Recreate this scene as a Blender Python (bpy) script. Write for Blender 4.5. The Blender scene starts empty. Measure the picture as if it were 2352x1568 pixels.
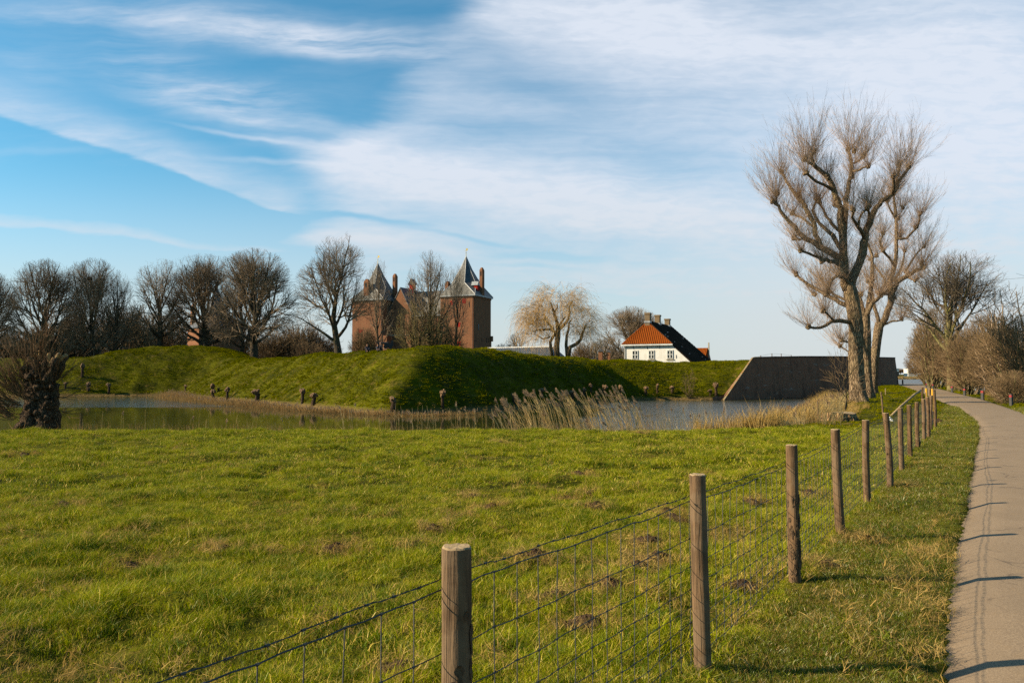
import bpy, math, random
import numpy as np
from mathutils import Vector, Matrix, noise as mnoise
PI = math.pi
scene = bpy.context.scene
COL = scene.collection
# ------------------------------------------------------------------ camera
F = 2352 * 28 / 36.0
HZ = 862.0
PITCH = math.atan((HZ - 784) / F)
EYE = 1.7
cam_d = bpy.data.cameras.new("camera"); cam = bpy.data.objects.new("camera", cam_d); COL.objects.link(cam)
cam_d.sensor_width = 36; cam_d.lens = 28; cam_d.clip_start = 0.05; cam_d.clip_end = 20000
cam.location = (0, 0, EYE); cam.rotation_euler = (PI / 2 + PITCH, 0, 0)
scene.camera = cam
CP, SP = math.cos(PITCH), math.sin(PITCH)
def ray(x, y):
    a = (x - 1176) / F; b = (784 - y) / F
    d = (a, CP - b * SP, SP + b * CP)
    return (d[0] / d[1], d[2] / d[1])
def at(x, y, Y):
    r = ray(x, y); return Vector((r[0] * Y, Y, EYE + r[1] * Y))
def gnd(x, y, z=0.0):
    r = ray(x, y); return at(x, y, (z - EYE) / r[1])
# ------------------------------------------------------------------ node helper
class NT:
    def __init__(s, tree): s.t = tree; s.n = tree.nodes; s.l = tree.links
    def add(s, typ, ins=None, **kw):
        n = s.n.new(typ)
        for k, v in kw.items(): setattr(n, k, v)
        if ins:
            for k, v in ins.items():
                if isinstance(v, tuple) and len(v) == 2 and hasattr(v[0], 'outputs'): s.l.new(v[0].outputs[v[1]], n.inputs[k])
                elif hasattr(v, 'outputs'): s.l.new(v.outputs[0], n.inputs[k])
                elif hasattr(v, 'is_linked'): s.l.new(v, n.inputs[k])
                else: n.inputs[k].default_value = v
        return n
    def m(s, op, a, b=0.0, c=0.0, clamp=False):
        return s.add('ShaderNodeMath', {0: a, 1: b, 2: c}, operation=op, use_clamp=clamp).outputs[0]
    def noise(s, vec, scale, detail=3, rough=0.55, dist=0.0):
        return s.add('ShaderNodeTexNoise', {'Vector': vec, 'Scale': scale, 'Detail': detail, 'Roughness': rough, 'Distortion': dist}).outputs[0]
    def ramp(s, fac, stops):
        r = s.add('ShaderNodeValToRGB', {0: fac}); e = r.color_ramp.elements
        while len(e) < len(stops): e.new(0.5)
        for i, (p, c) in enumerate(stops):
            e[i].position = p; e[i].color = (c[0], c[1], c[2], 1) if not isinstance(c, float) else (c, c, c, 1)
        return r.outputs[0]
    def mix(s, f, a, b):
        n = s.n.new('ShaderNodeMix'); n.data_type = 'RGBA'
        for i, v in ((0, f), (6, a), (7, b)):
            if hasattr(v, 'is_linked'): s.l.new(v, n.inputs[i])
            else: n.inputs[i].default_value = v if not (isinstance(v, tuple) and len(v) == 3) else (*v, 1)
        return n.outputs[2]
    def mapr(s, v, a, b, c=0.0, d=1.0, smooth=True):
        return s.add('ShaderNodeMapRange', {0: v, 1: a, 2: b, 3: c, 4: d}, interpolation_type='SMOOTHSTEP' if smooth else 'LINEAR').outputs[0]
# ------------------------------------------------------------------ sun and sky
SUN_EL, SUN_BACK = math.radians(29.5), math.radians(7)   # from the left, slightly behind the camera
to_sun = Vector((-math.cos(SUN_EL) * math.cos(SUN_BACK), -math.cos(SUN_EL) * math.sin(SUN_BACK), math.sin(SUN_EL)))
sd = bpy.data.lights.new("sun", 'SUN'); so = bpy.data.objects.new("sun", sd); COL.objects.link(so)
sd.energy = 5.0; sd.angle = math.radians(0.5); sd.color = (1.0, 0.83, 0.58)
so.rotation_euler = to_sun.to_track_quat('Z', 'Y').to_euler()
so.location = (-40, -10, 40)
world = bpy.data.worlds.new("World"); scene.world = world; world.use_nodes = True
def build_sky():
    t = NT(world.node_tree); t.n.clear()
    out = t.add('ShaderNodeOutputWorld')
    sky = t.add('ShaderNodeTexSky', sky_type='NISHITA', sun_disc=False, sun_elevation=SUN_EL,
                sun_rotation=math.atan2(to_sun.x, to_sun.y), air_density=1.0, dust_density=0.6, ozone_density=2.0, altitude=0)
    tc = t.add('ShaderNodeTexCoord')
    sep = t.add('ShaderNodeSeparateXYZ', {0: (tc, 'Generated')})
    yy = t.m('MAXIMUM', sep.outputs[1], 0.08)
    u = t.m('DIVIDE', sep.outputs[0], yy); v = t.m('DIVIDE', sep.outputs[2], yy)
    uv = t.add('ShaderNodeCombineXYZ', {0: u, 1: v, 2: 0.0}).outputs[0]
    # warp
    w1 = t.add('ShaderNodeTexNoise', {'Vector': uv, 'Scale': 5.0, 'Detail': 4.0, 'Roughness': 0.55})
    w2 = t.add('ShaderNodeVectorMath', {0: (w1, 1), 1: (0.5, 0.5, 0.5)}, operation='SUBTRACT')
    w3 = t.add('ShaderNodeVectorMath', {0: w2, 'Scale': 0.035}, operation='SCALE')
    wuv = t.add('ShaderNodeVectorMath', {0: uv, 1: w3}, operation='ADD').outputs[0]
    ws = t.add('ShaderNodeSeparateXYZ', {0: wuv}); wu, wv = ws.outputs[0], ws.outputs[1]
    def fib(rot, sx, sy, detail=6, rough=0.62):
        mp = t.add('ShaderNodeMapping', {'Vector': wuv, 'Rotation': (0, 0, rot), 'Scale': (sx, sy, 1)})
        return t.noise(mp.outputs[0], 1.0, detail, rough, 0.3)
    f1 = fib(0.16, 3.2, 22.0); f2 = fib(0.35, 3.0, 16.0); f3 = fib(0.0, 2.2, 7.0, 5, 0.55); f4 = fib(0.12, 26.0, 90.0, 3, 0.6)
    def ell(x, y, rx, ry, ang, amp, hard=0.0, base=None):
        r = ray(x, y)
        mp = t.add('ShaderNodeMapping', {'Vector': wuv, 'Location': (r[0], r[1], 0), 'Rotation': (0, 0, math.radians(ang)),
                                         'Scale': (rx / F, ry / F, 1)}, vector_type='TEXTURE')
        ln = t.add('ShaderNodeVectorMath', {0: mp}, operation='LENGTH')
        return t.mapr((ln.outputs['Value']), 1.0, hard, 0.0, amp)
    def total(lst):
        a = lst[0]
        for b in lst[1:]: a = t.m('ADD', a, b)
        return a
    def curve(inp, lo, hi, pts):   # piecewise curve of inp, pts in (a, b)
        fc = t.add('ShaderNodeFloatCurve'); 
        n = t.mapr(inp, lo, hi, 0, 1, False); t.l.new(n, fc.inputs[1])
        ys = [p[1] for p in pts]; y0, y1 = min(ys), max(ys)
        c = fc.mapping.curves[0]
        q = sorted(((p[0] - lo) / (hi - lo), (p[1] - y0) / (y1 - y0)) for p in pts)
        while len(c.points) < len(q): c.points.new(0.5, 0.5)
        for i, (a, b) in enumerate(q): c.points[i].location = (a, b); c.points[i].handle_type = 'VECTOR'
        fc.mapping.update()
        return t.mapr(fc.outputs[0], 0, 1, y0, y1, False)
    # right hand veil, bounded on its left by an uneven edge
    edge = [(1075, -60), (1045, 20), (1000, 80), (945, 150), (905, 215), (850, 262), (800, 300), (740, 325), (665, 350), (635, 385), (650, 425), (690, 465), (715, 495), (665, 515), (640, 545), (660, 570), (720, 600), (700, 700)]
    ep = [(ray(1176, y)[1], ray(x, y)[0]) for x, y in edge]
    lo, hi = min(p[0] for p in ep), max(p[0] for p in ep)
    ub = curve(wv, lo, hi, ep)
    s = t.m('SUBTRACT', wu, ub)
    s = t.m('ADD', s, t.m('MULTIPLY', t.m('SUBTRACT', f1, 0.5), 0.11))
    veil = t.mapr(s, -0.022, 0.075)
    rim = t.m('MULTIPLY', t.mapr(s, -0.01, 0.02), t.mapr(s, 0.02, 0.16, 1.0, 0.0))
    body = total([t.m('MULTIPLY', f3, 0.25), t.m('MULTIPLY', f1, 0.42), t.m('MULTIPLY', t.m('SUBTRACT', fib(0.12, 1.6, 46.0), 0.5), 0.45), 
        ell(1500, 60, 520, 140, -10, 0.32), ell(1650, 110, 700, 190, -12, 0.18), ell(2050, 130, 420, 150, -8, 0.16),
        ell(900, 400, 420, 90, -12, 0.40), ell(1350, 460, 700, 110, -8, 0.36), ell(900, 560, 330, 40, -6, 0.30), ell(1500, 650, 600, 60, -3, 0.22),
        ell(1500, 520, 560, 60, -5, 0.15), ell(1950, 470, 480, 230, -6, 0.20), ell(2250, 300, 620, 460, 0, 0.36), ell(2000, 650, 700, 200, 0, 0.25), ell(780, 350, 130, 45, 12, 0.20),
        ell(1090, 95, 170, 60, -20, -0.28), ell(1180, 190, 420, 80, -12, -0.34), ell(1080, 290, 300, 80, -6, -0.22), ell(1400, 330, 400, 90, -8, -0.20), ell(1000, 190, 160, 120, 30, -0.15),
        ell(820, 502, 260, 11, -8, -0.42), ell(1050, 545, 260, 9, -9, -0.24), ell(1260, 590, 240, 14, -3, -0.32), ell(1290, 665, 230, 16, -6, -0.42), ell(1500, 690, 200, 9, -3, -0.2),
        ell(1230, 610, 150, 8, -3, -0.2)])
    veilv = t.m('MULTIPLY', veil, t.m('ADD', t.m('ADD', body, 0.30), t.m('MULTIPLY', rim, 0.12), clamp=True))
    # left hand streaks
    def streak(pts, up, down, amp, fibv):
        pp = [(ray(x, y)[0], ray(x, y)[1]) for x, y in pts]
        c = curve(wu, min(p[0] for p in pp), max(p[0] for p in pp), pp)
        d = t.m('ADD', t.m('SUBTRACT', wv, c), t.m('MULTIPLY', t.m('SUBTRACT', fibv, 0.5), 0.02))
        a = t.mapr(d, -down / F, down / F); b = t.mapr(d, 0.0, up / F, 1.0, 0.0)
        return t.m('MULTIPLY', t.m('MULTIPLY', a, b), amp)
    A = streak([(-300, 150), (0, 262), (150, 318), (300, 366), (400, 400), (500, 438), (600, 472), (700, 505), (900, 560)], 120, 7, 0.62, f2)
    A = t.m('MULTIPLY', A, t.m('MULTIPLY', t.mapr(f2, 0.25, 0.7, 0.45, 1.15), t.mapr(wu, ray(640, 0)[0], ray(780, 0)[0], 1, 0)))
    E = streak([(-300, 470), (0, 515), (150, 530), (300, 548), (450, 570), (640, 580), (800, 590)], 46, 8, 0.62, f1)
    E = t.m('MULTIPLY', E, t.mapr(wu, ray(620, 0)[0], ray(760, 0)[0], 1, 0))
    left = total([A, E, t.m('MULTIPLY', t.mapr(f2, 0.3, 0.75), 0.13),
        t.m('MULTIPLY', ell(480, 55, 760, 80, -4, 0.85), t.mapr(f1, 0.3, 0.7)),
        t.m('MULTIPLY', ell(800, 100, 420, 60, -6, 0.7), t.mapr(f1, 0.3, 0.7)),
        t.m('MULTIPLY', ell(480, 215, 440, 105, -18, 0.85), t.mapr(f1, 0.34, 0.72)),
        t.m('MULTIPLY', ell(60, 130, 200, 120, -18, 0.25), t.mapr(f1, 0.3, 0.7)),
        ell(560, 318, 230, 9, -10, 0.36), ell(700, 338, 200, 22, -10, 0.34), ell(620, 375, 230, 12, -4, 0.26), ell(600, 285, 330, 22, -12, 0.2),
        ell(80, 345, 320, 14, -3, 0.10), ell(250, 590, 420, 60, -3, 0.22), ell(160, 535, 190, 6, -5, 0.15), ell(760, 300, 120, 28, -8, 0.2), ell(40, 600, 300, 30, 0, 0.16)])
    left = t.m('MULTIPLY', left, t.m('SUBTRACT', 1.0, t.m('MULTIPLY', veil, 0.8)))
    fine = t.mapr(f4, 0.3, 0.7, 0.90, 1.06)
    dens = t.m('MULTIPLY', t.m('ADD', left, veilv), fine, clamp=True)
    hz = t.m('MAXIMUM', t.mapr(v, 0.30, 0.0, 0.0, 0.92), t.m('MULTIPLY', t.mapr(v, 0.42, 0.05, 0.0, 0.97), t.mapr(u, -0.25, 0.35)))
    dens = t.m('MAXIMUM', dens, hz)
    clear = t.m('MULTIPLY', t.mapr(v, 0.62, 0.95, 1.0, 0.15), t.mapr(sep.outputs[1], 0.0, 0.25, 0.15, 1.0))  # clouds thinned overhead and behind the camera to lower the ambient light
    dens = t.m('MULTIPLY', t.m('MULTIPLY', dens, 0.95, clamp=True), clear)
    hsv = t.add('ShaderNodeHueSaturation', {'Hue': 0.478, 'Saturation': 1.22, 'Value': 1.0, 'Color': sky})
    skyc = t.add('ShaderNodeVectorMath', {0: hsv, 1: (0.70, 0.99, 1.08)}, operation='MULTIPLY').outputs[0]
    warm = t.mapr(v, 0.32, 0.02, 0.0, 1.0)
    cl = t.mix(warm, (5.2, 5.6, 6.3, 1), (4.6, 4.9, 5.05, 1))
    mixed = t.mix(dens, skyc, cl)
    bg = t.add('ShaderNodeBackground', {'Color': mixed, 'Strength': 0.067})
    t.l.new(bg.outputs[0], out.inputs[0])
build_sky()
scene.view_settings.view_transform = 'Standard'; scene.view_settings.look = 'None'
scene.view_settings.exposure = 1.12; scene.view_settings.gamma = 1.0; scene.view_settings.use_curve_mapping = False
scene.render.engine = 'CYCLES'
cy = scene.cycles
cy.max_bounces = 6; cy.diffuse_bounces = 2; cy.glossy_bounces = 3; cy.transmission_bounces = 3; cy.transparent_max_bounces = 8; cy.volume_bounces = 0
cy.caustics_reflective = False; cy.caustics_refractive = False
cy.use_denoising = False
# ------------------------------------------------------------------ object helpers
def tag(o, label, cat, group=None, kind=None):
    if label: o["label"] = label
    if cat: o["category"] = cat
    if group: o["group"] = group
    if kind: o["kind"] = kind
    return o
def mesh_obj(name, me, parent=None, mats=()):
    o = bpy.data.objects.new(name, me); COL.objects.link(o)
    for m in mats: me.materials.append(m)
    if parent is not None: o.parent = parent
    return o
def thing(name, label, cat, loc=(0, 0, 0), rz=0.0, group=None):
    o = bpy.data.objects.new(name, None); COL.objects.link(o); o.location = loc; o.rotation_euler = (0, 0, rz); o.empty_display_size = 0.2
    return tag(o, label, cat, group)
def dup(root, loc, rz=0.0, sc=None, label=None):
    r = root.copy(); COL.objects.link(r); r.location = loc; r.rotation_euler = (0, 0, rz)
    if sc: r.scale = sc if hasattr(sc, '__len__') else (sc, sc, sc)
    if label: r["label"] = label
    for ch in list(root.children):
        c = ch.copy(); COL.objects.link(c); c.parent = r
        for g in list(ch.children):
            d = g.copy(); COL.objects.link(d); d.parent = c
    return r
class MB:
    """collects vertices and faces; build() links them as ONE mesh object"""
    def __init__(s): s.v = []; s.f = []; s.nv = 0; s.mi = []
    def raw(s, V, Fc, mi=0):
        V = np.asarray(V, dtype=np.float32).reshape(-1, 3); Fc = np.asarray(Fc, dtype=np.int32)
        s.v.append(V); s.f.append(Fc + s.nv); s.nv += len(V); s.mi.append(np.full(len(Fc), mi, dtype=np.int32))
    def quads(s, P, mi=0):
        P = np.asarray(P, dtype=np.float32).reshape(-1, 3); n = len(P) // 4
        s.raw(P, np.arange(n * 4).reshape(n, 4), mi)
    def box(s, x0, x1, y0, y1, z0, z1, mi=0, M=None):
        V = [(x0, y0, z0), (x1, y0, z0), (x1, y1, z0), (x0, y1, z0), (x0, y0, z1), (x1, y0, z1), (x1, y1, z1), (x0, y1, z1)]
        if M is not None: V = [M @ Vector(q) for q in V]
        s.raw(V, [(0, 3, 2, 1), (4, 5, 6, 7), (0, 1, 5, 4), (1, 2, 6, 5), (2, 3, 7, 6), (3, 0, 4, 7)], mi)
    def poly(s, pts, mi=0):     # single n-gon as fan of quads/tris
        n = len(pts)
        if n == 4: s.raw(pts, [(0, 1, 2, 3)], mi); return
        s.raw(pts, [(0, i, i + 1) for i in range(1, n - 1)], mi)
    def tube(s, pts, rad, sides=8, cap=True, jag=0.0, rng=None, mi=0):
        pts = [Vector(p) for p in pts]; n = len(pts)
        if not hasattr(rad, '__len__'): rad = [rad] * n
        V = []; prev = None
        for i in range(n):
            d = (pts[min(i + 1, n - 1)] - pts[max(i - 1, 0)]).normalized()
            if prev is None:
                a = Vector((1, 0, 0)) if abs(d.x) < 0.8 else Vector((0, 1, 0))
                a = (a - d * a.dot(d)).normalized()
            else: a = (prev - d * prev.dot(d)).normalized()
            prev = a; b = d.cross(a)
            for k in range(sides):
                th = 2 * PI * k / sides
                r = rad[i] * (1 + (rng.uniform(-jag, jag) if jag else 0))
                V.append(pts[i] + (a * math.cos(th) + b * math.sin(th)) * r)
        Fq = [(i * sides + k, i * sides + (k + 1) % sides, (i + 1) * sides + (k + 1) % sides, (i + 1) * sides + k) for i in range(n - 1) for k in range(sides)]
        s.raw(V, Fq, mi)
        if cap:
            base = s.nv - n * sides
            for off, ordr in ((0, range(sides - 1, -1, -1)), ((n - 1) * sides, range(sides))):
                o = list(ordr); 
                s.f.append(np.array([(base + off + o[0], base + off + o[i], base + off + o[i + 1]) for i in range(1, sides - 1)], dtype=np.int32))
                s.mi.append(np.full(sides - 2, mi, dtype=np.int32))
    def segs(s, P0, P1, R0, R1, sides=3, mi=0):
        P0 = np.asarray(P0, dtype=np.float64); P1 = np.asarray(P1, dtype=np.float64)
        R0 = np.broadcast_to(np.asarray(R0, dtype=np.float64), (len(P0),)); R1 = np.broadcast_to(np.asarray(R1, dtype=np.float64), (len(P0),))
        if len(P0) == 0: return
        D = P1 - P0; D /= np.maximum(np.linalg.norm(D, axis=1, keepdims=True), 1e-9)
        A = np.where(np.abs(D[:, 2:3]) < 0.9, np.array([[0, 0, 1.0]]), np.array([[1.0, 0, 0]]))
        A = np.cross(D, A); A /= np.maximum(np.linalg.norm(A, axis=1, keepdims=True), 1e-9); B = np.cross(D, A)
        n = len(P0); V = np.zeros((n, 2, sides, 3))
        for k in range(sides):
            th = 2 * PI * k / sides; o = A * math.cos(th) + B * math.sin(th)
            V[:, 0, k] = P0 + o * R0[:, None]; V[:, 1, k] = P1 + o * R1[:, None]
        base = (np.arange(n) * 2 * sides)[:, None, None]
        fq = np.array([(k, (k + 1) % sides, sides + (k + 1) % sides, sides + k) for k in range(sides)])[None]
        s.raw(V.reshape(-1, 3), (base + fq).reshape(-1, 4), mi)
    def mesh(s, name, smooth=False):
        me = bpy.data.meshes.new(name)
        V = np.concatenate(s.v) if s.v else np.zeros((0, 3), np.float32)
        me.vertices.add(len(V)); me.vertices.foreach_set('co', V.ravel().astype(np.float32))
        tot = sum(f.size for f in s.f); npoly = sum(len(f) for f in s.f)
        me.loops.add(tot); me.polygons.add(npoly)
        me.loops.foreach_set('vertex_index', np.concatenate([f.ravel() for f in s.f]).astype(np.int32))
        cnt = np.concatenate([np.full(len(f), f.shape[1]) for f in s.f]); st = np.concatenate([[0], np.cumsum(cnt)[:-1]])
        me.polygons.foreach_set('loop_start', st.astype(np.int32))
        me.polygons.foreach_set('material_index', np.concatenate(s.mi).astype(np.int32))
        me.polygons.foreach_set('use_smooth', np.full(npoly, bool(smooth)))
        me.update(calc_edges=True); me.validate()
        return me
    def build(s, name, mats, parent=None, smooth=False):
        if not isinstance(mats, (list, tuple)): mats = [mats]
        return mesh_obj(name, s.mesh(name, smooth), parent, mats)
def vnoise(x, y, seed=0):
    rs = np.random.RandomState(seed); T = rs.rand(256, 256)
    xi = np.floor(x).astype(int); yi = np.floor(y).astype(int); fx = x - xi; fy = y - yi
    fx = fx * fx * (3 - 2 * fx); fy = fy * fy * (3 - 2 * fy)
    g = lambda a, b: T[a & 255, b & 255]
    return (g(xi, yi) * (1 - fx) * (1 - fy) + g(xi + 1, yi) * fx * (1 - fy) + g(xi, yi + 1) * (1 - fx) * fy + g(xi + 1, yi + 1) * fx * fy) * 2 - 1
def fbm(x, y, seed=0, o=3):
    r = 0; a = 1.0
    for i in range(o): r = r + a * vnoise(x * 2 ** i + 17 * i, y * 2 ** i + 31 * i, seed + i); a *= 0.5
    return r
# ------------------------------------------------------------------ materials
def pmat(name, build, rough=0.9, spec=0.2):
    m = bpy.data.materials.new(name); m.use_nodes = True; t = NT(m.node_tree)
    b = t.n['Principled BSDF']; b.inputs['Roughness'].default_value = rough; b.inputs['Specular IOR Level'].default_value = spec
    build(t, b); return m
def obj_co(t): return t.add('ShaderNodeTexCoord').outputs['Object']
def wpos(t): return t.add('ShaderNodeNewGeometry').outputs['Position']
def simple(name, c1, c2=None, scale=8.0, bump=0.0, rough=0.85, stretch=None, spec=0.2, world=False, metal=0.0):
    def f(t, b):
        co = wpos(t) if world else obj_co(t)
        if stretch: co = t.add('ShaderNodeMapping', {'Vector': co, 'Scale': stretch}).outputs[0]
        n = t.noise(co, scale, 5, 0.6)
        c = t.mix(t.mapr(n, 0.33, 0.67), (*c1, 1), (*(c2 or tuple(q * 0.7 for q in c1)), 1))
        t.l.new(c, b.inputs['Base Color']); b.inputs['Metallic'].default_value = metal
        if bump:
            bp = t.add('ShaderNodeBump', {'Height': n, 'Strength': bump, 'Distance': 0.05}); t.l.new(bp.outputs[0], b.inputs['Normal'])
    return pmat(name, f, rough, spec)
def leafy(name, c1, c2, dry, dryamt=0.25, scale=0.9, trans=0.35, spec=0.0):
    m = bpy.data.materials.new(name); m.use_nodes = True; t = NT(m.node_tree); t.n.clear()
    p = wpos(t); n1 = t.noise(p, scale, 3, 0.6); n2 = t.noise(p, scale * 4.3, 2, 0.6)
    rnd = t.add('ShaderNodeObjectInfo').outputs['Random']
    mixf = t.m('ADD', t.m('MULTIPLY', n1, 0.7), t.m('MULTIPLY', rnd, 0.3))
    c = t.mix(t.mapr(mixf, 0.35, 0.68), (*c1, 1), (*c2, 1))
    at_ = t.add('ShaderNodeAttribute', attribute_name='dry').outputs['Fac']
    dd = t.m('ADD', t.m('MULTIPLY', t.mapr(n2, 0.52, 0.72), dryamt), t.m('MULTIPLY', at_, 1.0), clamp=True)
    c = t.mix(dd, c, (*dry, 1))
    df = t.add('ShaderNodeBsdfDiffuse', {'Color': c}); tr = t.add('ShaderNodeBsdfTranslucent', {'Color': c})
    mx = t.add('ShaderNodeMixShader', {0: trans, 1: df, 2: tr}); last = mx
    if spec:
        gl = t.add('ShaderNodeBsdfGlossy', {'Color': (1, 1, 0.9, 1), 'Roughness': 0.45}); last = t.add('ShaderNodeMixShader', {0: spec, 1: mx, 2: gl})
    t.l.new(last.outputs[0], t.add('ShaderNodeOutputMaterial').inputs[0]); return m
M = {}
M['grass'] = leafy('grass_blades', (0.085, 0.145, 0.003), (0.37, 0.385, 0.008), (0.66, 0.50, 0.15), 0.5, 2.4, 0.27, 0.012)
M['grass_verge'] = leafy('verge_blades', (0.085, 0.13, 0.004), (0.22, 0.235, 0.010), (0.36, 0.25, 0.09), 0.40, 0.8, 0.35, 0.03)
M['grass_far'] = leafy('slope_grass', (0.095, 0.11, 0.006), (0.205, 0.19, 0.012), (0.28, 0.22, 0.06), 0.35, 0.22, 0.12)
M['dry'] = leafy('dry_grass', (0.46, 0.31, 0.12), (0.60, 0.43, 0.19), (0.34, 0.24, 0.11), 0.3, 0.8, 0.3)
M['reed'] = leafy('reed_straw', (0.72, 0.52, 0.25), (0.88, 0.68, 0.38), (0.50, 0.34, 0.17), 0.3, 1.2, 0.25)
M['reed_brown'] = leafy('reed_brown', (0.42, 0.27, 0.13), (0.58, 0.39, 0.19), (0.30, 0.19, 0.10), 0.4, 0.6, 0.25)
M['plume'] = leafy('reed_plume', (0.56, 0.40, 0.27), (0.70, 0.52, 0.36), (0.40, 0.27, 0.18), 0.3, 2.0, 0.4)
def barkm(name, lit, dark, green=None, scale=1.0, bump=0.9):
    def f(t, b):
        co = obj_co(t); mp = t.add('ShaderNodeMapping', {'Vector': co, 'Scale': (9 * scale, 9 * scale, 1.3 * scale)}).outputs[0]
        n = t.noise(mp, 1.3, 6, 0.65, 0.8); v = t.add('ShaderNodeTexVoronoi', {'Vector': mp, 'Scale': 1.6}, feature='DISTANCE_TO_EDGE').outputs[0]
        h = t.m('ADD', t.m('MULTIPLY', n, 0.6), t.mapr(v, 0.0, 0.25, 0.0, 0.6))
        c = t.mix(t.mapr(h, 0.30, 0.85), (*dark, 1), (*lit, 1))
        if green:
            g = t.noise(co, 0.9, 3); c = t.mix(t.mapr(g, 0.45, 0.75, 0, 0.5), c, (*green, 1))
        t.l.new(c, b.inputs['Base Color'])
        bp = t.add('ShaderNodeBump', {'Height': h, 'Strength': bump, 'Distance': 0.06}); t.l.new(bp.outputs[0], b.inputs['Normal'])
    return pmat(name, f, 0.95, 0.1)
M['bark'] = barkm('willow_bark', (0.36, 0.265, 0.175), (0.085, 0.058, 0.038), (0.25, 0.20, 0.11))
M['bark_far'] = barkm('tree_bark', (0.115, 0.09, 0.06), (0.045, 0.036, 0.027), (0.10, 0.10, 0.03), 0.6)
M['bark_dark'] = barkm('stump_bark', (0.17, 0.115, 0.075), (0.035, 0.024, 0.016), None, 2.0)
M['twig'] = simple('pollard_shoots', (0.50, 0.36, 0.25), (0.33, 0.23, 0.155), 1.5)
M['twig_far'] = simple('bare_twigs', (0.31, 0.23, 0.155), (0.20, 0.15, 0.10), 0.5)
M['twig_moss'] = simple('mossy_twigs', (0.26, 0.21, 0.09), (0.17, 0.125, 0.07), 0.5)
M['twig_grey'] = simple('grey_twigs', (0.21, 0.165, 0.115), (0.14, 0.11, 0.08), 0.5)
M['twig_purple'] = simple('hedge_twigs', (0.36, 0.26, 0.22), (0.26, 0.19, 0.165), 0.5)
M['twig_gold'] = simple('golden_shoots', (0.62, 0.42, 0.20), (0.45, 0.29, 0.13), 0.5)
M['twig_brown'] = simple('bush_twigs', (0.235, 0.16, 0.095), (0.165, 0.115, 0.062), 0.6)
M['twig_red'] = simple('willow_rods', (0.23, 0.125, 0.07), (0.15, 0.10, 0.05), 3.0)
M['soil'] = simple('molehill_soil', (0.075, 0.045, 0.026), (0.13, 0.082, 0.048), 14.0, 1.0, 0.95)
M['iron'] = simple('black_iron', (0.03, 0.03, 0.032), None, 5, 0, 0.5)
M['wire'] = simple('galvanised_wire', (0.075, 0.072, 0.068), (0.04, 0.04, 0.038), 30, 0, 0.6, None, 0.4)
# ------------------------------------------------------------------ terrain
WATER = -1.5
TOE = [(-230, 118), (-120, 121), (-68, 122), (-53, 126), (-44, 112), (-30, 93), (-17.2, 75), (-13.6, 69), (-11.6, 66.2), (-10.0, 65.2), (-1.6, 73.2), (5.8, 87), (11.7, 96), (17.5, 103), (22, 104.8), (28, 104.5), (67.3, 140), (60, 200), (54, 300), (-230, 300)]
WALL_EDGE = 15            # TOE[15]-TOE[16] carries the brick wall
RL = [(-12, -6.7), (0, -0.15)] + [(g.y, g.x) for g in [gnd(*q) for q in ((2160, 1568), (2166, 1450), (2187, 1280), (2216, 1150), (2232, 1060), (2246, 1000), (2242, 970), (2203, 940), (2152, 918))]] + [ (80, 41), (100, 50), (130, 63.2), (156, 75)]
RR = [(-12, -1.5), (0, 3.4), (4.4, 5.7), (10.8, 9.4), (22.5, 16.2), (36.4, 23.4), (58.4, 34.4), (81.8, 45.2), (100, 53.8), (130, 68), (156, 80)]
xl = lambda y: np.interp(y, [p[0] for p in RL], [p[1] for p in RL])
xr = lambda y: np.interp(y, [p[0] for p in RR], [p[1] for p in RR])
BANK = [(-400, 27.5), (-60, 26), (-15, 24.9), (5, 25.0), (8.5, 26.5), (12.0, 31.5), (15.5, 39), (18.5, 47), (23.5, 59), (33, 78), (47, 104), (61, 131), (68.5, 142), (63, 158)]
NEAR = BANK + [(84, 158)] + [(float(xr(y)) + 2.2, y) for y in (150, 120, 100, 80, 60, 45, 30, 15, 0, -12)] + [(-4, -40), (-400, -40)]
def segdist(X, Y, a, b):
    ax, ay = a; bx, by = b; dx, dy = bx - ax, by - ay; L = dx * dx + dy * dy
    t = np.clip(((X - ax) * dx + (Y - ay) * dy) / L, 0, 1)
    return np.hypot(X - ax - t * dx, Y - ay - t * dy)
def inside(X, Y, P):
    r = np.zeros(X.shape, bool); n = len(P)
    for i in range(n):
        x0, y0 = P[i]; x1, y1 = P[(i + 1) % n]
        if y0 == y1: continue
        c = ((y0 > Y) != (y1 > Y)) & (X < (x1 - x0) * (Y - y0) / (y1 - y0) + x0); r ^= c
    return r
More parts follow.
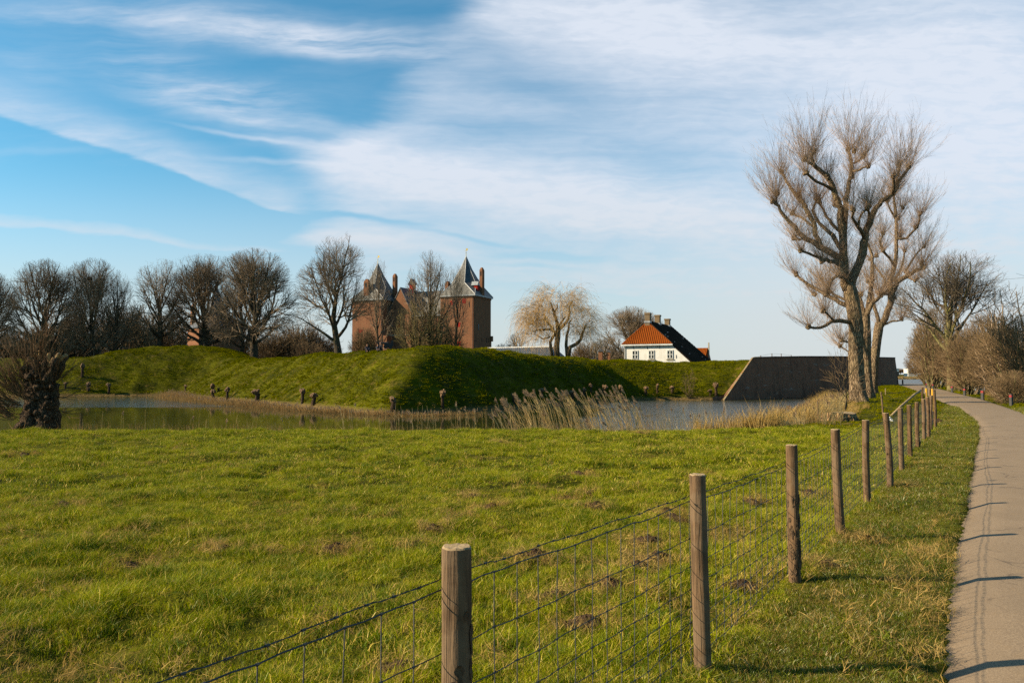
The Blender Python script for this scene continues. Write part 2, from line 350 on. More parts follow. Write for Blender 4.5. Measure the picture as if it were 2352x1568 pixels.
def fort_h(X, Y):
    ins = inside(X, Y, TOE); n = len(TOE); d = np.full(X.shape, 1e9); dw = np.full(X.shape, 1e9)
    for i in range(n):
        s = segdist(X, Y, TOE[i], TOE[(i + 1) % n])
        if i == WALL_EDGE: dw = s
        else: d = np.minimum(d, s)
    crest = np.interp(X, [-120, -75, -52, -44, -36, -30, -24, -14, -8, -3, 0, 6, 12, 18, 40], [4.5, 4.4, 4.35, 4.15, 3.9, 4.15, 4.4, 4.4, 4.3, 4.3, 4.25, 3.85, 3.6, 3.55, 3.62])
    # hump of the far left bastion
    crest = crest + 2.25 * np.exp(-(((X + 58.5) / 10.5) ** 4 + ((Y - 141) / 13) ** 4))
    crest = crest + 0.25 * fbm(X / 14, Y / 14, 5, 2)
    H = crest - WATER
    k = 0.70
    dl = np.full(X.shape, 1e9); dr = np.full(X.shape, 1e9)
    for i in range(n):
        if i == WALL_EDGE: continue
        s = segdist(X, Y, TOE[i], TOE[(i + 1) % n])
        if 9 <= i <= 12: dr = np.minimum(dr, s)
        else: dl = np.minimum(dl, s)
    kr = 0.92; el, er = dl * np.where(Y < 85, 0.80, k), dr * kr; w = 1.2; q0 = np.clip(0.5 + 0.5 * (er - el) / w, 0, 1)
    e = np.where(ins, np.maximum(er * (1 - q0) + el * q0 - w * q0 * (1 - q0) * np.clip(d / 4, 0, 1), 0), 0)
    e = np.minimum(e + 0.0, np.where(ins, 0.2 + dw * 30, 0))
    # soft shoulder
    sm = 0.75; q = np.clip(0.5 + 0.5 * (H - e) / sm, 0, 1); h = H * (1 - q) + e * q - sm * q * (1 - q)
    h = np.maximum(h, np.minimum(e, 0.0))
    back = np.clip((d - 19) / 8, 0, 1); back = back * back * (3 - 2 * back)
    humpk = np.exp(-(((X + 58) / 14) ** 4 + ((Y - 141) / 15) ** 4))
    low = np.clip((dw - 4) / 5, 0, 1)
    h = h - 1.6 * back * (1 - humpk) * low
    z = WATER + h + np.where(ins & (d > 1.0) & (dw > 2.5), 0.17 * fbm(X / 2.6, Y / 2.6, 9, 3) + 0.10 * fbm(X / .9, Y / .9, 19, 2), 0)
    return np.where(ins, z, WATER - 0.1 - 0.5 * np.minimum(np.minimum(d, dw), 3.5))
def terr(X, Y):
    X = np.asarray(X, float); Y = np.asarray(Y, float)
    zf = fort_h(X, Y)
    insn = inside(X, Y, NEAR); d = np.full(X.shape, 1e9)
    for i in range(len(NEAR)): d = np.minimum(d, segdist(X, Y, NEAR[i], NEAR[(i + 1) % len(NEAR)]))
    roadd = np.maximum(xl(Y) - X, X - xr(Y))         # negative on the road
    onroad = (roadd < 0) & (Y < 156)
    amp = np.clip(roadd / 1.5, 0, 1) * np.clip((160 - Y) / 10, 0, 1)
    nz = 0.065 * fbm(X / .85, Y / .85, 3, 3) + 0.05 * fbm(X / 4.5, Y / 4.5, 7, 2) + 0.016 * fbm(X / .22, Y / .22, 11, 1)
    zr = 0.35 * np.clip((Y - 95) / 40, 0, 1) * np.clip((58 + (Y - 120) * .45 - X) / 8, 0, 1)
    rim = np.clip(d / 1.2, 0, 1)
    zn = np.where(insn, nz * amp * (0.3 + 0.7 * rim) + 0.012 + zr - 0.10 * (1 - rim) ** 2, -0.09 - np.minimum(d * 0.62, 3.2) + 0.05 * fbm(X / .6, Y / .6, 23, 2))
    zn = np.where(insn & onroad, np.clip(-0.06, -0.06, 0), zn)
    z = np.maximum(zf, zn)
    # land on the far side of the river
    far = WATER - 0.6 + np.clip((Y - 655) * 0.08, 0, 1.2) + np.clip((Y - 690) * 0.06, 0, 3.6) - np.clip((Y - 760) * 0.05, 0, 2.4)
    z = np.where(Y > 640, np.maximum(z, far), z)
    hint = np.clip((46 - X) * 0.15, -4.0, 2.6)
    z = np.where(Y > 285, np.maximum(z, hint), z)
    return z
def gz(x, y): return float(terr(np.array([float(x)]), np.array([float(y)]))[0])
def hit(x, y, y0=2.0, y1=400.0):
    r = ray(x, y); Ys = np.concatenate([np.arange(y0, 40, 0.05), np.arange(40, y1, 0.2)])
    zt = terr(r[0] * Ys, Ys); zr_ = EYE + r[1] * Ys; k = np.nonzero(zt >= zr_)[0]
    Y = Ys[k[0]] if len(k) else y1
    return Vector((r[0] * Y, Y, gz(r[0] * Y, Y)))
def build_ground():
    rows = [-38, -30, -22, -16, -11, -7, -4, -2]; y = -1.0
    while y < 7000:
        rows.append(y); y += 0.11 if y < 14 else (0.16 if y < 30 else (0.012 * y * 0.8 if y < 165 else 0.035 * y))
    rows = np.array(rows); t = np.concatenate([np.linspace(-1.6, -0.62, 120, endpoint=False), np.linspace(-0.62, 0.62, 560), np.linspace(0.62, 1.6, 121)[1:]])
    Yg, T = np.meshgrid(rows, t, indexing='ij'); X = T * (Yg + 46)
    Z = terr(X, Yg)
    V = np.stack([X, Yg, Z], -1).reshape(-1, 3); nr, nc = Yg.shape
    i = np.arange(nr - 1)[:, None] * nc + np.arange(nc - 1)[None]; Fc = np.stack([i, i + 1, i + nc + 1, i + nc], -1).reshape(-1, 4)
    b = MB(); b.raw(V, Fc)
    def f(t, bs):
        p = wpos(t); n1 = t.noise(p, 0.35, 4, 0.6); n2 = t.noise(p, 3.2, 5, 0.7); n3 = t.noise(p, 0.9, 3, 0.6)
        c = t.mix(t.mapr(t.m('ADD', t.m('MULTIPLY', n1, .5), t.m('MULTIPLY', n2, .5)), 0.38, 0.62), (0.028, 0.032, 0.005, 1), (0.10, 0.10, 0.011, 1))
        c = t.mix(t.mapr(t.m('ADD', t.m('MULTIPLY', n3, .5), t.m('MULTIPLY', n2, .5)), 0.52, 0.66, 0, 0.75), c, (0.17, 0.115, 0.045, 1))
        sp = t.add('ShaderNodeSeparateXYZ', {0: p})
        mud = t.mapr(t.m('ADD', sp.outputs[2], t.m('MULTIPLY', n2, 0.35)), -0.78, -1.25)
        c = t.mix(mud, c, t.mix(t.mapr(n2, .35, .65), (0.20, 0.14, 0.07, 1), (0.09, 0.065, 0.035, 1)))
        t.l.new(c, bs.inputs['Base Color'])
        bp = t.add('ShaderNodeBump', {'Height': n2, 'Strength': 0.9, 'Distance': 0.12}); t.l.new(bp.outputs[0], bs.inputs['Normal'])
    o = b.build('ground', pmat('ground_turf', f, 0.95, 0.05), None, True); tag(o, 'green turf of the meadow, the banks and the earth ramparts', 'ground', kind='structure')
build_ground()
def build_road():
    ys = np.concatenate([np.arange(-12, 30, 0.5), np.arange(30, 157, 1.5)]); b = MB(); k = 13; V = []
    for y in ys:
        a, c = float(xl(y)), float(xr(y)); a += 0.05 * float(vnoise(np.array([y / 1.3]), np.array([2.0]), 4)[0]) + 0.03 * float(vnoise(np.array([y / .35]), np.array([5.0]), 8)[0])
        for j in range(k):
            s = j / (k - 1); V.append((a + (c - a) * s, y, 0.012 + 0.03 * (1 - (2 * s - 1) ** 2) - (0.06 if j in (0, k - 1) else 0)))
    n = len(ys); i = np.arange(n - 1)[:, None] * k + np.arange(k - 1)[None]
    b.raw(V, np.stack([i, i + 1, i + k + 1, i + k], -1).reshape(-1, 4))
    def f(t, bs):
        p = wpos(t); n = t.noise(p, 90, 3, 0.7); n2 = t.noise(p, 1.3, 4, 0.6); v = t.add('ShaderNodeTexVoronoi', {'Vector': p, 'Scale': 70.0}).outputs[0]
        c = t.mix(t.mapr(n, 0.3, 0.7), (0.19, 0.14, 0.095, 1), (0.35, 0.265, 0.18, 1))
        c = t.mix(t.mapr(v, 0.18, 0.05, 0, 0.55), c, (0.55, 0.47, 0.36, 1))
        c = t.mix(t.mapr(n2, 0.35, 0.7, 0, 0.45), c, (0.20, 0.15, 0.10, 1))
        cw = t.add('ShaderNodeVectorMath', {0: p, 1: t.add('ShaderNodeTexNoise', {'Vector': p, 'Scale': 1.7, 'Detail': 3.0}).outputs[1]}, operation='ADD')
        cr = t.add('ShaderNodeTexVoronoi', {'Vector': cw, 'Scale': 0.42}, feature='DISTANCE_TO_EDGE').outputs[0]
        c = t.mix(t.m('MULTIPLY', t.mapr(cr, 0.012, 0.003, 0, 0.55), t.mapr(n2, 0.45, 0.6)), c, (0.06, 0.045, 0.035, 1))
        n5 = t.noise(p, 5.0, 4, 0.7); c = t.mix(t.mapr(n5, 0.56, 0.72, 0, 0.4), c, (0.27, 0.19, 0.11, 1))
        t.l.new(c, bs.inputs['Base Color'])
        bp = t.add('ShaderNodeBump', {'Height': n, 'Strength': 0.35, 'Distance': 0.006}); t.l.new(bp.outputs[0], bs.inputs['Normal'])
    o = b.build('road', pmat('asphalt', f, 0.85, 0.25), None, True); tag(o, 'narrow grey asphalt road beside the wire fence', 'road', kind='structure')
build_road()
def build_water():
    # moat and river, one level sheet; wind ruffles patches of it
    def f(t, b):
        p = wpos(t); sp = t.add('ShaderNodeSeparateXYZ', {0: p}); X, Y = sp.outputs[0], sp.outputs[1]
        b.inputs['Base Color'].default_value = (0.030, 0.030, 0.012, 1); b.inputs['Roughness'].default_value = 0.05; b.inputs['Specular IOR Level'].default_value = 0.5
        wob = t.m('MULTIPLY', t.m('SUBTRACT', t.noise(p, 0.10, 3), 0.5), 22.0)
        # open water in the right arm and far left is ruffled; the lee of the bank is calm
        a = t.mapr(t.m('ADD', X, wob), 3.0, 13.0)
        near = t.mapr(t.m('ADD', Y, t.m('MULTIPLY', wob, 0.12)), 45.0, 49.0)
        a = t.m('MULTIPLY', a, near)
        bq = t.mapr(t.m('ADD', Y, t.m('MULTIPLY', wob, 0.10)), 78.0, 83.0)
        bq = t.m('MULTIPLY', bq, t.mapr(X, -24.0, -30.0)); 
        rf = t.m('MAXIMUM', t.m('MAXIMUM', a, bq), t.m('MULTIPLY', t.mapr(Y, 160.0, 175.0), 0.25))
        mp = t.add('ShaderNodeMapping', {'Vector': p, 'Scale': (0.7, 1.5, 1)}).outputs[0]
        n = t.noise(mp, 2.2, 4, 0.65, 0.3); n2 = t.noise(mp, 0.5, 2)
        h = t.m('ADD', n, t.m('MULTIPLY', n2, 1.2))
        st = t.m('ADD', 0.0028, t.m('MULTIPLY', rf, 0.34))
        bp = t.add('ShaderNodeBump', {'Height': h, 'Strength': st, 'Distance': 0.30}); t.l.new(bp.outputs[0], b.inputs['Normal'])
        t.l.new(t.mapr(Y, 150.0, 300.0, 0.05, 0.35), b.inputs['Roughness'])
    wm = pmat('moat_water', f, 0.04, 0.5)
    b = MB(); xs = np.array([-3000, -600, -200, -100, -50, 0, 50, 100, 200, 600, 3000.]); ys = np.array([10, 30, 60, 90, 120, 160, 220, 300, 450, 700.])
    V = [(x, y, WATER) for y in ys for x in xs]; k = len(xs); i = np.arange(len(ys) - 1)[:, None] * k + np.arange(k - 1)[None]
    b.raw(V, np.stack([i, i + 1, i + k + 1, i + k], -1).reshape(-1, 4))
    o = b.build('water', wm); tag(o, 'calm moat water, ruffled blue where the wind reaches it, with the river beyond', 'water', kind='structure')
build_water()
# ------------------------------------------------------------------ instanced turf
def proto_clump(name, n, rad, h, w, mat, seed, lean=0.5, dryp=0.12, segs=2):
    rs = np.random.RandomState(seed); V = []; Fc = []; dry = []
    for i in range(n):
        r = rad * math.sqrt(rs.rand()); a = rs.rand() * 2 * PI; x, y = r * math.cos(a), r * math.sin(a)
        hh = h * (0.45 + 0.75 * rs.rand()); ww = w * (0.6 + 0.7 * rs.rand()); d = rs.rand() * 2 * PI; dr = float(rs.rand() < dryp)
        fx, fy = math.cos(d), math.sin(d); l = lean * (0.2 + rs.rand()) * hh; th = rs.rand() * 2 * PI; sx, sy = math.cos(th) * ww / 2, math.sin(th) * ww / 2
        b0 = len(V)
        for s in range(segs + 1):
            q = s / segs; tw = (1 - q ** 1.6) ; cx = x + fx * l * q * q; cy = y + fy * l * q * q; cz = -0.02 + hh * (q - 0.22 * q * q * lean)
            if s < segs: V += [(cx - sx * tw, cy - sy * tw, cz), (cx + sx * tw, cy + sy * tw, cz)]
            else: V += [(cx, cy, cz)]
        for s in range(segs - 1): Fc.append((b0 + 2 * s, b0 + 2 * s + 1, b0 + 2 * s + 3, b0 + 2 * s + 2))
        Fc.append((b0 + 2 * segs - 2, b0 + 2 * segs - 1, b0 + 2 * segs)); dry += [dr] * (2 * segs + 1)
    me = bpy.data.meshes.new(name); me.from_pydata(V, [], Fc); me.materials.append(mat)
    at_ = me.attributes.new('dry', 'FLOAT', 'POINT'); at_.data.foreach_set('value', dry)
    return me
def inst_group(meshes, cname):
    c = bpy.data.collections.new(cname)
    for i, me in enumerate(meshes):
        o = bpy.data.objects.new(cname + '_%02d' % i, me); c.objects.link(o)
    g = bpy.data.node_groups.new(cname, 'GeometryNodeTree')
    g.interface.new_socket('Geometry', in_out='INPUT', socket_type='NodeSocketGeometry'); g.interface.new_socket('Geometry', in_out='OUTPUT', socket_type='NodeSocketGeometry')
    n = g.nodes; l = g.links; gi = n.new('NodeGroupInput'); go = n.new('NodeGroupOutput')
    ci = n.new('GeometryNodeCollectionInfo'); ci.inputs[0].default_value = c; ci.inputs['Separate Children'].default_value = True; ci.inputs['Reset Children'].default_value = True
    ip = n.new('GeometryNodeInstanceOnPoints'); ip.inputs['Pick Instance'].default_value = True
    def na(nm, ty):
        q = n.new('GeometryNodeInputNamedAttribute'); q.data_type = ty; q.inputs[0].default_value = nm; return q.outputs[0]
    l.new(gi.outputs[0], ip.inputs['Points']); l.new(ci.outputs[0], ip.inputs['Instance']); l.new(na('idx', 'INT'), ip.inputs['Instance Index'])
    e = n.new('FunctionNodeEulerToRotation'); l.new(na('rot', 'FLOAT_VECTOR'), e.inputs[0]); l.new(e.outputs[0], ip.inputs['Rotation'])
    l.new(na('scl', 'FLOAT_VECTOR'), ip.inputs['Scale']); l.new(ip.outputs[0], go.inputs[0])
    return g, len(meshes)
def scatter(name, P, S, gm, label, cat, seed, kind='stuff', tilt=0.15, zs=None):
    g, ng = gm; rs = np.random.RandomState(seed); n = len(P)
    me = bpy.data.meshes.new(name); me.vertices.add(n); me.vertices.foreach_set('co', np.asarray(P, np.float32).ravel())
    a = me.attributes.new('idx', 'INT', 'POINT'); a.data.foreach_set('value', rs.randint(0, ng, n).astype(np.int32))
    a = me.attributes.new('rot', 'FLOAT_VECTOR', 'POINT'); R = np.stack([rs.normal(0, tilt, n), rs.normal(0, tilt, n), rs.rand(n) * 2 * PI], -1); a.data.foreach_set('vector', R.astype(np.float32).ravel())
    a = me.attributes.new('scl', 'FLOAT_VECTOR', 'POINT'); S = np.asarray(S); zz = S if zs is None else zs; a.data.foreach_set('vector', np.stack([S, S, zz], -1).astype(np.float32).ravel())
    o = bpy.data.objects.new(name, me); COL.objects.link(o); md = o.modifiers.new('grow', 'NODES'); md.node_group = g
    tag(o, label, cat, kind=kind); return o
def fan_points(rs, n, y0, y1, half=0.72, pw=1.0):
    Y = y0 + (y1 - y0) * rs.rand(n) ** pw; X = (rs.rand(n) * 2 - 1) * (half * (Y + 1.5) + 2.6); return X, Y
MOLES_XY = []
def turf():
    ga = inst_group([proto_clump('turf_a%d' % i, 62, 0.13, 0.045 + 0.010 * i, 0.0044, M['grass'], 40 + i, 1.0, 0.20) for i in range(5)], 'turf_near')
    gb = inst_group([proto_clump('turf_b%d' % i, 42, 0.22, 0.062, 0.009, M['grass'], 60 + i, 0.9, 0.2) for i in range(4)], 'turf_mid')
    gv = inst_group([proto_clump('turf_v%d' % i, 70, 0.13, 0.045 + 0.008 * i, 0.0042, M['grass_verge'], 80 + i, 0.9, 0.22) for i in range(4)], 'turf_verge')
    gf = inst_group([proto_clump('turf_f%d' % i, 30, 0.32, 0.17, 0.035, M['grass_far'], 90 + i, 0.9, 0.0) for i in range(4)], 'turf_slope')
    rs = np.random.RandomState(5)
    def keep(X, Y, m=0.02):
        k = ~((X > xl(Y) - m) & (X < xr(Y) + m))
        for mx, my, ms in MOLES_XY: k &= (X - mx) ** 2 + (Y - my) ** 2 > (ms * .85) ** 2
        return k
    def size(X, Y): return 0.80 + 0.42 * np.clip(fbm(X / 0.34, Y / 0.34, 31, 2), -1.0, 1.2) + 0.75 * np.clip(fbm(X / 0.9, Y / 0.9, 41, 2) - 0.35, 0, 1)
    Xs, Ys = [], []
    for n, y0, y1 in ((22000, 0.6, 4.5), (36000, 4.5, 12)):
        X, Y = fan_points(rs, n, y0, y1, 0.74, 0.75); Xs.append(X); Ys.append(Y)
    X = np.concatenate(Xs); Y = np.concatenate(Ys); fence_x = -1.55 + 0.585 * Y
    k = keep(X, Y) & (X < fence_x + 0.1); X, Y = X[k], Y[k]
    scatter('grass', np.stack([X, Y, terr(X, Y)], -1), size(X, Y), ga, 'rough grazed meadow grass in front of the moat', 'grass', 1)
    X, Y = fan_points(rs, 38000, 11.5, 26.4, 0.72, 0.8); k = keep(X, Y) & (X < -1.55 + 0.585 * Y + 0.1); X, Y = X[k], Y[k]
    z = terr(X, Y); k = z > -0.9
    scatter('meadow_grass', np.stack([X, Y, z], -1)[k], size(X, Y)[k] * 0.95, gb, 'green meadow grass up to the edge of the moat bank', 'grass', 2)
    gt = inst_group([proto_clump('tussock%d' % i, 85, 0.11, 0.12, 0.0048, M['grass'], 200 + i, 1.0, 0.14) for i in range(4)], 'tussocks')
    n = 78000; Y = 1.0 + 24.6 * rs.rand(n) ** 0.8; X = (rs.rand(n) * 2 - 1) * (.74 * (Y + 1.5) + 2.6); q = fbm(X / .42, Y / .42, 61, 3) + .25 * rs.rand(n)
    k = keep(X, Y) & (X < -1.55 + 0.585 * Y + 0.1) & (q > .36); X, Y, q = X[k], Y[k], q[k]
    s = .55 + .6 * np.clip(q - .3, 0, 1) + .2 * rs.rand(len(X)) + Y * .012; scatter('tussocks', np.stack([X, Y, terr(X, Y)], -1), s, gt, 'thicker tufts of grass left standing in the meadow', 'grass', 12, zs=s * .95)
    # verge between fence and road
    Y = 2.2 + 55 * rs.rand(22000) ** 1.9; X = (-1.55 + 0.585 * Y) + (xl(Y) + 0.10 - (-1.55 + 0.585 * Y)) * rs.rand(len(Y)) ** 0.9
    k = xl(Y) > (-1.5 + 0.585 * Y); X, Y = X[k], Y[k]
    edge = np.clip((xl(Y) - X) / 0.25, 0.25, 1)
    scatter('verge_grass', np.stack([X, Y, terr(X, Y)], -1), size(X, Y) * (1 + Y / 40) * edge ** 0.5, gv, 'short worn grass on the verge between fence and road', 'grass', 3, zs=size(X, Y) * edge * (0.85 + Y / 60))
    Y = -1 + 42 * rs.rand(16000) ** 1.2; X = xr(Y) - .08 + 2.3 * rs.rand(len(Y)); scatter('far_verge_grass', np.stack([X, Y, terr(X, Y)], -1), size(X, Y) * (1.2 + Y / 40), gv, 'grass of the verge on the river side of the road', 'grass', 13)
    # dike by the big trees and the far verge
    X = rs.rand(26000) * 75; Y = 26 + 125 * rs.rand(26000) ** 1.4; z = terr(X, Y)
    k = keep(X, Y, 0.15) & (z > -0.7) & (z < 1.0) & inside(X, Y, NEAR); X, Y, z = X[k], Y[k], z[k]
    scatter('dike_grass', np.stack([X, Y, z], -1), 0.35 + 0.006 * Y + 0.1 * rs.rand(len(X)), gf, 'grass of the low dike around the tall pollards', 'grass', 4, zs=0.30 + 0.005 * Y)
    # slopes of the ramparts
    n = 120000; X = -78 + rs.rand(n) * 118; Y = 60 + rs.rand(n) * 95; z = terr(X, Y)
    ins = inside(X, Y, TOE); d = np.full(n, 1e9)
    for i in range(len(TOE) - 4): d = np.minimum(d, segdist(X, Y, TOE[i], TOE[i + 1]))
    dw = segdist(X, Y, TOE[15], TOE[16])
    k = ins & (d < 24) & (d > 0.6) & (z > -1.3) & (dw > 1.6); X, Y, z, d = X[k], Y[k], z[k], d[k]
    big = np.clip(0.75 + 0.5 * fbm(X / 2.2, Y / 2.2, 77, 2), 0.3, 1.5)
    scatter('rampart_grass', np.stack([X, Y, z], -1), 0.8 + 0.4 * rs.rand(len(X)), gf, 'tussocky grass covering the earth ramparts', 'grass', 6, zs=big)

# ------------------------------------------------------------------ trees
def colonize(seed, att, start, step, infl, kill, iters=90, up=0.0, wig=0.25):
    rs = np.random.RandomState(seed); N = [np.array(p, float) for p in start]; par = [i - 1 for i in range(len(start))]
    att = att.copy(); alive = np.ones(len(att), bool); nd = np.full(len(att), 1e9); ni = np.zeros(len(att), int)
    def upd(i0):
        P = np.array(N[i0:])
        for c in range(0, len(P), 400):
            Q = P[c:c + 400]; D = np.linalg.norm(att[:, None] - Q[None], axis=2); j = D.argmin(1); dd = D[np.arange(len(att)), j]
            b = dd < nd; nd[b] = dd[b]; ni[b] = j[b] + i0 + c
    upd(0); kids = [0] * len(N)
    for it in range(iters):
        a = alive & (nd < (infl if it > 4 else 1e9))
        if not a.any(): break
        ids = np.nonzero(a)[0]; acc = {}
        for k in ids:
            i = ni[k]; v = att[k] - N[i]; v = v / (np.linalg.norm(v) + 1e-9)
            acc.setdefault(i, []).append(v)
        i0 = len(N)
        for i, vs in acc.items():
            if kids[i] >= 3: continue
            v = np.sum(vs, 0); v[2] += up * len(vs) * 0.3
            v = v / (np.linalg.norm(v) + 1e-9)
            if par[i] >= 0:
                pd = (N[i] - N[par[i]]) / step; v = v + pd * 0.8 * max(0.0, float(v @ pd))
            v = v / (np.linalg.norm(v) + 1e-9) + rs.normal(0, wig * .7, 3); v /= np.linalg.norm(v)
            N.append(N[i] + v * step); par.append(i); kids[i] += 1; kids.append(0)
        if len(N) == i0: break
        upd(i0); alive &= nd > kill
    return np.array(N), np.array(par)
def radii(N, par, tip, p=2.3, rmax=None):
    n = len(N); acc = np.zeros(n); r = np.zeros(n)
    for i in range(n - 1, -1, -1):
        r[i] = max(tip, acc[i] ** (1 / p)) if acc[i] > 0 else tip
        if par[i] >= 0: acc[par[i]] += r[i] ** p
    if rmax: r = tip + (r - tip) * (rmax - tip) / max(r[0] - tip, 1e-6)
    return r
def twigs(mb, rs, N, par, r, per, L, rt, up=0.5, droop=0.0, sub=2, lim=0.05, spread=0.9):
    kids = np.bincount(par[par >= 0], minlength=len(N)); idx = np.nonzero((r < lim) & (par >= 0))[0]
    rep = np.concatenate([np.repeat(idx, per), np.repeat(idx[kids[idx] == 0], per * 2)])
    P = N[rep]; D = P - N[par[rep]]; D /= np.linalg.norm(D, axis=1, keepdims=True) + 1e-9
    D = D + rs.normal(0, spread, D.shape); D[:, 2] += up; D /= np.linalg.norm(D, axis=1, keepdims=True)
    ln = L * (0.5 + rs.rand(len(P)))[:, None]
    Q = P + D * ln * 0.5; D2 = D + rs.normal(0, 0.2, D.shape); D2[:, 2] += up * 0.3 - droop; D2 /= np.linalg.norm(D2, axis=1, keepdims=True); R = Q + D2 * ln * 0.5
    mb.segs(P, Q, rt, rt * 0.8); mb.segs(Q, R, rt * 0.8, rt * 0.35)
    for s in range(sub):
        t = rs.rand(len(P))[:, None]; S = P + (R - P) * t; E = D + rs.normal(0, 0.6, D.shape); E[:, 2] += up * 0.5 - droop; E /= np.linalg.norm(E, axis=1, keepdims=True)
        mb.segs(S, S + E * ln * (0.35 + 0.25 * rs.rand(len(P))[:, None]), rt * 0.6, rt * 0.3)
def crown_points(rs, n, blobs, shell=0.35):
    """blobs: (cx, cy, cz, rx, ry, rz)"""
    out = []; w = np.array([b[3] * b[4] * b[5] for b in blobs]); w = w / w.sum()
    for b, q in zip(blobs, w):
        m = int(n * q) + 1; v = rs.normal(0, 1, (m, 3)); v /= np.linalg.norm(v, axis=1, keepdims=True)
        v *= rs.rand(m, 1) ** (1 / 2.1) * (1.02 + .26 * rs.rand(m, 1))
        out.append(np.array(b[:3]) + v * np.array(b[3:]))
    return np.concatenate(out)
def exit_dist(P, D, blobs):
    """distance from P along D to the far side of a union of ellipsoids"""
    best = np.zeros(len(P))
    for cx, cy_, cz, rx, ry, rz in blobs:
        S = 1 / np.array([rx, ry, rz]); p = (P - np.array([cx, cy_, cz])) * S; d = D * S
        A = (d * d).sum(1); B = (p * d).sum(1); C = (p * p).sum(1) - 1; q = B * B - A * C
        t = np.where(q > 0, (-B + np.sqrt(np.maximum(q, 0))) / A, 0); best = np.maximum(best, t)
    return best
def bare_tree_meshes(seed, H, W, trunk_h, trunk_r, blobs=None, n=900, stems=1, step=0.45, per=2, L=0.8, rt=0.012, up=0.5, lean=0.0, tipr=0.014, kill=0.8, sub=2, lim=0.05, fork=False, wig=0.2, spread=.5):
    """one bare winter tree in local space: limbs radiate to the crown outline, each order of branches shorter and finer"""
    rs = np.random.RandomState(seed); multi = stems > 1 and not fork
    if blobs is None:
        zb = trunk_h * 0.15; cz = zb + (H - zb) / 2
        blobs = [(lean, 0, cz, W / 2 * .94, W / 2 * 0.88, (H - zb) / 2), (lean, 0, zb + (H - zb) * .36, W / 2 * 1.02, W / 2, (H - zb) * .34)]
        for k in range(6):      # uneven outline
            a = rs.rand() * 2 * PI; e = rs.uniform(.1, 1.2); blobs.append((math.cos(a) * math.cos(e) * W * .34, math.sin(a) * math.cos(e) * W * .3, cz + math.sin(e) * (H - zb) * .33, W * .17, W * .17, H * .15))
        blobs = [tuple(b[:3]) + tuple(v * (.93 if i < 2 else 1) for v in b[3:]) for i, b in enumerate(blobs)]
    tm, cm = MB(), MB(); top = max(b[2] + b[5] for b in blobs)
    nl = (7 + stems) if fork else (5 + 2 * stems if multi else 13)
    th = .05 if multi else trunk_h
    tw = np.array([(0, 0, -.5), (0, 0, 0), (rs.normal(0, .05), 0, th * .4), (rs.normal(0, .08), rs.normal(0, .05), th)]) if not multi else np.array([(0, 0, -.5), (0, 0, -.1), (0, 0, .05)])
    if not multi:
        ln = (top - th) * .5; tw = np.vstack([tw, [(rs.normal(0, .25), rs.normal(0, .2), th + ln * .5), (rs.normal(0, .4), rs.normal(0, .3), th + ln)]])
    trr = np.interp(np.linspace(0, 1, len(tw)), [0, .2, .6, 1], [trunk_r * 1.45, trunk_r * 1.12, trunk_r * .9, trunk_r * .42]) if not multi else np.array([trunk_r * 2] * len(tw))
    tm.tube([Vector(p) for p in tw], list(trr), 10, True, .04, random.Random(seed))
    az = np.arange(nl) * 2.4 + rs.rand(nl) * .7; q = (np.arange(nl) + .5) / nl
    el = np.radians((52 + 34 * q) if multi else (9 + 70 * q ** .95)) + rs.normal(0, .06, nl)
    if multi: P = np.stack([np.cos(az) * trunk_r * 1.3, np.sin(az) * trunk_r * 1.3, np.full(nl, -.1)], 1)
    else:
        hz = th * .70 + (tw[-1][2] * .85 - th * .70) * q ** 1.6; P = np.stack([np.interp(hz, tw[:, 2], tw[:, c]) for c in range(3)], 1)
    D = np.stack([np.cos(az) * np.cos(el), np.sin(az) * np.cos(el), np.sin(el)], 1)
    R = np.full(nl, trunk_r * (.75 if multi else .46)) * (1 - .35 * q) * (.85 + .3 * rs.rand(nl))
    # children per metre and length share of each order, scaled with n
    dens = (n / 900.0) ** .5
    orders = [(1.15, .62, 40), (1.45, .58, 44), (1.35 * dens, .62, 42), (1.0 * dens, .8, 38)]
    big = max(H, 1) > 8
    if not big: orders = [(2.0, .6, 34), (2.2 * dens, .6, 38), (2.0 * dens, .7, 38)]
    for o in range(len(orders) + 1):
        m = len(P); E = exit_dist(P, D, blobs)
        if o == 0: Ln = np.maximum(E * (.88 + .14 * rs.rand(m)), .6)
        else: Ln = np.minimum(LM, np.maximum(E * (.9 + .22 * rs.rand(m)), .25))
        R = np.minimum(R, .006 + Ln * (.05 if o == 0 else .022)); R = np.maximum(R, rt)
        K = 7 if o == 0 else (5 if o == 1 else (4 if o == 2 else 2))
        pts = [P]; cur = P; dd = D; bend = (wig * (.55 if o == 0 else .9))
        for k in range(K):
            cur = cur + dd * (Ln / K)[:, None]; pts.append(cur); dd = dd + rs.normal(0, bend, dd.shape) * (.75 if k else .4); dd[:, 2] += (.10 if o < 2 else .05) * (1 if up > 0 else 0) * (1.0 if o else 1.3); dd /= np.linalg.norm(dd, axis=1, keepdims=True)
        pts = np.array(pts)                                  # K+1, m, 3
        tr = max(rt * .55, 0); rad = [R * (1 - .82 * (k / K)) + tr * (k / K) for k in range(K + 1)]
        for k in range(K):
            A, B_ = pts[k], pts[k + 1]; ext = (B_ - A) * (.06 if o < 2 else 0)
            (tm if o == 0 else cm).segs(A - ext * 0, B_ + ext, rad[k], rad[k + 1], 9 if o == 0 else (5 if o == 1 else (4 if o == 2 else 3)))
        if o == len(orders): break
        cpm, share, ang = orders[o]
        cnt = np.maximum((Ln * cpm + rs.rand(m)).astype(int), 1 if o else 4); rep = np.repeat(np.arange(m), cnt); u = rs.rand(len(rep))
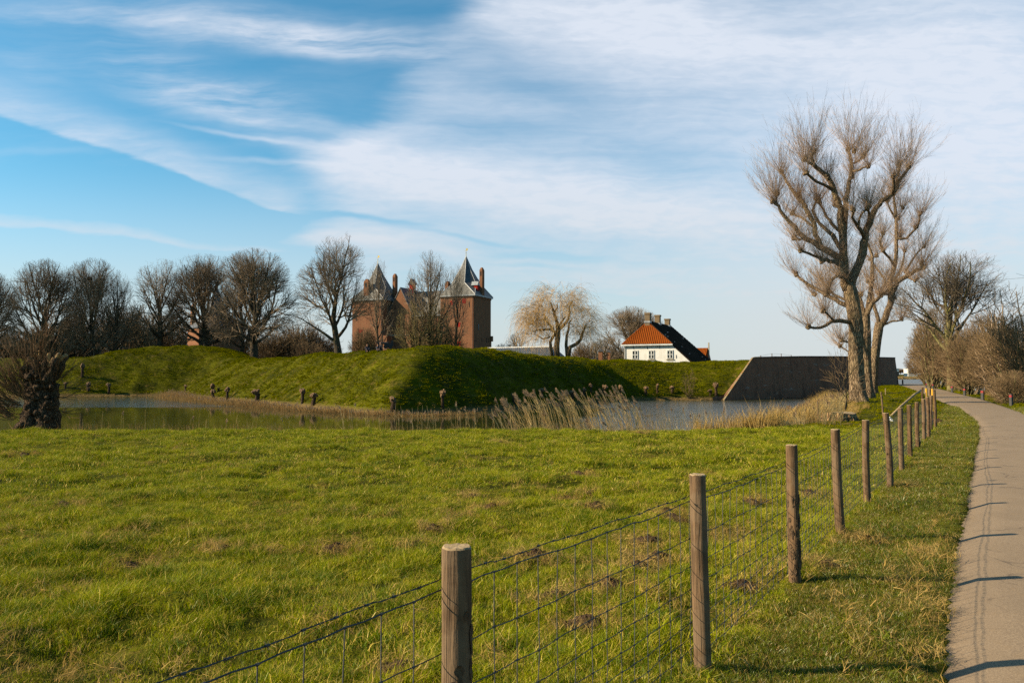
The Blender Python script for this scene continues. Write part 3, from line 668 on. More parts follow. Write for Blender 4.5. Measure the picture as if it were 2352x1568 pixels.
        u = (.10 if multi else .16) + (.86 if multi else .82) * u; kf = u * K; ki = np.minimum(kf.astype(int), K - 1); fr = (kf - ki)[:, None]
        Q = pts[ki, rep] * (1 - fr) + pts[ki + 1, rep] * fr; pd = pts[ki + 1, rep] - pts[ki, rep]; pd /= np.linalg.norm(pd, axis=1, keepdims=True)
        sd_ = rs.normal(0, 1, pd.shape); out = Q - np.array([0, 0, top * .35]); out /= np.linalg.norm(out, axis=1, keepdims=True) + 1e-6; sd_ += out * .9; sd_[:, 2] += up * .5
        sd_ -= pd * (sd_ * pd).sum(1, keepdims=True); sd_ /= np.linalg.norm(sd_, axis=1, keepdims=True); a = np.radians(ang + rs.normal(0, 9, len(rep)))[:, None]
        ND = pd * np.cos(a) + sd_ * np.sin(a); ND /= np.linalg.norm(ND, axis=1, keepdims=True)
        LM = Ln[rep] * (1.12 - u) * share + (.35 + .35 * rs.rand(len(rep))) * (1.2 if o < 2 else 1) * (1 if big else .5)
        rp = np.array(rad)[ki, rep]; P, D, R = Q, ND, rp * (.62 if o < 2 else .7)
    return tm.mesh('trunk', True), cm.mesh('crown')
DIMS = {}
def dims(meshes):      # real height and width of a built tree, so that copies can be sized to the photo
    k = meshes[1].name
    if k not in DIMS:
        V = np.empty(len(meshes[1].vertices) * 3, np.float32); meshes[1].vertices.foreach_get('co', V); V = V.reshape(-1, 3); DIMS[k] = (float(np.percentile(V[:, 2], 99.8)), 2 * float(np.percentile(np.abs(V[:, 0]), 98.0)))
    return DIMS[k]
def place_tree(name, label, cat, meshes, loc, rz=0.0, sc=1.0, group=None, mats=('bark_far', 'twig_far')):
    t = thing(name, label, cat, loc, rz, group); t.scale = sc if hasattr(sc, '__len__') else (sc, sc, sc)
    for me, nm, mm in zip(meshes, ('trunk', 'crown'), mats):
        if not me.materials: me.materials.append(M[mm])
        o = bpy.data.objects.new(nm, me); COL.objects.link(o); o.parent = t
    return t
def put(px, py, Y, zoff=0.0):          # ground point seen at column px, at distance Y
    X = ray(px, 862)[0] * Y; return (X, Y, gz(X, Y) + zoff)
def hgt(py, Y): return EYE + ray(1176, py)[1] * Y        # world height seen at row py
TS = {}
def trees_back():
    # big round oak on the rampart in front of the castle
    Y = 112; s = Y / F
    def bl(x, y, rx, rz, base, cx0): return ((x - cx0) * s, 0, hgt(y, Y) - base, rx * s, rx * s * .8, rz * s)
    g = put(775, 795, Y); base = g[2]
    TS['oak'] = bare_tree_meshes(11, 14.0, 15, 1.4, 0.55, [bl(775, 625, 68, 92, base, 775), bl(728, 668, 58, 72, base, 775), bl(818, 680, 56, 72, base, 775), bl(775, 692, 100, 66, base, 775), bl(712, 735, 38, 40, base, 775), bl(838, 740, 36, 36, base, 775)], 2800, 7, 0.42, 2, 0.95, 0.0085, 0.2, wig=0.28, kill=0.5, fork=True)
    place_tree('oak_tree', 'tall round-crowned bare tree standing alone on the rampart left of the castle', 'tree', TS['oak'], g)
    # shared shapes for the row on the left and others
    kw = dict(kill=0.52, fork=True, wig=.2)
    TS['round'] = bare_tree_meshes(21, 15.5, 14.5, 2.6, 0.55, None, 2300, 8, 0.42, 2, 1.15, 0.0085, 0.35, **kw)
    TS['fan'] = bare_tree_meshes(22, 15, 13, 1.8, 0.5, None, 2300, 9, 0.42, 2, 1.15, 0.0085, 0.5, **kw)
    TS['wide'] = bare_tree_meshes(23, 14.5, 15.5, 2.4, 0.6, None, 2300, 7, 0.42, 2, 1.15, 0.0085, 0.3, **kw)
    TS['tall'] = bare_tree_meshes(24, 15, 10.5, 3.4, 0.4, None, 1500, 6, 0.42, 2, 1.1, 0.0085, 0.45, **kw)
    TS['thin'] = bare_tree_meshes(28, 15, 10.5, 3.4, 0.32, None, 420, 4, 0.42, 2, 1.1, 0.0085, 0.45, **kw)
    TS['far'] = bare_tree_meshes(25, 10, 8.5, 2.0, 0.3, None, 500, 1, 0.5, 3, 0.9, 0.018, 0.5, kill=0.8)
    TS['bush'] = bare_tree_meshes(26, 6, 7.5, 0.7, 0.12, None, 800, 5, 0.4, 3, 1.0, 0.013, 0.6, kill=0.75)
    TS['bushl'] = bare_tree_meshes(27, 6, 7.5, 0.7, 0.12, None, 170, 4, 0.4, 2, 0.9, 0.012, 0.3, kill=0.9, sub=1)
    grp = 'bare trees on the ramparts'
    def row(nm, label, kind, px, Y, top, wpx, rz, g=grp, mats=('bark_far', 'twig_far'), cat='tree', z=None):
        p = put(px, 0, Y)
        h0, w0 = dims(TS[kind])
        if z is not None: p = (p[0], p[1], z)
        H = hgt(top, Y) - p[2]; w = wpx / F * Y
        return place_tree(nm, label, cat, TS[kind], p, rz, (1.06 * w / w0, 1.06 * w / w0, H / h0), g, mats)
    row('bare_tree', 'bare tree at the left edge of the photo, half cut off', 'round', -40, 146, 622, 150, 0.4)
    row('bare_tree', 'broad fan-shaped bare tree rising behind the gnarled willow stump', 'fan', 98, 146, 596, 165, 1.1)
    row('nest_tree', 'many-stemmed bare tree with a dark bird nest near its top', 'fan', 212, 148, 594, 130, 2.3)
    row('bare_tree', 'narrower bare tree between the nest tree and the hump', 'tall', 262, 150, 622, 92, 0.7)
    row('bare_tree', 'slim upright bare tree on the left side of the grassy hump', 'tall', 366, 150, 596, 128, 1.9)
    row('bare_tree', 'spreading bare tree in front of the brick gatehouse', 'wide', 468, 153, 586, 175, 0.3)
    row('bare_tree', 'tallest dense round bare tree right of the brick gatehouse', 'round', 583, 146, 573, 182, 2.0)
    row('bare_tree', 'dark bare tree just behind the left side of the dense round tree', 'tall', 556, 156, 600, 100, 3.1)
    row('bare_tree', 'thin bare tree behind the oak, against the left castle tower', 'thin', 868, 170, 598, 70, 0.9, mats=('bark_far', 'twig_far'))
    row('castle_tree', 'bushy leaning bare tree before the castle, left of its twin leader', 'tall', 985, 136, 578, 110, 0.2)
    row('castle_tree', 'slimmer bare tree before the right castle tower', 'thin', 1046, 138, 606, 66, 2.2)
    # ivy clad tangle at the foot of the castle trees
    for k, (px, top, w, lab) in enumerate(((955, 690, 90, 'dense tangled thicket below the gabled wing of the castle'), (1002, 690, 84, 'dense tangled thicket at the foot of the castle trees'), (1040, 745, 50, 'low thicket at the foot of the right castle tower'))):
        row('thicket', lab, 'bushl', px, 134 + k, top, w, k * 1.3, 'thickets before the castle', ('bark_far', 'twig_moss'), 'shrub')
    row('shrub', 'many-stemmed bare bush before the left castle tower', 'bush', 836, 132, 752, 62, 0.5, 'thickets before the castle', ('bark_far', 'twig_brown'), 'shrub')
    row('bare_tree', 'greyish bare tree behind the left end of the white house', 'round', 1452, 176, 704, 150, 0.9, 'bare trees by the white house', ('bark_far', 'twig_grey'), z=2.2)
    row('small_tree', 'small bare tree between the castle and the weeping willow', 'far', 1192, 190, 762, 62, 0.5, 'bare trees by the white house', ('bark_far', 'twig_grey'), z=2.2)
    row('small_tree', 'low bare tree right of the weeping willow', 'far', 1392, 160, 772, 80, 1.5, 'bare trees by the white house', ('bark_far', 'twig_purple'), z=2.2)
    # distant hedge masses seen between the trunks
    hedges = [(-20, 770, 130), (45, 762, 130), (128, 745, 130), (190, 735, 110), (292, 700, 115), (330, 722, 120), (408, 745, 110), (535, 752, 120), (648, 752, 110), (690, 735, 100), (742, 768, 70), (705, 780, 80), (1160, 785, 50), (1420, 790, 60), (1350, 780, 70), (630, 770, 90)]
    wh = ['left edge', 'willow stump', 'fan tree', 'nest tree', 'nest tree, on its right', 'hump, on its left', 'gatehouse, on its left', 'gatehouse, on its right', 'dense round tree, on its right', 'oak, well to its left', 'oak trunk', 'oak, just to its left', 'small tree right of the castle', 'white house, on its left', 'weeping willow', 'ridge of the mound']
    for k, ((px, top, w), q) in enumerate(zip(hedges, wh)):
        row('far_thicket', 'distant purple-grey thicket seen past the ' + q, 'bush', px, 252 if 300 < px < 560 else 205 + (k * 7) % 25, top + (4 if px > 560 else -6), w * 1.15, k * 0.7, 'distant thickets behind the ramparts', ('bark_far', 'twig_purple'), 'shrub', z=1.5)
trees_back()
def nest():
    rs = np.random.RandomState(3); p = at(206, 640, 147.2); b = MB(); n = 260
    A = rs.normal(0, 1, (n, 3)); A /= np.linalg.norm(A, axis=1, keepdims=True); B = A + rs.normal(0, .7, (n, 3)); B /= np.linalg.norm(B, axis=1, keepdims=True)
    S = np.array([0.5, 0.5, 0.32]); b.segs(A * S, B * S * 1.05, 0.03, 0.02)
    o = b.build('bird_nest', M['bark_dark']); o.location = p; tag(o, 'dark stick nest high in the bare tree on the left', 'bird nest')
nest()
# ------------------------------------------------------------------ pollarded giants traced limb by limb
Zc = lambda x, y: ((3000 + x / 1.96) / 1.7415, (400 + y / 1.96) / 1.7415)
Cc = lambda x, y: ((2800 + x / 1.161) / 1.7415, (350 + y / 1.161) / 1.7415)
def pollard_tree(name, label, Y0, base, trunk, limbs, heads, seed, shoot_n=52, shoot_l=3.35, mats=('bark', 'twig'), rt=0.0072, cx=None):
    """trunk: [(px,py,r)], limbs: [([(px,py)..], r0, r1, d0, d1)], heads: [(px,py,d,len)] (all in photo columns/rows, d = metres behind Y0)"""
    rng = random.Random(seed); rs = np.random.RandomState(seed)
    t = thing(name, label, 'tree', base); B = Vector(base)
    tm = MB(); cm = MB()
    tp = [at(x, y, Y0) - B for x, y, r in trunk]; tr = [r for *_, r in trunk]
    tp[0].z -= 0.5
    # subdivide the trunk for an uneven outline
    P, R = [], []
    for i in range(len(tp) - 1):
        for q in (0, 0.25, 0.5, 0.75): P.append(tp[i].lerp(tp[i + 1], q)); R.append(tr[i] + (tr[i + 1] - tr[i]) * q)
    P.append(tp[-1]); R.append(tr[-1])
    sides = 28; V = []; 
    for i, (p, r) in enumerate(zip(P, R)):
        for k in range(sides):
            th = 2 * PI * k / sides; fl = 1 + 0.05 * math.sin(th * 5 + i * .3) + 0.035 * math.sin(th * 9 - i * .5) + 0.02 * mnoise.noise((math.cos(th) * 3, math.sin(th) * 3, i * .7 + seed))
            foot = max(0, 1 - (p.z) / 0.9) if p.z > 0 else 1
            fl += foot ** 2 * 0.30 * max(0, math.sin(th * 4 + seed)) 
            V.append((p.x + math.cos(th) * r * fl, p.y + math.sin(th) * r * fl, p.z))
    n = len(P); tm.raw(V, [(i * sides + k, i * sides + (k + 1) % sides, (i + 1) * sides + (k + 1) % sides, (i + 1) * sides + k) for i in range(n - 1) for k in range(sides)])
    along = []
    for pts, r0, r1, d0, d1 in limbs:
        q = [at(x, y, Y0 + d0 + (d1 - d0) * i / (len(pts) - 1)) - B for i, (x, y) in enumerate(pts)]
        qq, rr = [], []
        for i in range(len(q) - 1):
            for s in (0, 0.5):
                v = q[i].lerp(q[i + 1], s)
                if s: v += Vector((rng.uniform(-1, 1), rng.uniform(-1, 1), rng.uniform(-1, 1))) * r1 * 0.9
                qq.append(v); u = (i + s) / (len(q) - 1); rr.append((r0 * (1 - u) + r1 * u) * rng.uniform(0.93, 1.1))
        qq.append(q[-1]); rr.append(r1 * 1.15)
        (tm if r0 > 0.1 else tm).tube(qq, rr, 9, True, 0.05, rng)
        for i in range(len(qq)): along.append((qq[i], rr[i]))
    cen = tp[-1]
    def shoots(p, n, L, outw, sp=0.85, r=rt, side=3):
        D = rs.normal(0, sp, (n, 3)); D[:, 1] *= 0.9; D[:, 2] = np.abs(D[:, 2]) * 0.5 + 0.55; D += np.array(outw)
        D /= np.linalg.norm(D, axis=1, keepdims=True); ln = L * (0.45 + 0.62 * rs.rand(n))[:, None] * (0.62 + 0.38 * np.clip(D[:, 2:3], 0, 1))
        P0 = np.array(p)[None] + rs.normal(0, 0.07, (n, 3)); cur = P0; dd = D; k = 4
        for s in range(k):
            nx = cur + dd * ln / k; cm.segs(cur, nx, r * (1 - s / k * .7), r * (1 - (s + 1) / k * .72))
            for w in range(side if s > 0 else 1):
                m = rs.rand(n) < 0.8; st = cur + (nx - cur) * rs.rand(n, 1); e = dd + rs.normal(0, 0.33, (n, 3)); e[:, 2] += 0.15; e /= np.linalg.norm(e, axis=1, keepdims=True)
                cm.segs(st[m], (st + e * ln * (0.10 + 0.20 * rs.rand(n, 1)))[m], r * 0.55, r * 0.25)
            cur = nx; dd = dd + rs.normal(0, 0.10, (n, 3)) + np.array([0, 0, 0.17]); dd /= np.linalg.norm(dd, axis=1, keepdims=True)
    for hx, hy, d, L in heads:
        p = at(hx, hy, Y0 + d) - B; o = Vector((p.x - cen.x, (p.y - cen.y) * 1.0, (p.z - cen.z) * 0.6 + 1.5)); o = o.normalized() * 0.42
        # knobbly pollard head
        for j in range(5):
            c = p + Vector((rng.uniform(-1, 1), rng.uniform(-1, 1), rng.uniform(-1, 1))) * 0.09
            tm.tube([c - Vector((0, 0, .10)), c, c + Vector((rng.uniform(-.05, .05), 0, .12))], [0.07, 0.12, 0.05], 7, True, 0.2, rng)
        shoots(p, int(shoot_n * rng.uniform(0.8, 1.2)), shoot_l * L, (o.x, o.y, o.z))
    # epicormic shoots along the limbs
    for p, r in along:
        if rng.random() < 0.95: shoots(p, rng.randint(9, 24), shoot_l * 0.58, ((p.x - cen.x) * .05, 0, .1), 0.9, rt * 0.75, 2)
    tm.build('trunk', M[mats[0]], t, True); cm.build('crown', M[mats[1]], t)
    return t
def poll():
    Z = lambda *p: [Zc(*q) for q in p]; C = lambda *p: [Cc(*q) for q in p]
    trunk = [(*Cc(742, 1478), .66), (*Cc(738, 1450), .56), (*Cc(732, 1415), .49), (*Cc(728, 1360), .455), (*Cc(722, 1250), .43), (*Cc(726, 1120), .415), (*Cc(718, 1050), .43), (*Cc(706, 985), .42), (*Cc(694, 930), .40), (*Cc(684, 895), .28)]
    limbs = [
     (Z((765, 1490), (745, 1380), (742, 1280), (735, 1150), (722, 980), (715, 850), (690, 790), (655, 700), (625, 630), (590, 585), (520, 530), (490, 480), (500, 410)), .30, .085, 0, -1.5),
     (Z((520, 530), (460, 490), (430, 465)), .09, .06, -1.3, -1.9), (Z((640, 700), (520, 640), (440, 570)), .11, .06, -.9, -2.6),
     (Z((735, 1100), (745, 950), (750, 780), (775, 650), (795, 560), (790, 470), (770, 390)), .20, .07, .2, 1.6),
     (Z((800, 560), (860, 548), (930, 520)), .09, .06, 1.0, .2), (Z((795, 500), (850, 480), (890, 440)), .07, .05, 1.2, 1.9),
     (Z((790, 1500), (800, 1400), (860, 1270), (890, 1160), (905, 1080), (920, 1000), (950, 920), (990, 840), (1030, 790), (1120, 735), (1155, 680), (1185, 610), (1245, 530)), .30, .08, 0, .8),
     (Z((1120, 735), (1130, 660), (1125, 600)), .1, .06, .5, -.6), (Z((1155, 650), (1165, 580), (1168, 508)), .09, .06, .6, 1.4),
     (Z((895, 1080), (850, 1000), (800, 920), (805, 860)), .13, .06, .1, -1.6), (Z((925, 980), (935, 900), (928, 835)), .1, .06, .2, -.8), (Z((850, 1000), (865, 910), (920, 850)), .08, .05, -.7, -1.2),
     (Z((755, 1310), (700, 1290), (650, 1265), (600, 1250), (565, 1270)), .16, .10, 0, -1.2), (Z((575, 1250), (500, 1220), (400, 1183)), .10, .06, -1.1, -1.8),
     (Z((735, 1260), (640, 1200), (560, 1160), (490, 1110), (430, 1085), (380, 1040), (310, 960), (260, 900), (225, 830), (180, 795)), .23, .07, 0, -1.0),
     (Z((210, 820), (207, 770), (210, 740)), .07, .05, -.9, -.6), (Z((430, 1090), (390, 1095), (350, 1080)), .08, .06, -.5, -1.6),
     (Z((560, 1170), (540, 1100), (510, 1010), (480, 930), (430, 840), (400, 780), (385, 745)), .18, .09, -.2, 1.2),
     (Z((400, 800), (360, 750), (300, 660), (265, 590), (245, 565)), .11, .065, 1.0, 1.8), (Z((490, 990), (430, 940), (390, 915), (335, 890)), .08, .06, .3, 1.4),
     (Z((735, 1200), (650, 1060), (580, 1000), (520, 930), (490, 870), (525, 790)), .15, .06, .1, 2.2), (Z((715, 1040), (640, 970), (600, 920), (580, 860), (540, 800)), .11, .06, 0, 1.0),
     (Z((770, 1440), (740, 1400), (690, 1380), (640, 1410), (620, 1470), (605, 1520)), .11, .06, -.2, -1.6),
     (C((705, 1020), (650, 1000), (600, 970), (540, 935), (490, 905), (445, 868)), .16, .075, 0, 1.6),
     (C((715, 1092), (650, 1082), (610, 1085), (560, 1115), (505, 1112)), .15, .07, 0, -1.2), (C((620, 1080), (600, 1060), (575, 1040)), .07, .05, -.6, -1.5)]
    H = [(*Zc(x, y), d, l) for x, y, d, l in ((500, 410, -1.5, 1.05), (430, 465, -1.9, 1.0), (440, 570, -2.6, .8), (770, 390, 1.6, 1.15), (820, 400, 1.4, 1.05), (930, 520, .2, .95), (890, 440, 1.9, .95), (1245, 530, .8, 1.1), (1125, 600, -.6, .85), (1168, 508, 1.4, 1.15),
         (1120, 720, .5, .7), (805, 860, -1.6, .7), (928, 830, -.8, .8), (920, 850, -1.2, .6), (565, 1265, -1.2, .7), (400, 1183, -1.8, .65), (180, 795, -1, .9), (210, 740, -.6, .95), (350, 1080, -1.6, .7), (385, 745, 1.2, .95), (245, 565, 1.8, 1.0),
         (335, 890, 1.4, .75), (525, 785, 2.2, .8), (540, 800, 1, .7), (605, 1520, -1.6, .7), (610, 600, -1.2, .6), (750, 780, .8, .75), (800, 600, 1.2, .6), (430, 840, .8, .6), (670, 830, 0, .5))]
    H += [(*Cc(x, y), d, l) for x, y, d, l in ((445, 868, 1.6, .8), (595, 955, .6, .6), (530, 962, 1.2, .6), (505, 1110, -1.2, .8), (575, 1035, -1.5, .75), (668, 900, .4, .6))]
    Y0 = 49.5; b = at(*Cc(742, 1478), Y0)
    pollard_tree('pollard_tree', 'tallest and nearest pollarded willow, lit grey trunk by the dry grass', Y0, (b.x, Y0, gz(b.x, Y0)), trunk, limbs, H, 7)
    tr2 = [(*Cc(800, 1420), .60), (*Cc(797, 1400), .50), (*Cc(800, 1360), .44), (*Cc(806, 1290), .40), (*Cc(818, 1200), .38), (*Cc(828, 1130), .40), (*Cc(834, 1090), .36)]
    l2 = [(C((836, 1110), (870, 1040), (890, 960), (920, 900), (975, 870), (1035, 840), (1030, 820)), .32, .12, 0, -1), (C((960, 880), (1000, 897)), .09, .06, -.6, -1.4),
     (C((885, 980), (880, 900), (905, 830), (912, 700), (910, 600), (900, 520), (905, 495)), .24, .08, 0, 2), (C((912, 700), (960, 700), (1010, 650), (1022, 590)), .13, .07, .8, 0),
     (C((905, 830), (850, 760), (835, 710), (850, 680)), .13, .07, .5, -1.5), (C((834, 1110), (810, 1020), (800, 960), (780, 900)), .18, .07, 0, 1), (C((912, 620), (880, 560), (870, 530)), .09, .06, 1.4, .6),
     (C((845, 1105), (890, 1085), (935, 1080)), .10, .06, 0, -1), (C((870, 960), (845, 960), (830, 960)), .09, .06, 0, -1), (C((900, 900), (940, 820), (950, 760)), .12, .07, .4, 1.8), (C((890, 960), (850, 880), (790, 800)), .14, .07, .2, 2.5), (C((950, 860), (1000, 780), (1040, 740)), .1, .06, .2, 2)]
    h2 = [(*Cc(x, y), d, l) for x, y, d, l in ((1030, 815, -1, 1.1), (1042, 838, -1.2, .9), (1000, 897, -1.4, .6), (905, 492, 2, 1.0), (1022, 590, 0, 1.0), (1000, 650, .2, .9), (850, 680, -1.5, .8), (780, 900, 1, .8), (870, 530, .6, .9), (935, 1078, -1, .65),
          (830, 960, -1, .8), (950, 760, 1.8, 1.0), (790, 800, 2.5, .9), (920, 610, 1.4, .9), (1040, 740, 2, .9), (965, 870, -.6, .7), (850, 760, -.6, .6), (940, 560, 1.8, .8), (890, 900, .4, .6), (930, 690, 1, .7), (905, 980, 0, .6))]
    Y1 = 73; b = at(*Cc(800, 1420), Y1)
    pollard_tree('pollard_tree', 'second pollarded willow, leaning right beyond the nearest one', Y1, (b.x, Y1, gz(b.x, Y1)), tr2, l2, h2, 8, 58, 3.9, rt=0.0095)
    tr3 = [(*Cc(786, 1450), .50), (*Cc(782, 1425), .42), (*Cc(776, 1370), .37), (*Cc(770, 1250), .34), (*Cc(772, 1150), .33), (*Cc(770, 1060), .30)]
    l3 = [(C((770, 1070), (800, 1000), (840, 965), (890, 930)), .2, .08, 0, -1), (C((770, 1070), (740, 980), (700, 900), (640, 870)), .2, .08, 0, 1.5), (C((775, 1150), (720, 1190), (660, 1175)), .09, .06, 0, -.8),
      (C((770, 1230), (700, 1235), (650, 1200)), .07, .05, 0, .8), (C((775, 1060), (800, 900), (800, 780), (770, 700)), .2, .07, 0, 1), (C((755, 1020), (620, 960), (560, 890)), .12, .07, .5, 2.5)]
    h3 = [(*Cc(x, y), d, l) for x, y, d, l in ((890, 930, -1, .8), (840, 965, -.8, .9), (640, 870, 1.5, .8), (658, 1172, -.8, .7), (650, 1200, .8, .9), (770, 700, 1, .9), (820, 780, .6, .8), (750, 960, .2, .7), (700, 900, .8, .7), (560, 890, 2.5, .8), (800, 900, 0, .7), (600, 955, 1.5, .6))]
    Y2 = 60; b = at(*Cc(786, 1450), Y2)
    pollard_tree('pollard_tree', 'dark trunk of the third pollarded willow, half hidden behind the nearest', Y2, (b.x, Y2, gz(b.x, Y2)), tr3, l3, h3, 9, 48, 3.4, rt=0.0085)
poll()
# ------------------------------------------------------------------ buildings
def brickm(name, c1, c2, mortar, sc=1.0, stain=0.5, bump=0.3, stainc=(0.10, 0.075, 0.06), chalk=0.0):
    def f(t, b):
        co = obj_co(t); g = t.add('ShaderNodeNewGeometry'); 
        nrm = t.add('ShaderNodeSeparateXYZ', {0: t.add('ShaderNodeTexCoord').outputs['Normal']}); sp = t.add('ShaderNodeSeparateXYZ', {0: co})
        k = t.m('GREATER_THAN', t.m('ABSOLUTE', nrm.outputs[0]), 0.6)
        h = t.m('ADD', t.m('MULTIPLY', sp.outputs[0], t.m('SUBTRACT', 1.0, k)), t.m('MULTIPLY', sp.outputs[1], k))
        uv = t.add('ShaderNodeCombineXYZ', {0: h, 1: sp.outputs[2], 2: 0.0}).outputs[0]
        br = t.add('ShaderNodeTexBrick', {'Vector': uv, 'Color1': (*c1, 1), 'Color2': (*c2, 1), 'Mortar': (*mortar, 1), 'Scale': 1.0, 'Mortar Size': 0.014 * sc, 'Brick Width': 0.26 * sc, 'Row Height': 0.085 * sc})
        n1 = t.noise(co, 0.5, 5, 0.65); n2 = t.noise(co, 2.6, 5, 0.7); n3 = t.noise(t.add('ShaderNodeMapping', {'Vector': co, 'Scale': (1.6, 1.6, 0.28)}).outputs[0], 1.0, 4, 0.6)
        c = t.mix(t.mapr(n2, 0.38, 0.66, 0, 0.55), br.outputs[0], (*[q * 1.35 for q in c1], 1))
        c = t.mix(t.mapr(t.m('ADD', t.m('MULTIPLY', n1, .5), t.m('MULTIPLY', n3, .5)), 0.46, 0.64, 0, stain), c, (*stainc, 1))
        if chalk:
            n4 = t.noise(t.add('ShaderNodeMapping', {'Vector': co, 'Scale': (0.35, 0.35, 1.6)}).outputs[0], 1.0, 6, 0.75)
            c = t.mix(t.mapr(n4, 0.56, 0.70, 0, chalk), c, (0.42, 0.38, 0.34, 1))
        t.l.new(c, b.inputs['Base Color'])
        bp = t.add('ShaderNodeBump', {'Height': n2, 'Strength': bump, 'Distance': 0.08}); t.l.new(bp.outputs[0], b.inputs['Normal'])
    return pmat(name, f, 0.92, 0.1)
M['castle'] = brickm('castle_brick', (0.225, 0.098, 0.062), (0.145, 0.062, 0.042), (0.30, 0.20, 0.12), 1.6, 0.5, 0.5, (0.14, 0.07, 0.045))
M['bastion'] = brickm('bastion_brick', (0.33, 0.155, 0.10), (0.22, 0.105, 0.07), (0.28, 0.20, 0.15), 1.0, 0.4, 0.6, (0.035, 0.03, 0.026), 0.55)
M['chimney'] = brickm('chimney_brick', (0.19, 0.125, 0.065), (0.13, 0.09, 0.05), (0.30, 0.26, 0.2), 1.0, 0.35)
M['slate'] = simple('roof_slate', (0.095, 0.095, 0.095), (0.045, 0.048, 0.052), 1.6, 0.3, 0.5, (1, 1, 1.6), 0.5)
M['slate_lit'] = simple('lichen_slate', (0.19, 0.18, 0.16), (0.095, 0.092, 0.085), 1.3, 0.3, 0.7, (1, 1, 1.4), 0.3)  # same slate painted paler, sunlight put into the colour of lit roof faces
M['lead'] = simple('lead_flashing', (0.36, 0.37, 0.37), (0.22, 0.23, 0.24), 2, 0, 0.5, None, 0.5)
M['red'] = simple('red_shutters', (0.34, 0.045, 0.035), (0.25, 0.035, 0.03), 3)
M['dark'] = simple('dark_opening', (0.015, 0.014, 0.014), None, 3)
M['gold'] = simple('gilded_vane', (0.75, 0.52, 0.16), (0.6, 0.4, 0.1), 3, 0, 0.35, None, 0.5, False, 0.8)
M['stone'] = simple('pale_stone', (0.48, 0.42, 0.33), (0.34, 0.29, 0.21), 3, 0.3)
CA = math.radians(24)
def ext(mb, prof, y0, y1, mi=0):
    """closed profile [(x,z)] pulled from y0 to y1"""
    n = len(prof); V = [(x, y0, z) for x, z in prof] + [(x, y1, z) for x, z in prof]
    mb.raw(V, [(i, (i + 1) % n, n + (i + 1) % n, n + i) for i in range(n)], mi)
    mb.poly([(x, y0, z) for x, z in prof][::-1], mi); mb.poly([(x, y1, z) for x, z in prof], mi)
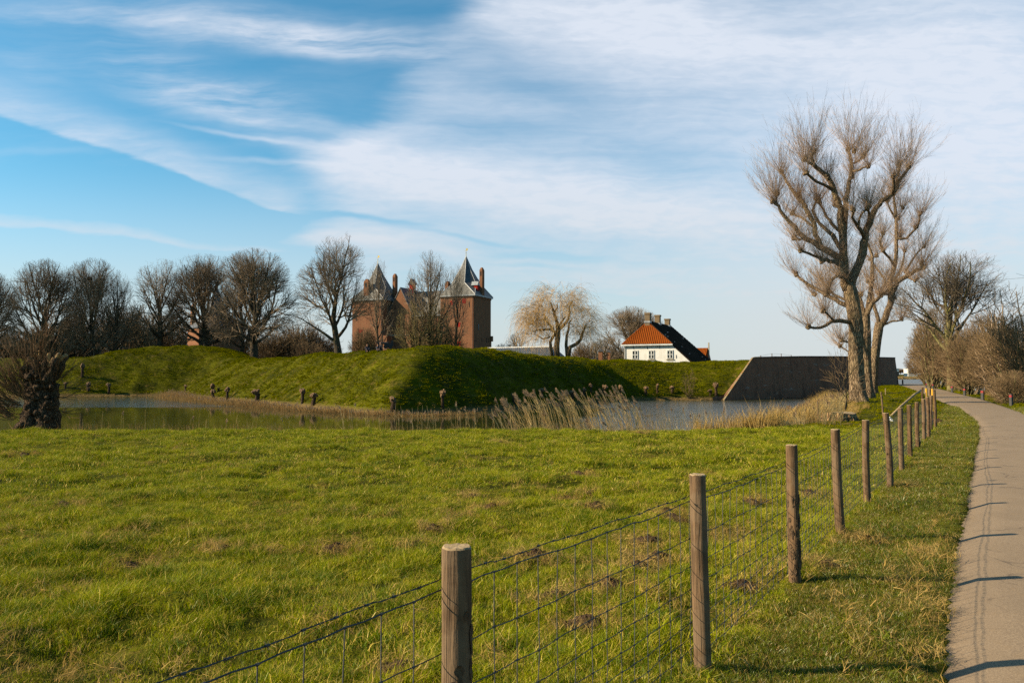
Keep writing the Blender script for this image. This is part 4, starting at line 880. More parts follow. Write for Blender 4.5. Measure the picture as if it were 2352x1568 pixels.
def castle():
    g = at(1089, 862, 200); t = thing('castle', 'brick castle with two slate-spired towers behind the rampart', 'castle', (g.x, g.y, 0), -CA)
    E = 22.1
    def tower(x0, spire_z, lab):
        x1 = x0 + 9.7
        b = MB(); b.box(x0, x1, 0, 9.7, 1.0, E); b.box(x0 - .12, x1 + .12, -.12, 9.82, E - .75, E - .35); tw = b.build('tower', M['castle'], t); tw['label'] = lab
        # corbel teeth under the eaves
        b = MB()
        for i in range(24):
            x = x0 + .2 + i * .405; b.box(x, x + .2, -.28, -.003, E - .34, E - .02); b.box(x1 + .003, x1 + .28, .2 + i * .405, .4 + i * .405, E - .34, E - .02)
        b.build('corbel', M['castle'], tw)
        cx, cyy = x0 + 4.85, 4.85
        hw = 5.3; sq = [(cx - hw, cyy - hw), (cx + hw, cyy - hw), (cx + hw, cyy + hw), (cx - hw, cyy + hw)]
        kz = E + 3.3; hr = 3.55; oc = 1.45
        ring = lambda h, c, z: [(cx - c, cyy - h, z), (cx + c, cyy - h, z), (cx + h, cyy - c, z), (cx + h, cyy + c, z), (cx + c, cyy + h, z), (cx - c, cyy + h, z), (cx - h, cyy + c, z), (cx - h, cyy - c, z)]
        r1 = ring(hr, oc, kz); r2 = ring(hr * .42, oc * .42, kz + (spire_z - kz) * .52); r3 = ring(.09, .035, spire_z)
        b = MB()
        for i in range(4):
            a, c = sq[i], sq[(i + 1) % 4]
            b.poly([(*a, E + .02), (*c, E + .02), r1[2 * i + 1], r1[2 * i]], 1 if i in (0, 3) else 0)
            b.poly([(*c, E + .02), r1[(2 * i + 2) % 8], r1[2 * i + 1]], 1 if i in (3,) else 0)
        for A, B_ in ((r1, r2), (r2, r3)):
            for i in range(8): b.poly([A[i], A[(i + 1) % 8], B_[(i + 1) % 8], B_[i]], 1 if i in (0, 6, 7) else 0)  # front and left faces get the paler, sunlit colour
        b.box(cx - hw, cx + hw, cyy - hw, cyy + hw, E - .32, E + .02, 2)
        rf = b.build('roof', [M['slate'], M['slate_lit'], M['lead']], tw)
        b = MB()
        for i in range(8):
            b.tube([r1[i], r2[i], r3[i]], [.09, .08, .05], 5)
            b.tube([(*sq[(i // 2 + i % 2) % 4], E + .05), r1[i]], .09, 5)
        b.build('flashing', M['lead'], rf)
        b = MB(); b.tube([(cx, cyy, spire_z - .4), (cx, cyy, spire_z + 2.2)], [.10, .03], 6); b.box(cx - .45, cx + .45, cyy - .03, cyy + .03, spire_z + 1.55, spire_z + 1.62); b.box(cx + .05, cx + .5, cyy - .02, cyy + .02, spire_z + 1.7, spire_z + 2.1)
        b.tube([(cx, cyy, spire_z + .9), (cx, cyy, spire_z + 1.0), (cx, cyy, spire_z + 1.1)], [.02, .14, .02], 6); b.build('weather_vane', M['gold'], rf)
        b = MB(); b.tube([(x1 - .35, -.16, 1.2), (x1 - .35, -.16, E - .8), (x1 - .35, -.35, E - .4)], .085, 6); b.build('drainpipe', M['iron'], tw)
        return tw, rf, cx
    def chim(par, x, y, z0, z1, w=.7, d=1.25, holes=True, axis='x'):
        b = MB(); a, c = (w, d) if axis == 'x' else (d, w)
        b.box(x - a / 2, x + a / 2, y - c / 2, y + c / 2, z0, z1 - .7)
        V = [(x - a / 2, y - c / 2, z1 - .7), (x + a / 2, y - c / 2, z1 - .7), (x + a / 2, y + c / 2, z1 - .7), (x - a / 2, y + c / 2, z1 - .7), (x - a * .22, y - c * .22, z1), (x + a * .22, y - c * .22, z1), (x + a * .22, y + c * .22, z1), (x - a * .22, y + c * .22, z1)]
        b.raw(V, [(0, 1, 5, 4), (1, 2, 6, 5), (2, 3, 7, 6), (3, 0, 4, 7), (4, 5, 6, 7)]); o = b.build('chimney', M['castle'], par)
        if holes:
            b = MB(); b.box(x - a * .2, x + a * .2, y - c / 2 - .02, y - c / 2 + .02, z1 - 2.2, z1 - 1.1); b.build('smoke_opening', M['dark'], o)
    tr, rr, cx = tower(-9.7, 32.6, 'broader right tower, its right side in shade')
    b = MB(); b.tube([(-.2, 4.6, 26.4), (-2.6, 4.85, 26.4)], .05, 4); b.build('stay_rod', M['iron'], tr)
    chim(tr, .02, 4.3, E - .4, 29.4, .8, 1.3); chim(tr, -9.3, 3.2, E - .4, 26.2, .9, 1.6, False)
    # dormer on the shaded skirt of the right roof
    b = MB(); b.box(-.9, .05, 1.6, 2.8, E + 1.1, E + 2.5); d = b.build('dormer', M['red'], tr)
    b = MB(); b.raw([(-1.6, 1.4, E + 2.5), (.2, 1.4, E + 2.5), (.2, 3.0, E + 2.5), (-1.6, 3.0, E + 2.5), (-1.8, 2.2, E + 3.6), (.1, 2.2, E + 3.5)], [(0, 1, 5, 4), (2, 3, 4, 5)]); b.raw([(-1.6, 1.4, E + 2.5), (-1.6, 3.0, E + 2.5), (-1.8, 2.2, E + 3.6), (.2, 1.4, E + 2.5), (.2, 3.0, E + 2.5), (.1, 2.2, E + 3.5)], [(1, 0, 2), (3, 4, 5)]); b.build('dormer_roof', M['lead'], d)
    tl, rl, cx2 = tower(-27.2 - 9.7, 32.4, 'left tower, lit from the left, partly behind the oak')
    chim(tl, -32.6, .55, E - .4, 27.6, 1.5, 1.0, True); chim(tl, -27.2, 6.0, E - .4, 29.4, .85, 1.3)
    b = MB(); b.poly([(-32.4, -.2, E + .1), (-28.4, -.2, E + .1), (-30.6, 1.4, E + 2.6)]); b.build('roof_valley', M['slate_lit'], rl)
    def opening(par, nm, face, u, z0, w, h, mat, x1=0.0, y0=0.0, proud=.03):
        b = MB()
        if face == 'f': b.box(u - w / 2, u + w / 2, y0 - proud, y0 + .1, z0, z0 + h)
        else: b.box(x1 - .1, x1 + proud, u - w / 2, u + w / 2, z0, z0 + h)
        return b.build(nm, M[mat], par)
    for u, z in ((-8.6, 18.9), (-5.2, 18.9), (-6.9, 18.9), (-1.4, 18.9), (-3.2, 12.2), (-7.3, 6.0)): opening(tr, 'arrow_slit', 'f', u, z, .22, 1.3, 'dark')
    for u, z, h in ((-2.9, 19.9, 1.2), (-6.4, 19.7, 1.0), (-4.4, 14.0, 1.1), (-4.4, 9.2, 1.1)): opening(tr, 'shutter', 'f', u, z, 1.0, h, 'red')
    for u, z in ((2.3, 13.2), (2.3, 7.0)):
        o = opening(tr, 'window', 's', u, z, .62, 1.6, 'dark'); opening(o, 'shutter', 's', u + .18, z + .1, .2, 1.4, 'lead', 0.0, 0, .06)
    for u, z in ((4.4, 10.2), (7.0, 10.2), (1.0, 10.0), (8.2, 10.3)): opening(tr, 'arrow_slit', 's', u, z, .22, 1.2, 'dark')
    b = MB(); b.box(0, .45, 9.3, 10.2, 10.6, 12.0); b.box(-.3, .0 - .003, 9.72, 10.1, 1, 12); b.build('garderobe', M['castle'], tr)
    for u, z, w, h in ((-34.2, 13.1, 1.2, .9), (-29.6, 3.2, .9, 1.0)): opening(tl, 'shutter', 'f', u, z, w, h, 'red')
    for u, z, w, h in ((-31.0, 3.2, .8, 2.0), (-35.6, 16.4, .22, 1.2), (-28.6, 17.0, .22, 1.2)): opening(tl, 'window', 'f', u, z, w, h, 'dark')
    # gabled wing
    b = MB(); gx0, gx1 = -27.2 + .01, -20.3; gy = 3.0; ap = (gx0 + gx1) / 2 + .1
    ext(b, [(gx0, 1.0), (gx1, 1.0), (gx1, 18.6), (ap, 24.9), (gx0, 18.6)], gy, 12.0); b.box(-27.19, -25.9, .03, 2.99, 1.0, 12.3)
    w = b.build('gabled_wing', M['castle'], t)
    b = MB()
    for a, c in (((gx0 - .15, 18.45), (ap, 25.0)), ((gx1 + .25, 18.3), (ap, 25.0))):
        b.raw([(a[0], gy - .12, a[1]), (c[0], gy - .12, c[1]), (c[0], 12, c[1]), (a[0], 12, a[1]), (a[0], gy - .12, a[1] + .3), (c[0], gy - .12, c[1] + .3), (c[0], 12, c[1] + .3), (a[0], 12, a[1] + .3)], [(0, 1, 5, 4), (4, 5, 6, 7), (0, 4, 7, 3), (0, 3, 2, 1), (1, 2, 6, 5), (2, 3, 7, 6)])
    b.build('roof', M['slate'], w)
    for u, z, ww, h, mt in ((-24.0, 14.4, .9, .9, 'red'), (-22.6, 5.2, .9, 1.7, 'dark'), (-25.0, 3.2, .9, .9, 'red'), (-25.2, 19.4, .2, 1.0, 'dark')): opening(w, 'window' if mt == 'dark' else 'shutter', 'f', u, z, ww, h, mt, 0, gy)
    b = MB(); b.box(gx0 + .1, gx1 - .02, gy - .05, gy + .02, 12.35, 12.55); b.build('string_course', M['stone'], w)
    # main range between the towers
    b = MB(); b.box(-27.0, -9.75, 4.0, 15, 1.0, 17.7); h = b.build('main_range', M['castle'], t)
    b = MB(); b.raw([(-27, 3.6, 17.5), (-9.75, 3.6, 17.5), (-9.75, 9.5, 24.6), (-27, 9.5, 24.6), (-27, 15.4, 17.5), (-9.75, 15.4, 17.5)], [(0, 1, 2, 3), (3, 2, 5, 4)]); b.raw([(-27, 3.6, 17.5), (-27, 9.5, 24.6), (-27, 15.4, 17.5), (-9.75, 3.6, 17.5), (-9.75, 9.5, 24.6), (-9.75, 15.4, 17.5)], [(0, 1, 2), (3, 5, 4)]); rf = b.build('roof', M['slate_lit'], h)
    b = MB(); b.box(-27, -9.76, 3.45, 3.62, 17.35, 17.6); b.build('gutter', M['lead'], h)
    # red pigeon turret on its legs
    b = MB(); X0 = -22.1; b.box(X0 - .6, X0 + .6, 6.0, 7.4, 25.0, 26.4)
    for dx in (-.5, .5):
        for yy in (6.1, 7.3): b.box(X0 + dx - .06, X0 + dx + .06, yy - .06, yy + .06, 23.2, 25.0)
    tt = b.build('pigeon_turret', M['red'], h)
    b = MB(); ext(b, [(X0 - .95, 26.2), (X0, 27.6), (X0 + .95, 26.2), (X0 + .95, 26.4), (X0, 27.85), (X0 - .95, 26.4)], 5.8, 7.6); b.build('turret_roof', M['slate'], tt)
castle()
def gatehouse():
    g = at(455, 862, 222); t = thing('brick_gatehouse', 'low brick gatehouse with a dark hipped roof behind the grassy hump and a bare tree', 'building', (g.x, g.y, 0), -math.radians(50))
    b = MB(); b.box(-9.5, 0, 0, 13.0, .5, 15.2); b.box(-9.65, .15, -.15, 13.15, 14.3, 14.8); w = b.build('wall', M['castle'], t)
    b = MB(); b.raw([(-10, -.5, 15.2), (.5, -.5, 15.2), (.5, 13.5, 15.2), (-10, 13.5, 15.2), (-6.0, 4.5, 20.4), (-3.6, 4.5, 20.4), (-3.6, 8.6, 20.4), (-6.0, 8.6, 20.4)], [(0, 1, 5, 4), (1, 2, 6, 5), (2, 3, 7, 6), (3, 0, 4, 7), (4, 5, 6, 7)]); b.box(-10, .5, -.5, 13.5, 14.95, 15.19)
    rf = b.build('roof', M['slate'], t)
    b = MB(); b.box(-5.9, -3.7, 4.6, 8.5, 20.41, 21.2); b.raw([(-6.1, 4.4, 21.2), (-3.5, 4.4, 21.2), (-3.5, 8.7, 21.2), (-6.1, 8.7, 21.2), (-4.8, 6.5, 27.6)], [(0, 1, 4), (1, 2, 4), (2, 3, 4), (3, 0, 4)]); b.build('spire', M['slate'], rf)
    b = MB(); b.box(-8.6, -7.4, .4, 1.6, 15.3, 21.4); b.raw([(-8.6, .4, 21.4), (-7.4, .4, 21.4), (-7.4, 1.6, 21.4), (-8.6, 1.6, 21.4), (-8.0, 1.0, 22.6)], [(0, 1, 4), (1, 2, 4), (2, 3, 4), (3, 0, 4)]); b.build('chimney', M['castle'], rf)
gatehouse()
M['white'] = simple('whitewash', (0.80, 0.79, 0.75), (0.70, 0.68, 0.63), 1.2, 0.15, 0.9)
M['whitewood'] = simple('white_paint', (0.8, 0.8, 0.78), None, 3, 0, 0.5)
def tile_mat(name, c1, c2, gap):
    def f(t, b):
        co = obj_co(t); n = t.noise(co, 1.2, 5, 0.7); n2 = t.noise(co, 7.0, 3, 0.7)
        c = t.mix(t.mapr(n2, .3, .7), (*c1, 1), (*c2, 1)); c = t.mix(t.mapr(n, .5, .75, 0, .5), c, (*gap, 1)); t.l.new(c, b.inputs['Base Color'])
    return pmat(name, f, 0.95, 0.04)
M['tile'] = tile_mat('orange_pantiles', (0.30, 0.10, 0.042), (0.19, 0.06, 0.028), (0.24, 0.09, 0.04))
M['tiled'] = tile_mat('dark_pantiles', (0.055, 0.034, 0.024), (0.03, 0.02, 0.015), (0.10, 0.065, 0.04))
M['glass'] = simple('window_glass', (0.02, 0.024, 0.028), None, 3, 0, 0.08, None, 0.5)
def tiled_face(b, P00, P10, P01, P11, pitch=.32, rows=14, mi=0, amp=.10):
    """roof plane with rolled pantiles: P00-P10 eave, P01-P11 ridge; rolls run up the slope"""
    P00, P10, P01, P11 = map(Vector, (P00, P10, P01, P11)); n = (P10 - P00).cross(P01 - P00).normalized()
    if n.z < 0: n = -n
    wd = (P10 - P00).length; nc = int(wd / pitch) * 4; V = []
    for j in range(rows * 2 + 1):
        q = j / (rows * 2); step = (0.045 if j % 2 == 0 else 0.0)
        a = P00.lerp(P01, q); c = P10.lerp(P11, q)
        for i in range(nc + 1):
            s = i / nc; p = a.lerp(c, s); u = (p - P00).dot((P10 - P00).normalized())
            V.append(p + n * (amp * abs(math.sin(PI * u / pitch)) + step))
    k = nc + 1; i = np.arange(rows * 2)[:, None] * k + np.arange(nc)[None]
    b.raw(V, np.stack([i, i + 1, i + k + 1, i + k], -1).reshape(-1, 4), mi)
def white_house():
    g = at(1434, 862, 130); rz = -math.radians(26)
    t = thing('white_farmhouse', 'white farmhouse with an orange hip, a long dark tiled roof and three chimneys', 'house', (g.x, g.y, 0), rz)
    W, L = 7.77, 16.4; ze, zr = 6.73, 10.5; rx = 3.4; hy = 2.2; sl = .92
    xe = 12.6; ze2 = ze - sl * (xe - W)
    b = MB(); prof = [(0, .8), (xe - .3, .8), (xe - .3, ze2 - .1 + .3 * sl), (W, ze - .12), (rx + 1.3, ze - .02), (rx, ze - .02), (0, ze - .02)]
    ext(b, prof, 0, L); ext(b, [(0.2, ze - .03), (W - .1, ze - .03), (rx, zr - .25)], hy + 1.0, L - .01); wl = b.build('wall', M['white'], t)
    # three panes with white crossbars
    def win(x):
        z0, w, h = 4.36, .95, 1.36
        f = MB(); f.box(x - w / 2 - .05, x + w / 2 + .05, -.05, -.003, z0 - .05, z0 + h + .06)
        o = f.build('window', M['whitewood'], wl)
        f = MB(); f.box(x - w / 2, x + w / 2, -.075, -.052, z0, z0 + h); f.build('pane', M['glass'], o)
        f = MB()
        for a, c, d, e in ((-w / 2, -w / 2 + .09, 0, h), (w / 2 - .09, w / 2, 0, h), (-.07, .07, .09, h - .09), (-w / 2 + .09, -.07, 0, .09), (.07, w / 2 - .09, 0, .09), (-w / 2 + .09, -.07, h - .09, h), (.07, w / 2 - .09, h - .09, h), (-w / 2 + .09, -.07, h * .5 - .05, h * .5 + .05), (.07, w / 2 - .09, h * .5 - .05, h * .5 + .05)): f.box(x + a, x + c, -.11, -.077, z0 + d, z0 + e)
        f.build('frame', M['whitewood'], o)
        f = MB(); f.box(x - w / 2 - .16, x + w / 2 + .16, -.16, -.004, z0 - .2, z0 - .09); f.build('sill', M['stone'], o)
    for px in (1459.3, 1496.6, 1539.5):
        r = ray(px, 862)[0]; c, s = math.cos(rz), math.sin(rz); win((r * g.y - g.x) / (c - r * s))
    for x, z in ((1.6, 5.95), (5.9, 6.0), (8.6, 4.4), (3.9, 5.95)):
        b = MB(); b.box(x - .035, x + .035, -.05, -.004, z, z + .55); b.build('wall_anchor', M['iron'], wl)
    b = MB(); b.tube([(.12, -.12, 1.0), (.12, -.12, ze - .2)], .06, 6); b.build('drainpipe', M['lead'], wl)
    # roofs
    b = MB(); tiled_face(b, (-.35, -.35, ze), (W + .3, -.35, ze), (rx, hy, zr), (rx + .01, hy, zr)); hp = b.build('hip_roof', M['tile'], t)
    b = MB(); b.box(-.45, W + .35, -.5, -.36, ze - .22, ze - .02); b.build('gutter', M['whitewood'], hp)
    b = MB()
    lo = Vector((xe, -.12, ze2 + .12)); 
    # dark plane: eave line, front verge up to the hip corner, then along the hip to the ridge
    P = lambda x: zr + .05 - (x - rx) * (zr + .05 - (ze2 + .12)) / (xe - rx)
    hx = W + .3
    tiled_face(b, (xe, L + .2, P(xe)), (xe, -.12, P(xe)), (hx, L + .2, P(hx)), (hx, -.12, P(hx)), .26, 10)
    tiled_face(b, (hx, L + .2, P(hx)), (hx, -.35, P(hx)), (rx, L + .2, P(rx)), (rx, hy, P(rx)), .26, 11)
    b.raw([(-.35, L, ze), (-.35, -.35, ze), (rx, hy, zr), (rx, L, zr)], [(0, 1, 2, 3)])
    b.raw([(xe, L + .2, P(xe) - .25), (xe, -.12, P(xe) - .25), (rx, -.12 + 2.4, P(rx) - .3), (rx, L + .2, P(rx) - .3)], [(0, 1, 2, 3)])
    md = b.build('roof', M['tiled'], t)
    b = MB(); b.tube([(rx, hy, zr + .05), (rx, L + .2, zr + .05)], .13, 6); b.tube([(hx, -.3, ze + .02), (rx, hy, zr + .05)], .11, 6); b.build('ridge_tiles', M['tiled'], md)
    b = MB(); b.tube([(-.3, -.3, ze + .05), (rx, hy, zr + .05)], .11, 6); b.build('ridge_tiles', M['tile'], hp)
    rs = random.Random(4)
    for i in range(9):
        b = MB()
        x = rs.uniform(5, 11); y = rs.uniform(1.5, 14.5); z = P(x) + .12; b.box(x - .1, x + .1, y - .28, y + .28, z, z + .09)
        b.build('skylight', M['lead'], md)
    for y, zt in ((2.1, 11.95), (8.0, 12.0), (14.3, 11.75)):
        b = MB(); b.box(rx - .42, rx + .42, y - .42, y + .42, 9.6, zt - .25); b.box(rx - .5, rx + .5, y - .5, y + .5, zt - .25, zt); ch = b.build('chimney', M['chimney'], t)
        b = MB(); b.box(rx - .5, rx + .5, y - .5, y + .5, 10.3, 10.62); b.build('flashing', M['lead'], ch)
white_house()
def outbuildings():
    g = at(1602, 862, 165); t = thing('orange_roofed_barn', 'small orange-roofed building peeping out behind the dark roof of the white house', 'barn', (g.x, g.y, 0), -math.radians(26))
    b = MB(); b.box(0, 9, 0, 6, .8, 4.6); b.build('wall', M['castle'], t)
    b = MB(); tiled_face(b, (-5, -.3, 4.5), (1.6, -.3, 4.5), (-5, 3.0, 7.4), (1.6, 3.0, 7.4), .3, 8); b.raw([(-5, 3, 7.4), (1.6, 3, 7.4), (1.6, 6.2, 4.5), (-5, 6.2, 4.5)], [(0, 1, 2, 3)]); b.raw([(1.6, -.1, 4.6), (1.6, 6, 4.6), (1.6, 3, 7.2)], [(0, 1, 2)]); b.build('roof', M['tile'], t)
    b = MB(); b.box(1.62, 1.85, 2.85, 3.15, 4.6, 8.6); b.build('finial_post', M['stone'], t)
    # long shed whose ribbed roof edge shows above the rampart
    g = at(1095, 862, 128); base = 2.2; e = at(1262, 862, 121); rz = math.atan2(e.y - g.y, e.x - g.x); Ls = (e - g).length
    t = thing('long_shed', 'long low shed with a pale ribbed roof between the castle and the weeping willow', 'shed', (g.x, g.y, 0), rz)
    zt = hgt(797, 125)
    b = MB(); b.box(0.2, Ls - .6, .5, 5.5, base - 1, zt - 1.9); b.build('wall', M['castle'], t)
    b = MB(); b.raw([(0, 0, zt - 1.8), (Ls, 0, zt - 1.8), (Ls - .9, 3, zt), (0, 3, zt), (0, 6, zt - 1.8), (Ls, 6, zt - 1.8)], [(0, 1, 2, 3), (3, 2, 5, 4)]); b.raw([(Ls, 0, zt - 1.8), (Ls, 6, zt - 1.8), (Ls - .9, 3, zt)], [(0, 1, 2)]); rf = b.build('roof', M['slate'], t)
    b = MB(); n = int(Ls / .36)
    for i in range(n):
        x = .15 + i * .36; b.tube([(x, -.02, zt - 1.78), (x, 2.98, zt + .04)], .07, 4)
    b.tube([(0, 2.98, zt + .06), (Ls - .9, 2.98, zt + .06)], .1, 5); b.build('roof_rib', M['whitewood'], rf)
    for px, w, lab in ((1379, 9, 'left one of two small brick sheds just showing above the rampart'), (1397, 8, 'right one of two small brick sheds just showing above the rampart')):
        Y = 135; g = at(px, 862, Y); s = w / F * Y; zt = hgt(803 if px < 1390 else 804.5, Y)
        t = thing('brick_shed', lab, 'shed', (g.x, g.y, 0), -.3, 'brick sheds behind the rampart')
        b = MB(); b.box(-s * .5, s * .5, 0, s, 1.5, zt - .25); b.build('wall', M['castle'], t)
        b = MB(); ext(b, [(-s * .62, zt - .3), (s * .62, zt - .3), (0, zt + .15)], -.1, s + .1); b.build('roof', M['slate'], t)
outbuildings()
# ------------------------------------------------------------------ the brick bastion wall
def bastion():
    A = Vector((28.0, 104.5, 0)); B_ = Vector((67.3, 140.0, 0)); d = (B_ - A).normalized(); n = Vector((d.y, -d.x, 0))  # outward, towards the camera
    t = thing('bastion_wall', 'long dark brick bastion wall rising from the moat beside the road', 'wall', (A.x, A.y, 0), math.atan2(d.y, d.x))
    L = (B_ - A).length; R = lambda x, y, z: (x, y, z)
    # local: x along the wall, -y outward
    bat = .16; y = lambda z: -.55 + (z - WATER) * bat * .5
    xs = np.linspace(-3, L, 60); top = lambda x: float(np.interp(x, [-3, 8, 20, 32, L], [3.7, 4.12, 4.42, 4.6, 4.72])); b = MB()
    V = []; zs = 14
    def zlow(x): return -3.0
    cut = lambda x: 99 if x > 8.2 else WATER + .15 + (x + 1.0) * .72 * 1.0
    for x in xs:
        for k in range(zs + 1):
            tz = min(top(x), cut(x)); z = zlow(x) + (tz - zlow(x)) * k / zs; V.append((x, y(z) + .03 * mnoise.noise((x * .4, z * .7, 0)), z))
    m = zs + 1; i = np.arange(len(xs) - 1)[:, None] * m + np.arange(zs)[None]; b.raw(V, np.stack([i, i + m, i + m + 1, i + 1], -1).reshape(-1, 4))
    # return wall going back along the road
    ret = Vector((-.62, .78, 0)); 
    C2 = Vector((60, 200, 0)); v = C2 - A; lx = v.dot(d); ly = -v.dot(n)
    V = []
    for s in np.linspace(0, 1, 12):
        for k in range(2):
            z = (-1.5, 4.72)[k]; px = L + (lx - L) * s; py = ly * s + 0.0; V.append((px + (0 if k else .5 * (1 - s)), py + (y(z) if s == 0 else 0) * (1 - s), z))
    i = np.arange(11)[:, None] * 2 + np.arange(1)[None]; b.raw(V, np.stack([i, i + 2, i + 3, i + 1], -1).reshape(-1, 4))
    V = []
    for x in xs: V += [(x, y(top(x)) + .0, min(top(x), cut(x))), (x, y(top(x)) + (.8 if x > 8.4 else .16), min(top(x), cut(x))), (x, y(top(x)) + (.8 if x > 8.4 else .16), -1.0)]
    i = np.arange(len(xs) - 1)[:, None] * 3 + np.arange(2)[None]; b.raw(V, np.stack([i, i + 3, i + 4, i + 1], -1).reshape(-1, 4))
    w = b.build('brickwork', M['bastion'], t)
    b = MB()
    for k in range(46):
        x0 = 8.2 + k * (L - 8.3) / 46; x1 = x0 + (L - 8.3) / 46 - .03; b.box(x0, x1, y(top(x0)) - .10, y(top(x0)) + .75, top(x0) + .003, top(x0) + .16)
    b.build('coping', M['bastion_cap'], t)
    b = MB()
    n_ = 22
    for k in range(n_):
        x0 = -1.3 + k * 9.4 / n_; x1 = x0 + 9.4 / n_; z0, z1 = cut(x0), cut(x1); z0 = min(z0, top(x0)); z1 = min(z1, top(x1)); ya, yb = y(z0) - .05, y(z0) + .18
        b.raw([(x0, ya, z0), (x1, ya, z1), (x1, yb, z1), (x0, yb, z0), (x0, ya, z0 + .14), (x1, ya, z1 + .14), (x1, yb, z1 + .14), (x0, yb, z0 + .14)], [(0, 1, 5, 4), (4, 5, 6, 7), (3, 7, 6, 2), (0, 4, 7, 3), (1, 2, 6, 5), (0, 3, 2, 1)])
    b.build('raking_coping', M['lichen'], t)
M['bastion_cap'] = simple('dark_coping', (0.13, 0.10, 0.08), (0.07, 0.055, 0.045), 2.0, 0.3)
M['lichen'] = simple('lichened_stone', (0.26, 0.215, 0.145), (0.26, 0.155, 0.07), 1.6, 0.4)
bastion()
def far_bank():
    # long dyke houses, poplar and wood across the river
    for px0, px1, top, bot, lab, kind in ((2086, 2107, 847.0, 858.6, 'white flat-roofed house on the far bank, left of the tree belt', 1), (2052, 2065, 846.5, 857.5, 'white and grey house on the far bank, by the corner of the bastion wall', 0)):
        Y = 700; a = at(px0, bot, Y); c = at(px1, top, Y); w = c.x - a.x; h = c.z - a.z; t = thing('far_house', lab, 'house', (a.x, Y, a.z), 0, 'white houses across the river')
        b = MB(); b.box(0, w, 0, 8, -2, h); wl = b.build('wall', M['white'], t)
        for q in (((.12, .28, .15, .7), (.35, .62, .05, .7), (.75, .85, .3, .65)) if kind else ((0, 1, -.9, .45),)):
            b = MB(); b.box(w * q[0], w * q[1], -.1, -.01, h * q[2], h * q[3]); b.build('window', M['glass'], wl)
        b = MB(); b.box(-.3, w + .3, -.4, 8.3, h + .01, h + .35); b.build('roof', M['whitewood'], t)
    rs = np.random.RandomState(8)
    def tree(px, top, w, lab, nm, mesh, Y=720, grp=None):
        a = at(px, 858, Y); H = hgt(top, Y) - a.z; W = w / F * Y; hh, ww = dims(TS[mesh])
        place_tree(nm, lab, 'tree', TS[mesh], (a.x, Y, a.z), px % 3, (W / ww, W / ww, H / hh), grp, ('bark_far', 'twig_purple'))
    tree(2089.5, 827, 11, 'slim bare poplar standing above the white house on the far bank', 'poplar', 'far', 730)
    for k, (px, top, w, q) in enumerate(((2068, 846, 16, 'just right of the bastion corner'), (2078, 847, 14, 'left of the poplar'), (2101, 843, 18, 'right of the poplar'), (2111, 845, 14, 'behind the right end of the white house'), (2118, 834, 22, 'taller, by the right-hand bushes'), (2130, 835, 20, 'behind the sign pole'), (2060, 849, 16, 'behind the grey house'))):
        tree(px, top, w, 'hazy bare tree on the far bank, ' + q, 'far_tree', 'far' if k > 3 else 'bush', 740, 'trees on the far bank')
    n = 5200; X = 150 + rs.rand(n) * 330; Yv = 662 + rs.rand(n) * 9; b = MB(); P = np.stack([X, Yv, np.full(n, -1.6)], -1); h = 2.0 + rs.rand(n) * .8
    b.segs(P, P + np.stack([rs.normal(0, .3, n), rs.normal(0, .2, n), h], -1), .16, .10)
    tag(b.build('far_reeds', M['reed']), 'golden reed belt along the far bank of the river', 'reeds', kind='stuff')
far_bank()
# ------------------------------------------------------------------ fence and roadside things
def woodm(name, c1, c2, c3):
    def f(t, b):
        co = obj_co(t); mp = t.add('ShaderNodeMapping', {'Vector': co, 'Scale': (42, 42, 2.4)}).outputs[0]
        n = t.noise(mp, 1.0, 5, 0.65, .6); n2 = t.noise(co, 7.0, 4, 0.6); rnd = t.add('ShaderNodeObjectInfo').outputs['Random']
        c = t.mix(t.mapr(n, .32, .68), (*c2, 1), (*c1, 1)); c = t.mix(t.mapr(t.m('ADD', n2, t.m('MULTIPLY', rnd, .18)), .55, .72, 0, .8), c, (*c3, 1))
        c = t.mix(t.m('MULTIPLY', rnd, .25), c, (0.20, 0.145, 0.10, 1)); t.l.new(c, b.inputs['Base Color'])
        bp = t.add('ShaderNodeBump', {'Height': n, 'Strength': 1.0, 'Distance': .014}); t.l.new(bp.outputs[0], b.inputs['Normal'])
    return pmat(name, f, .9, .15)
M['post'] = woodm('weathered_post', (0.215, 0.135, 0.078), (0.05, 0.03, 0.017), (0.20, 0.14, 0.09))
M['cut'] = simple('cut_end', (0.42, 0.32, 0.20), (0.27, 0.20, 0.12), 30, .2)
M['flake'] = simple('loose_bark', (0.15, 0.10, 0.06), (0.07, 0.045, 0.03), 30, .8)
M['yellow'] = simple('yellow_tip', (0.72, 0.42, 0.10), (0.6, 0.35, 0.1), 10, 0)
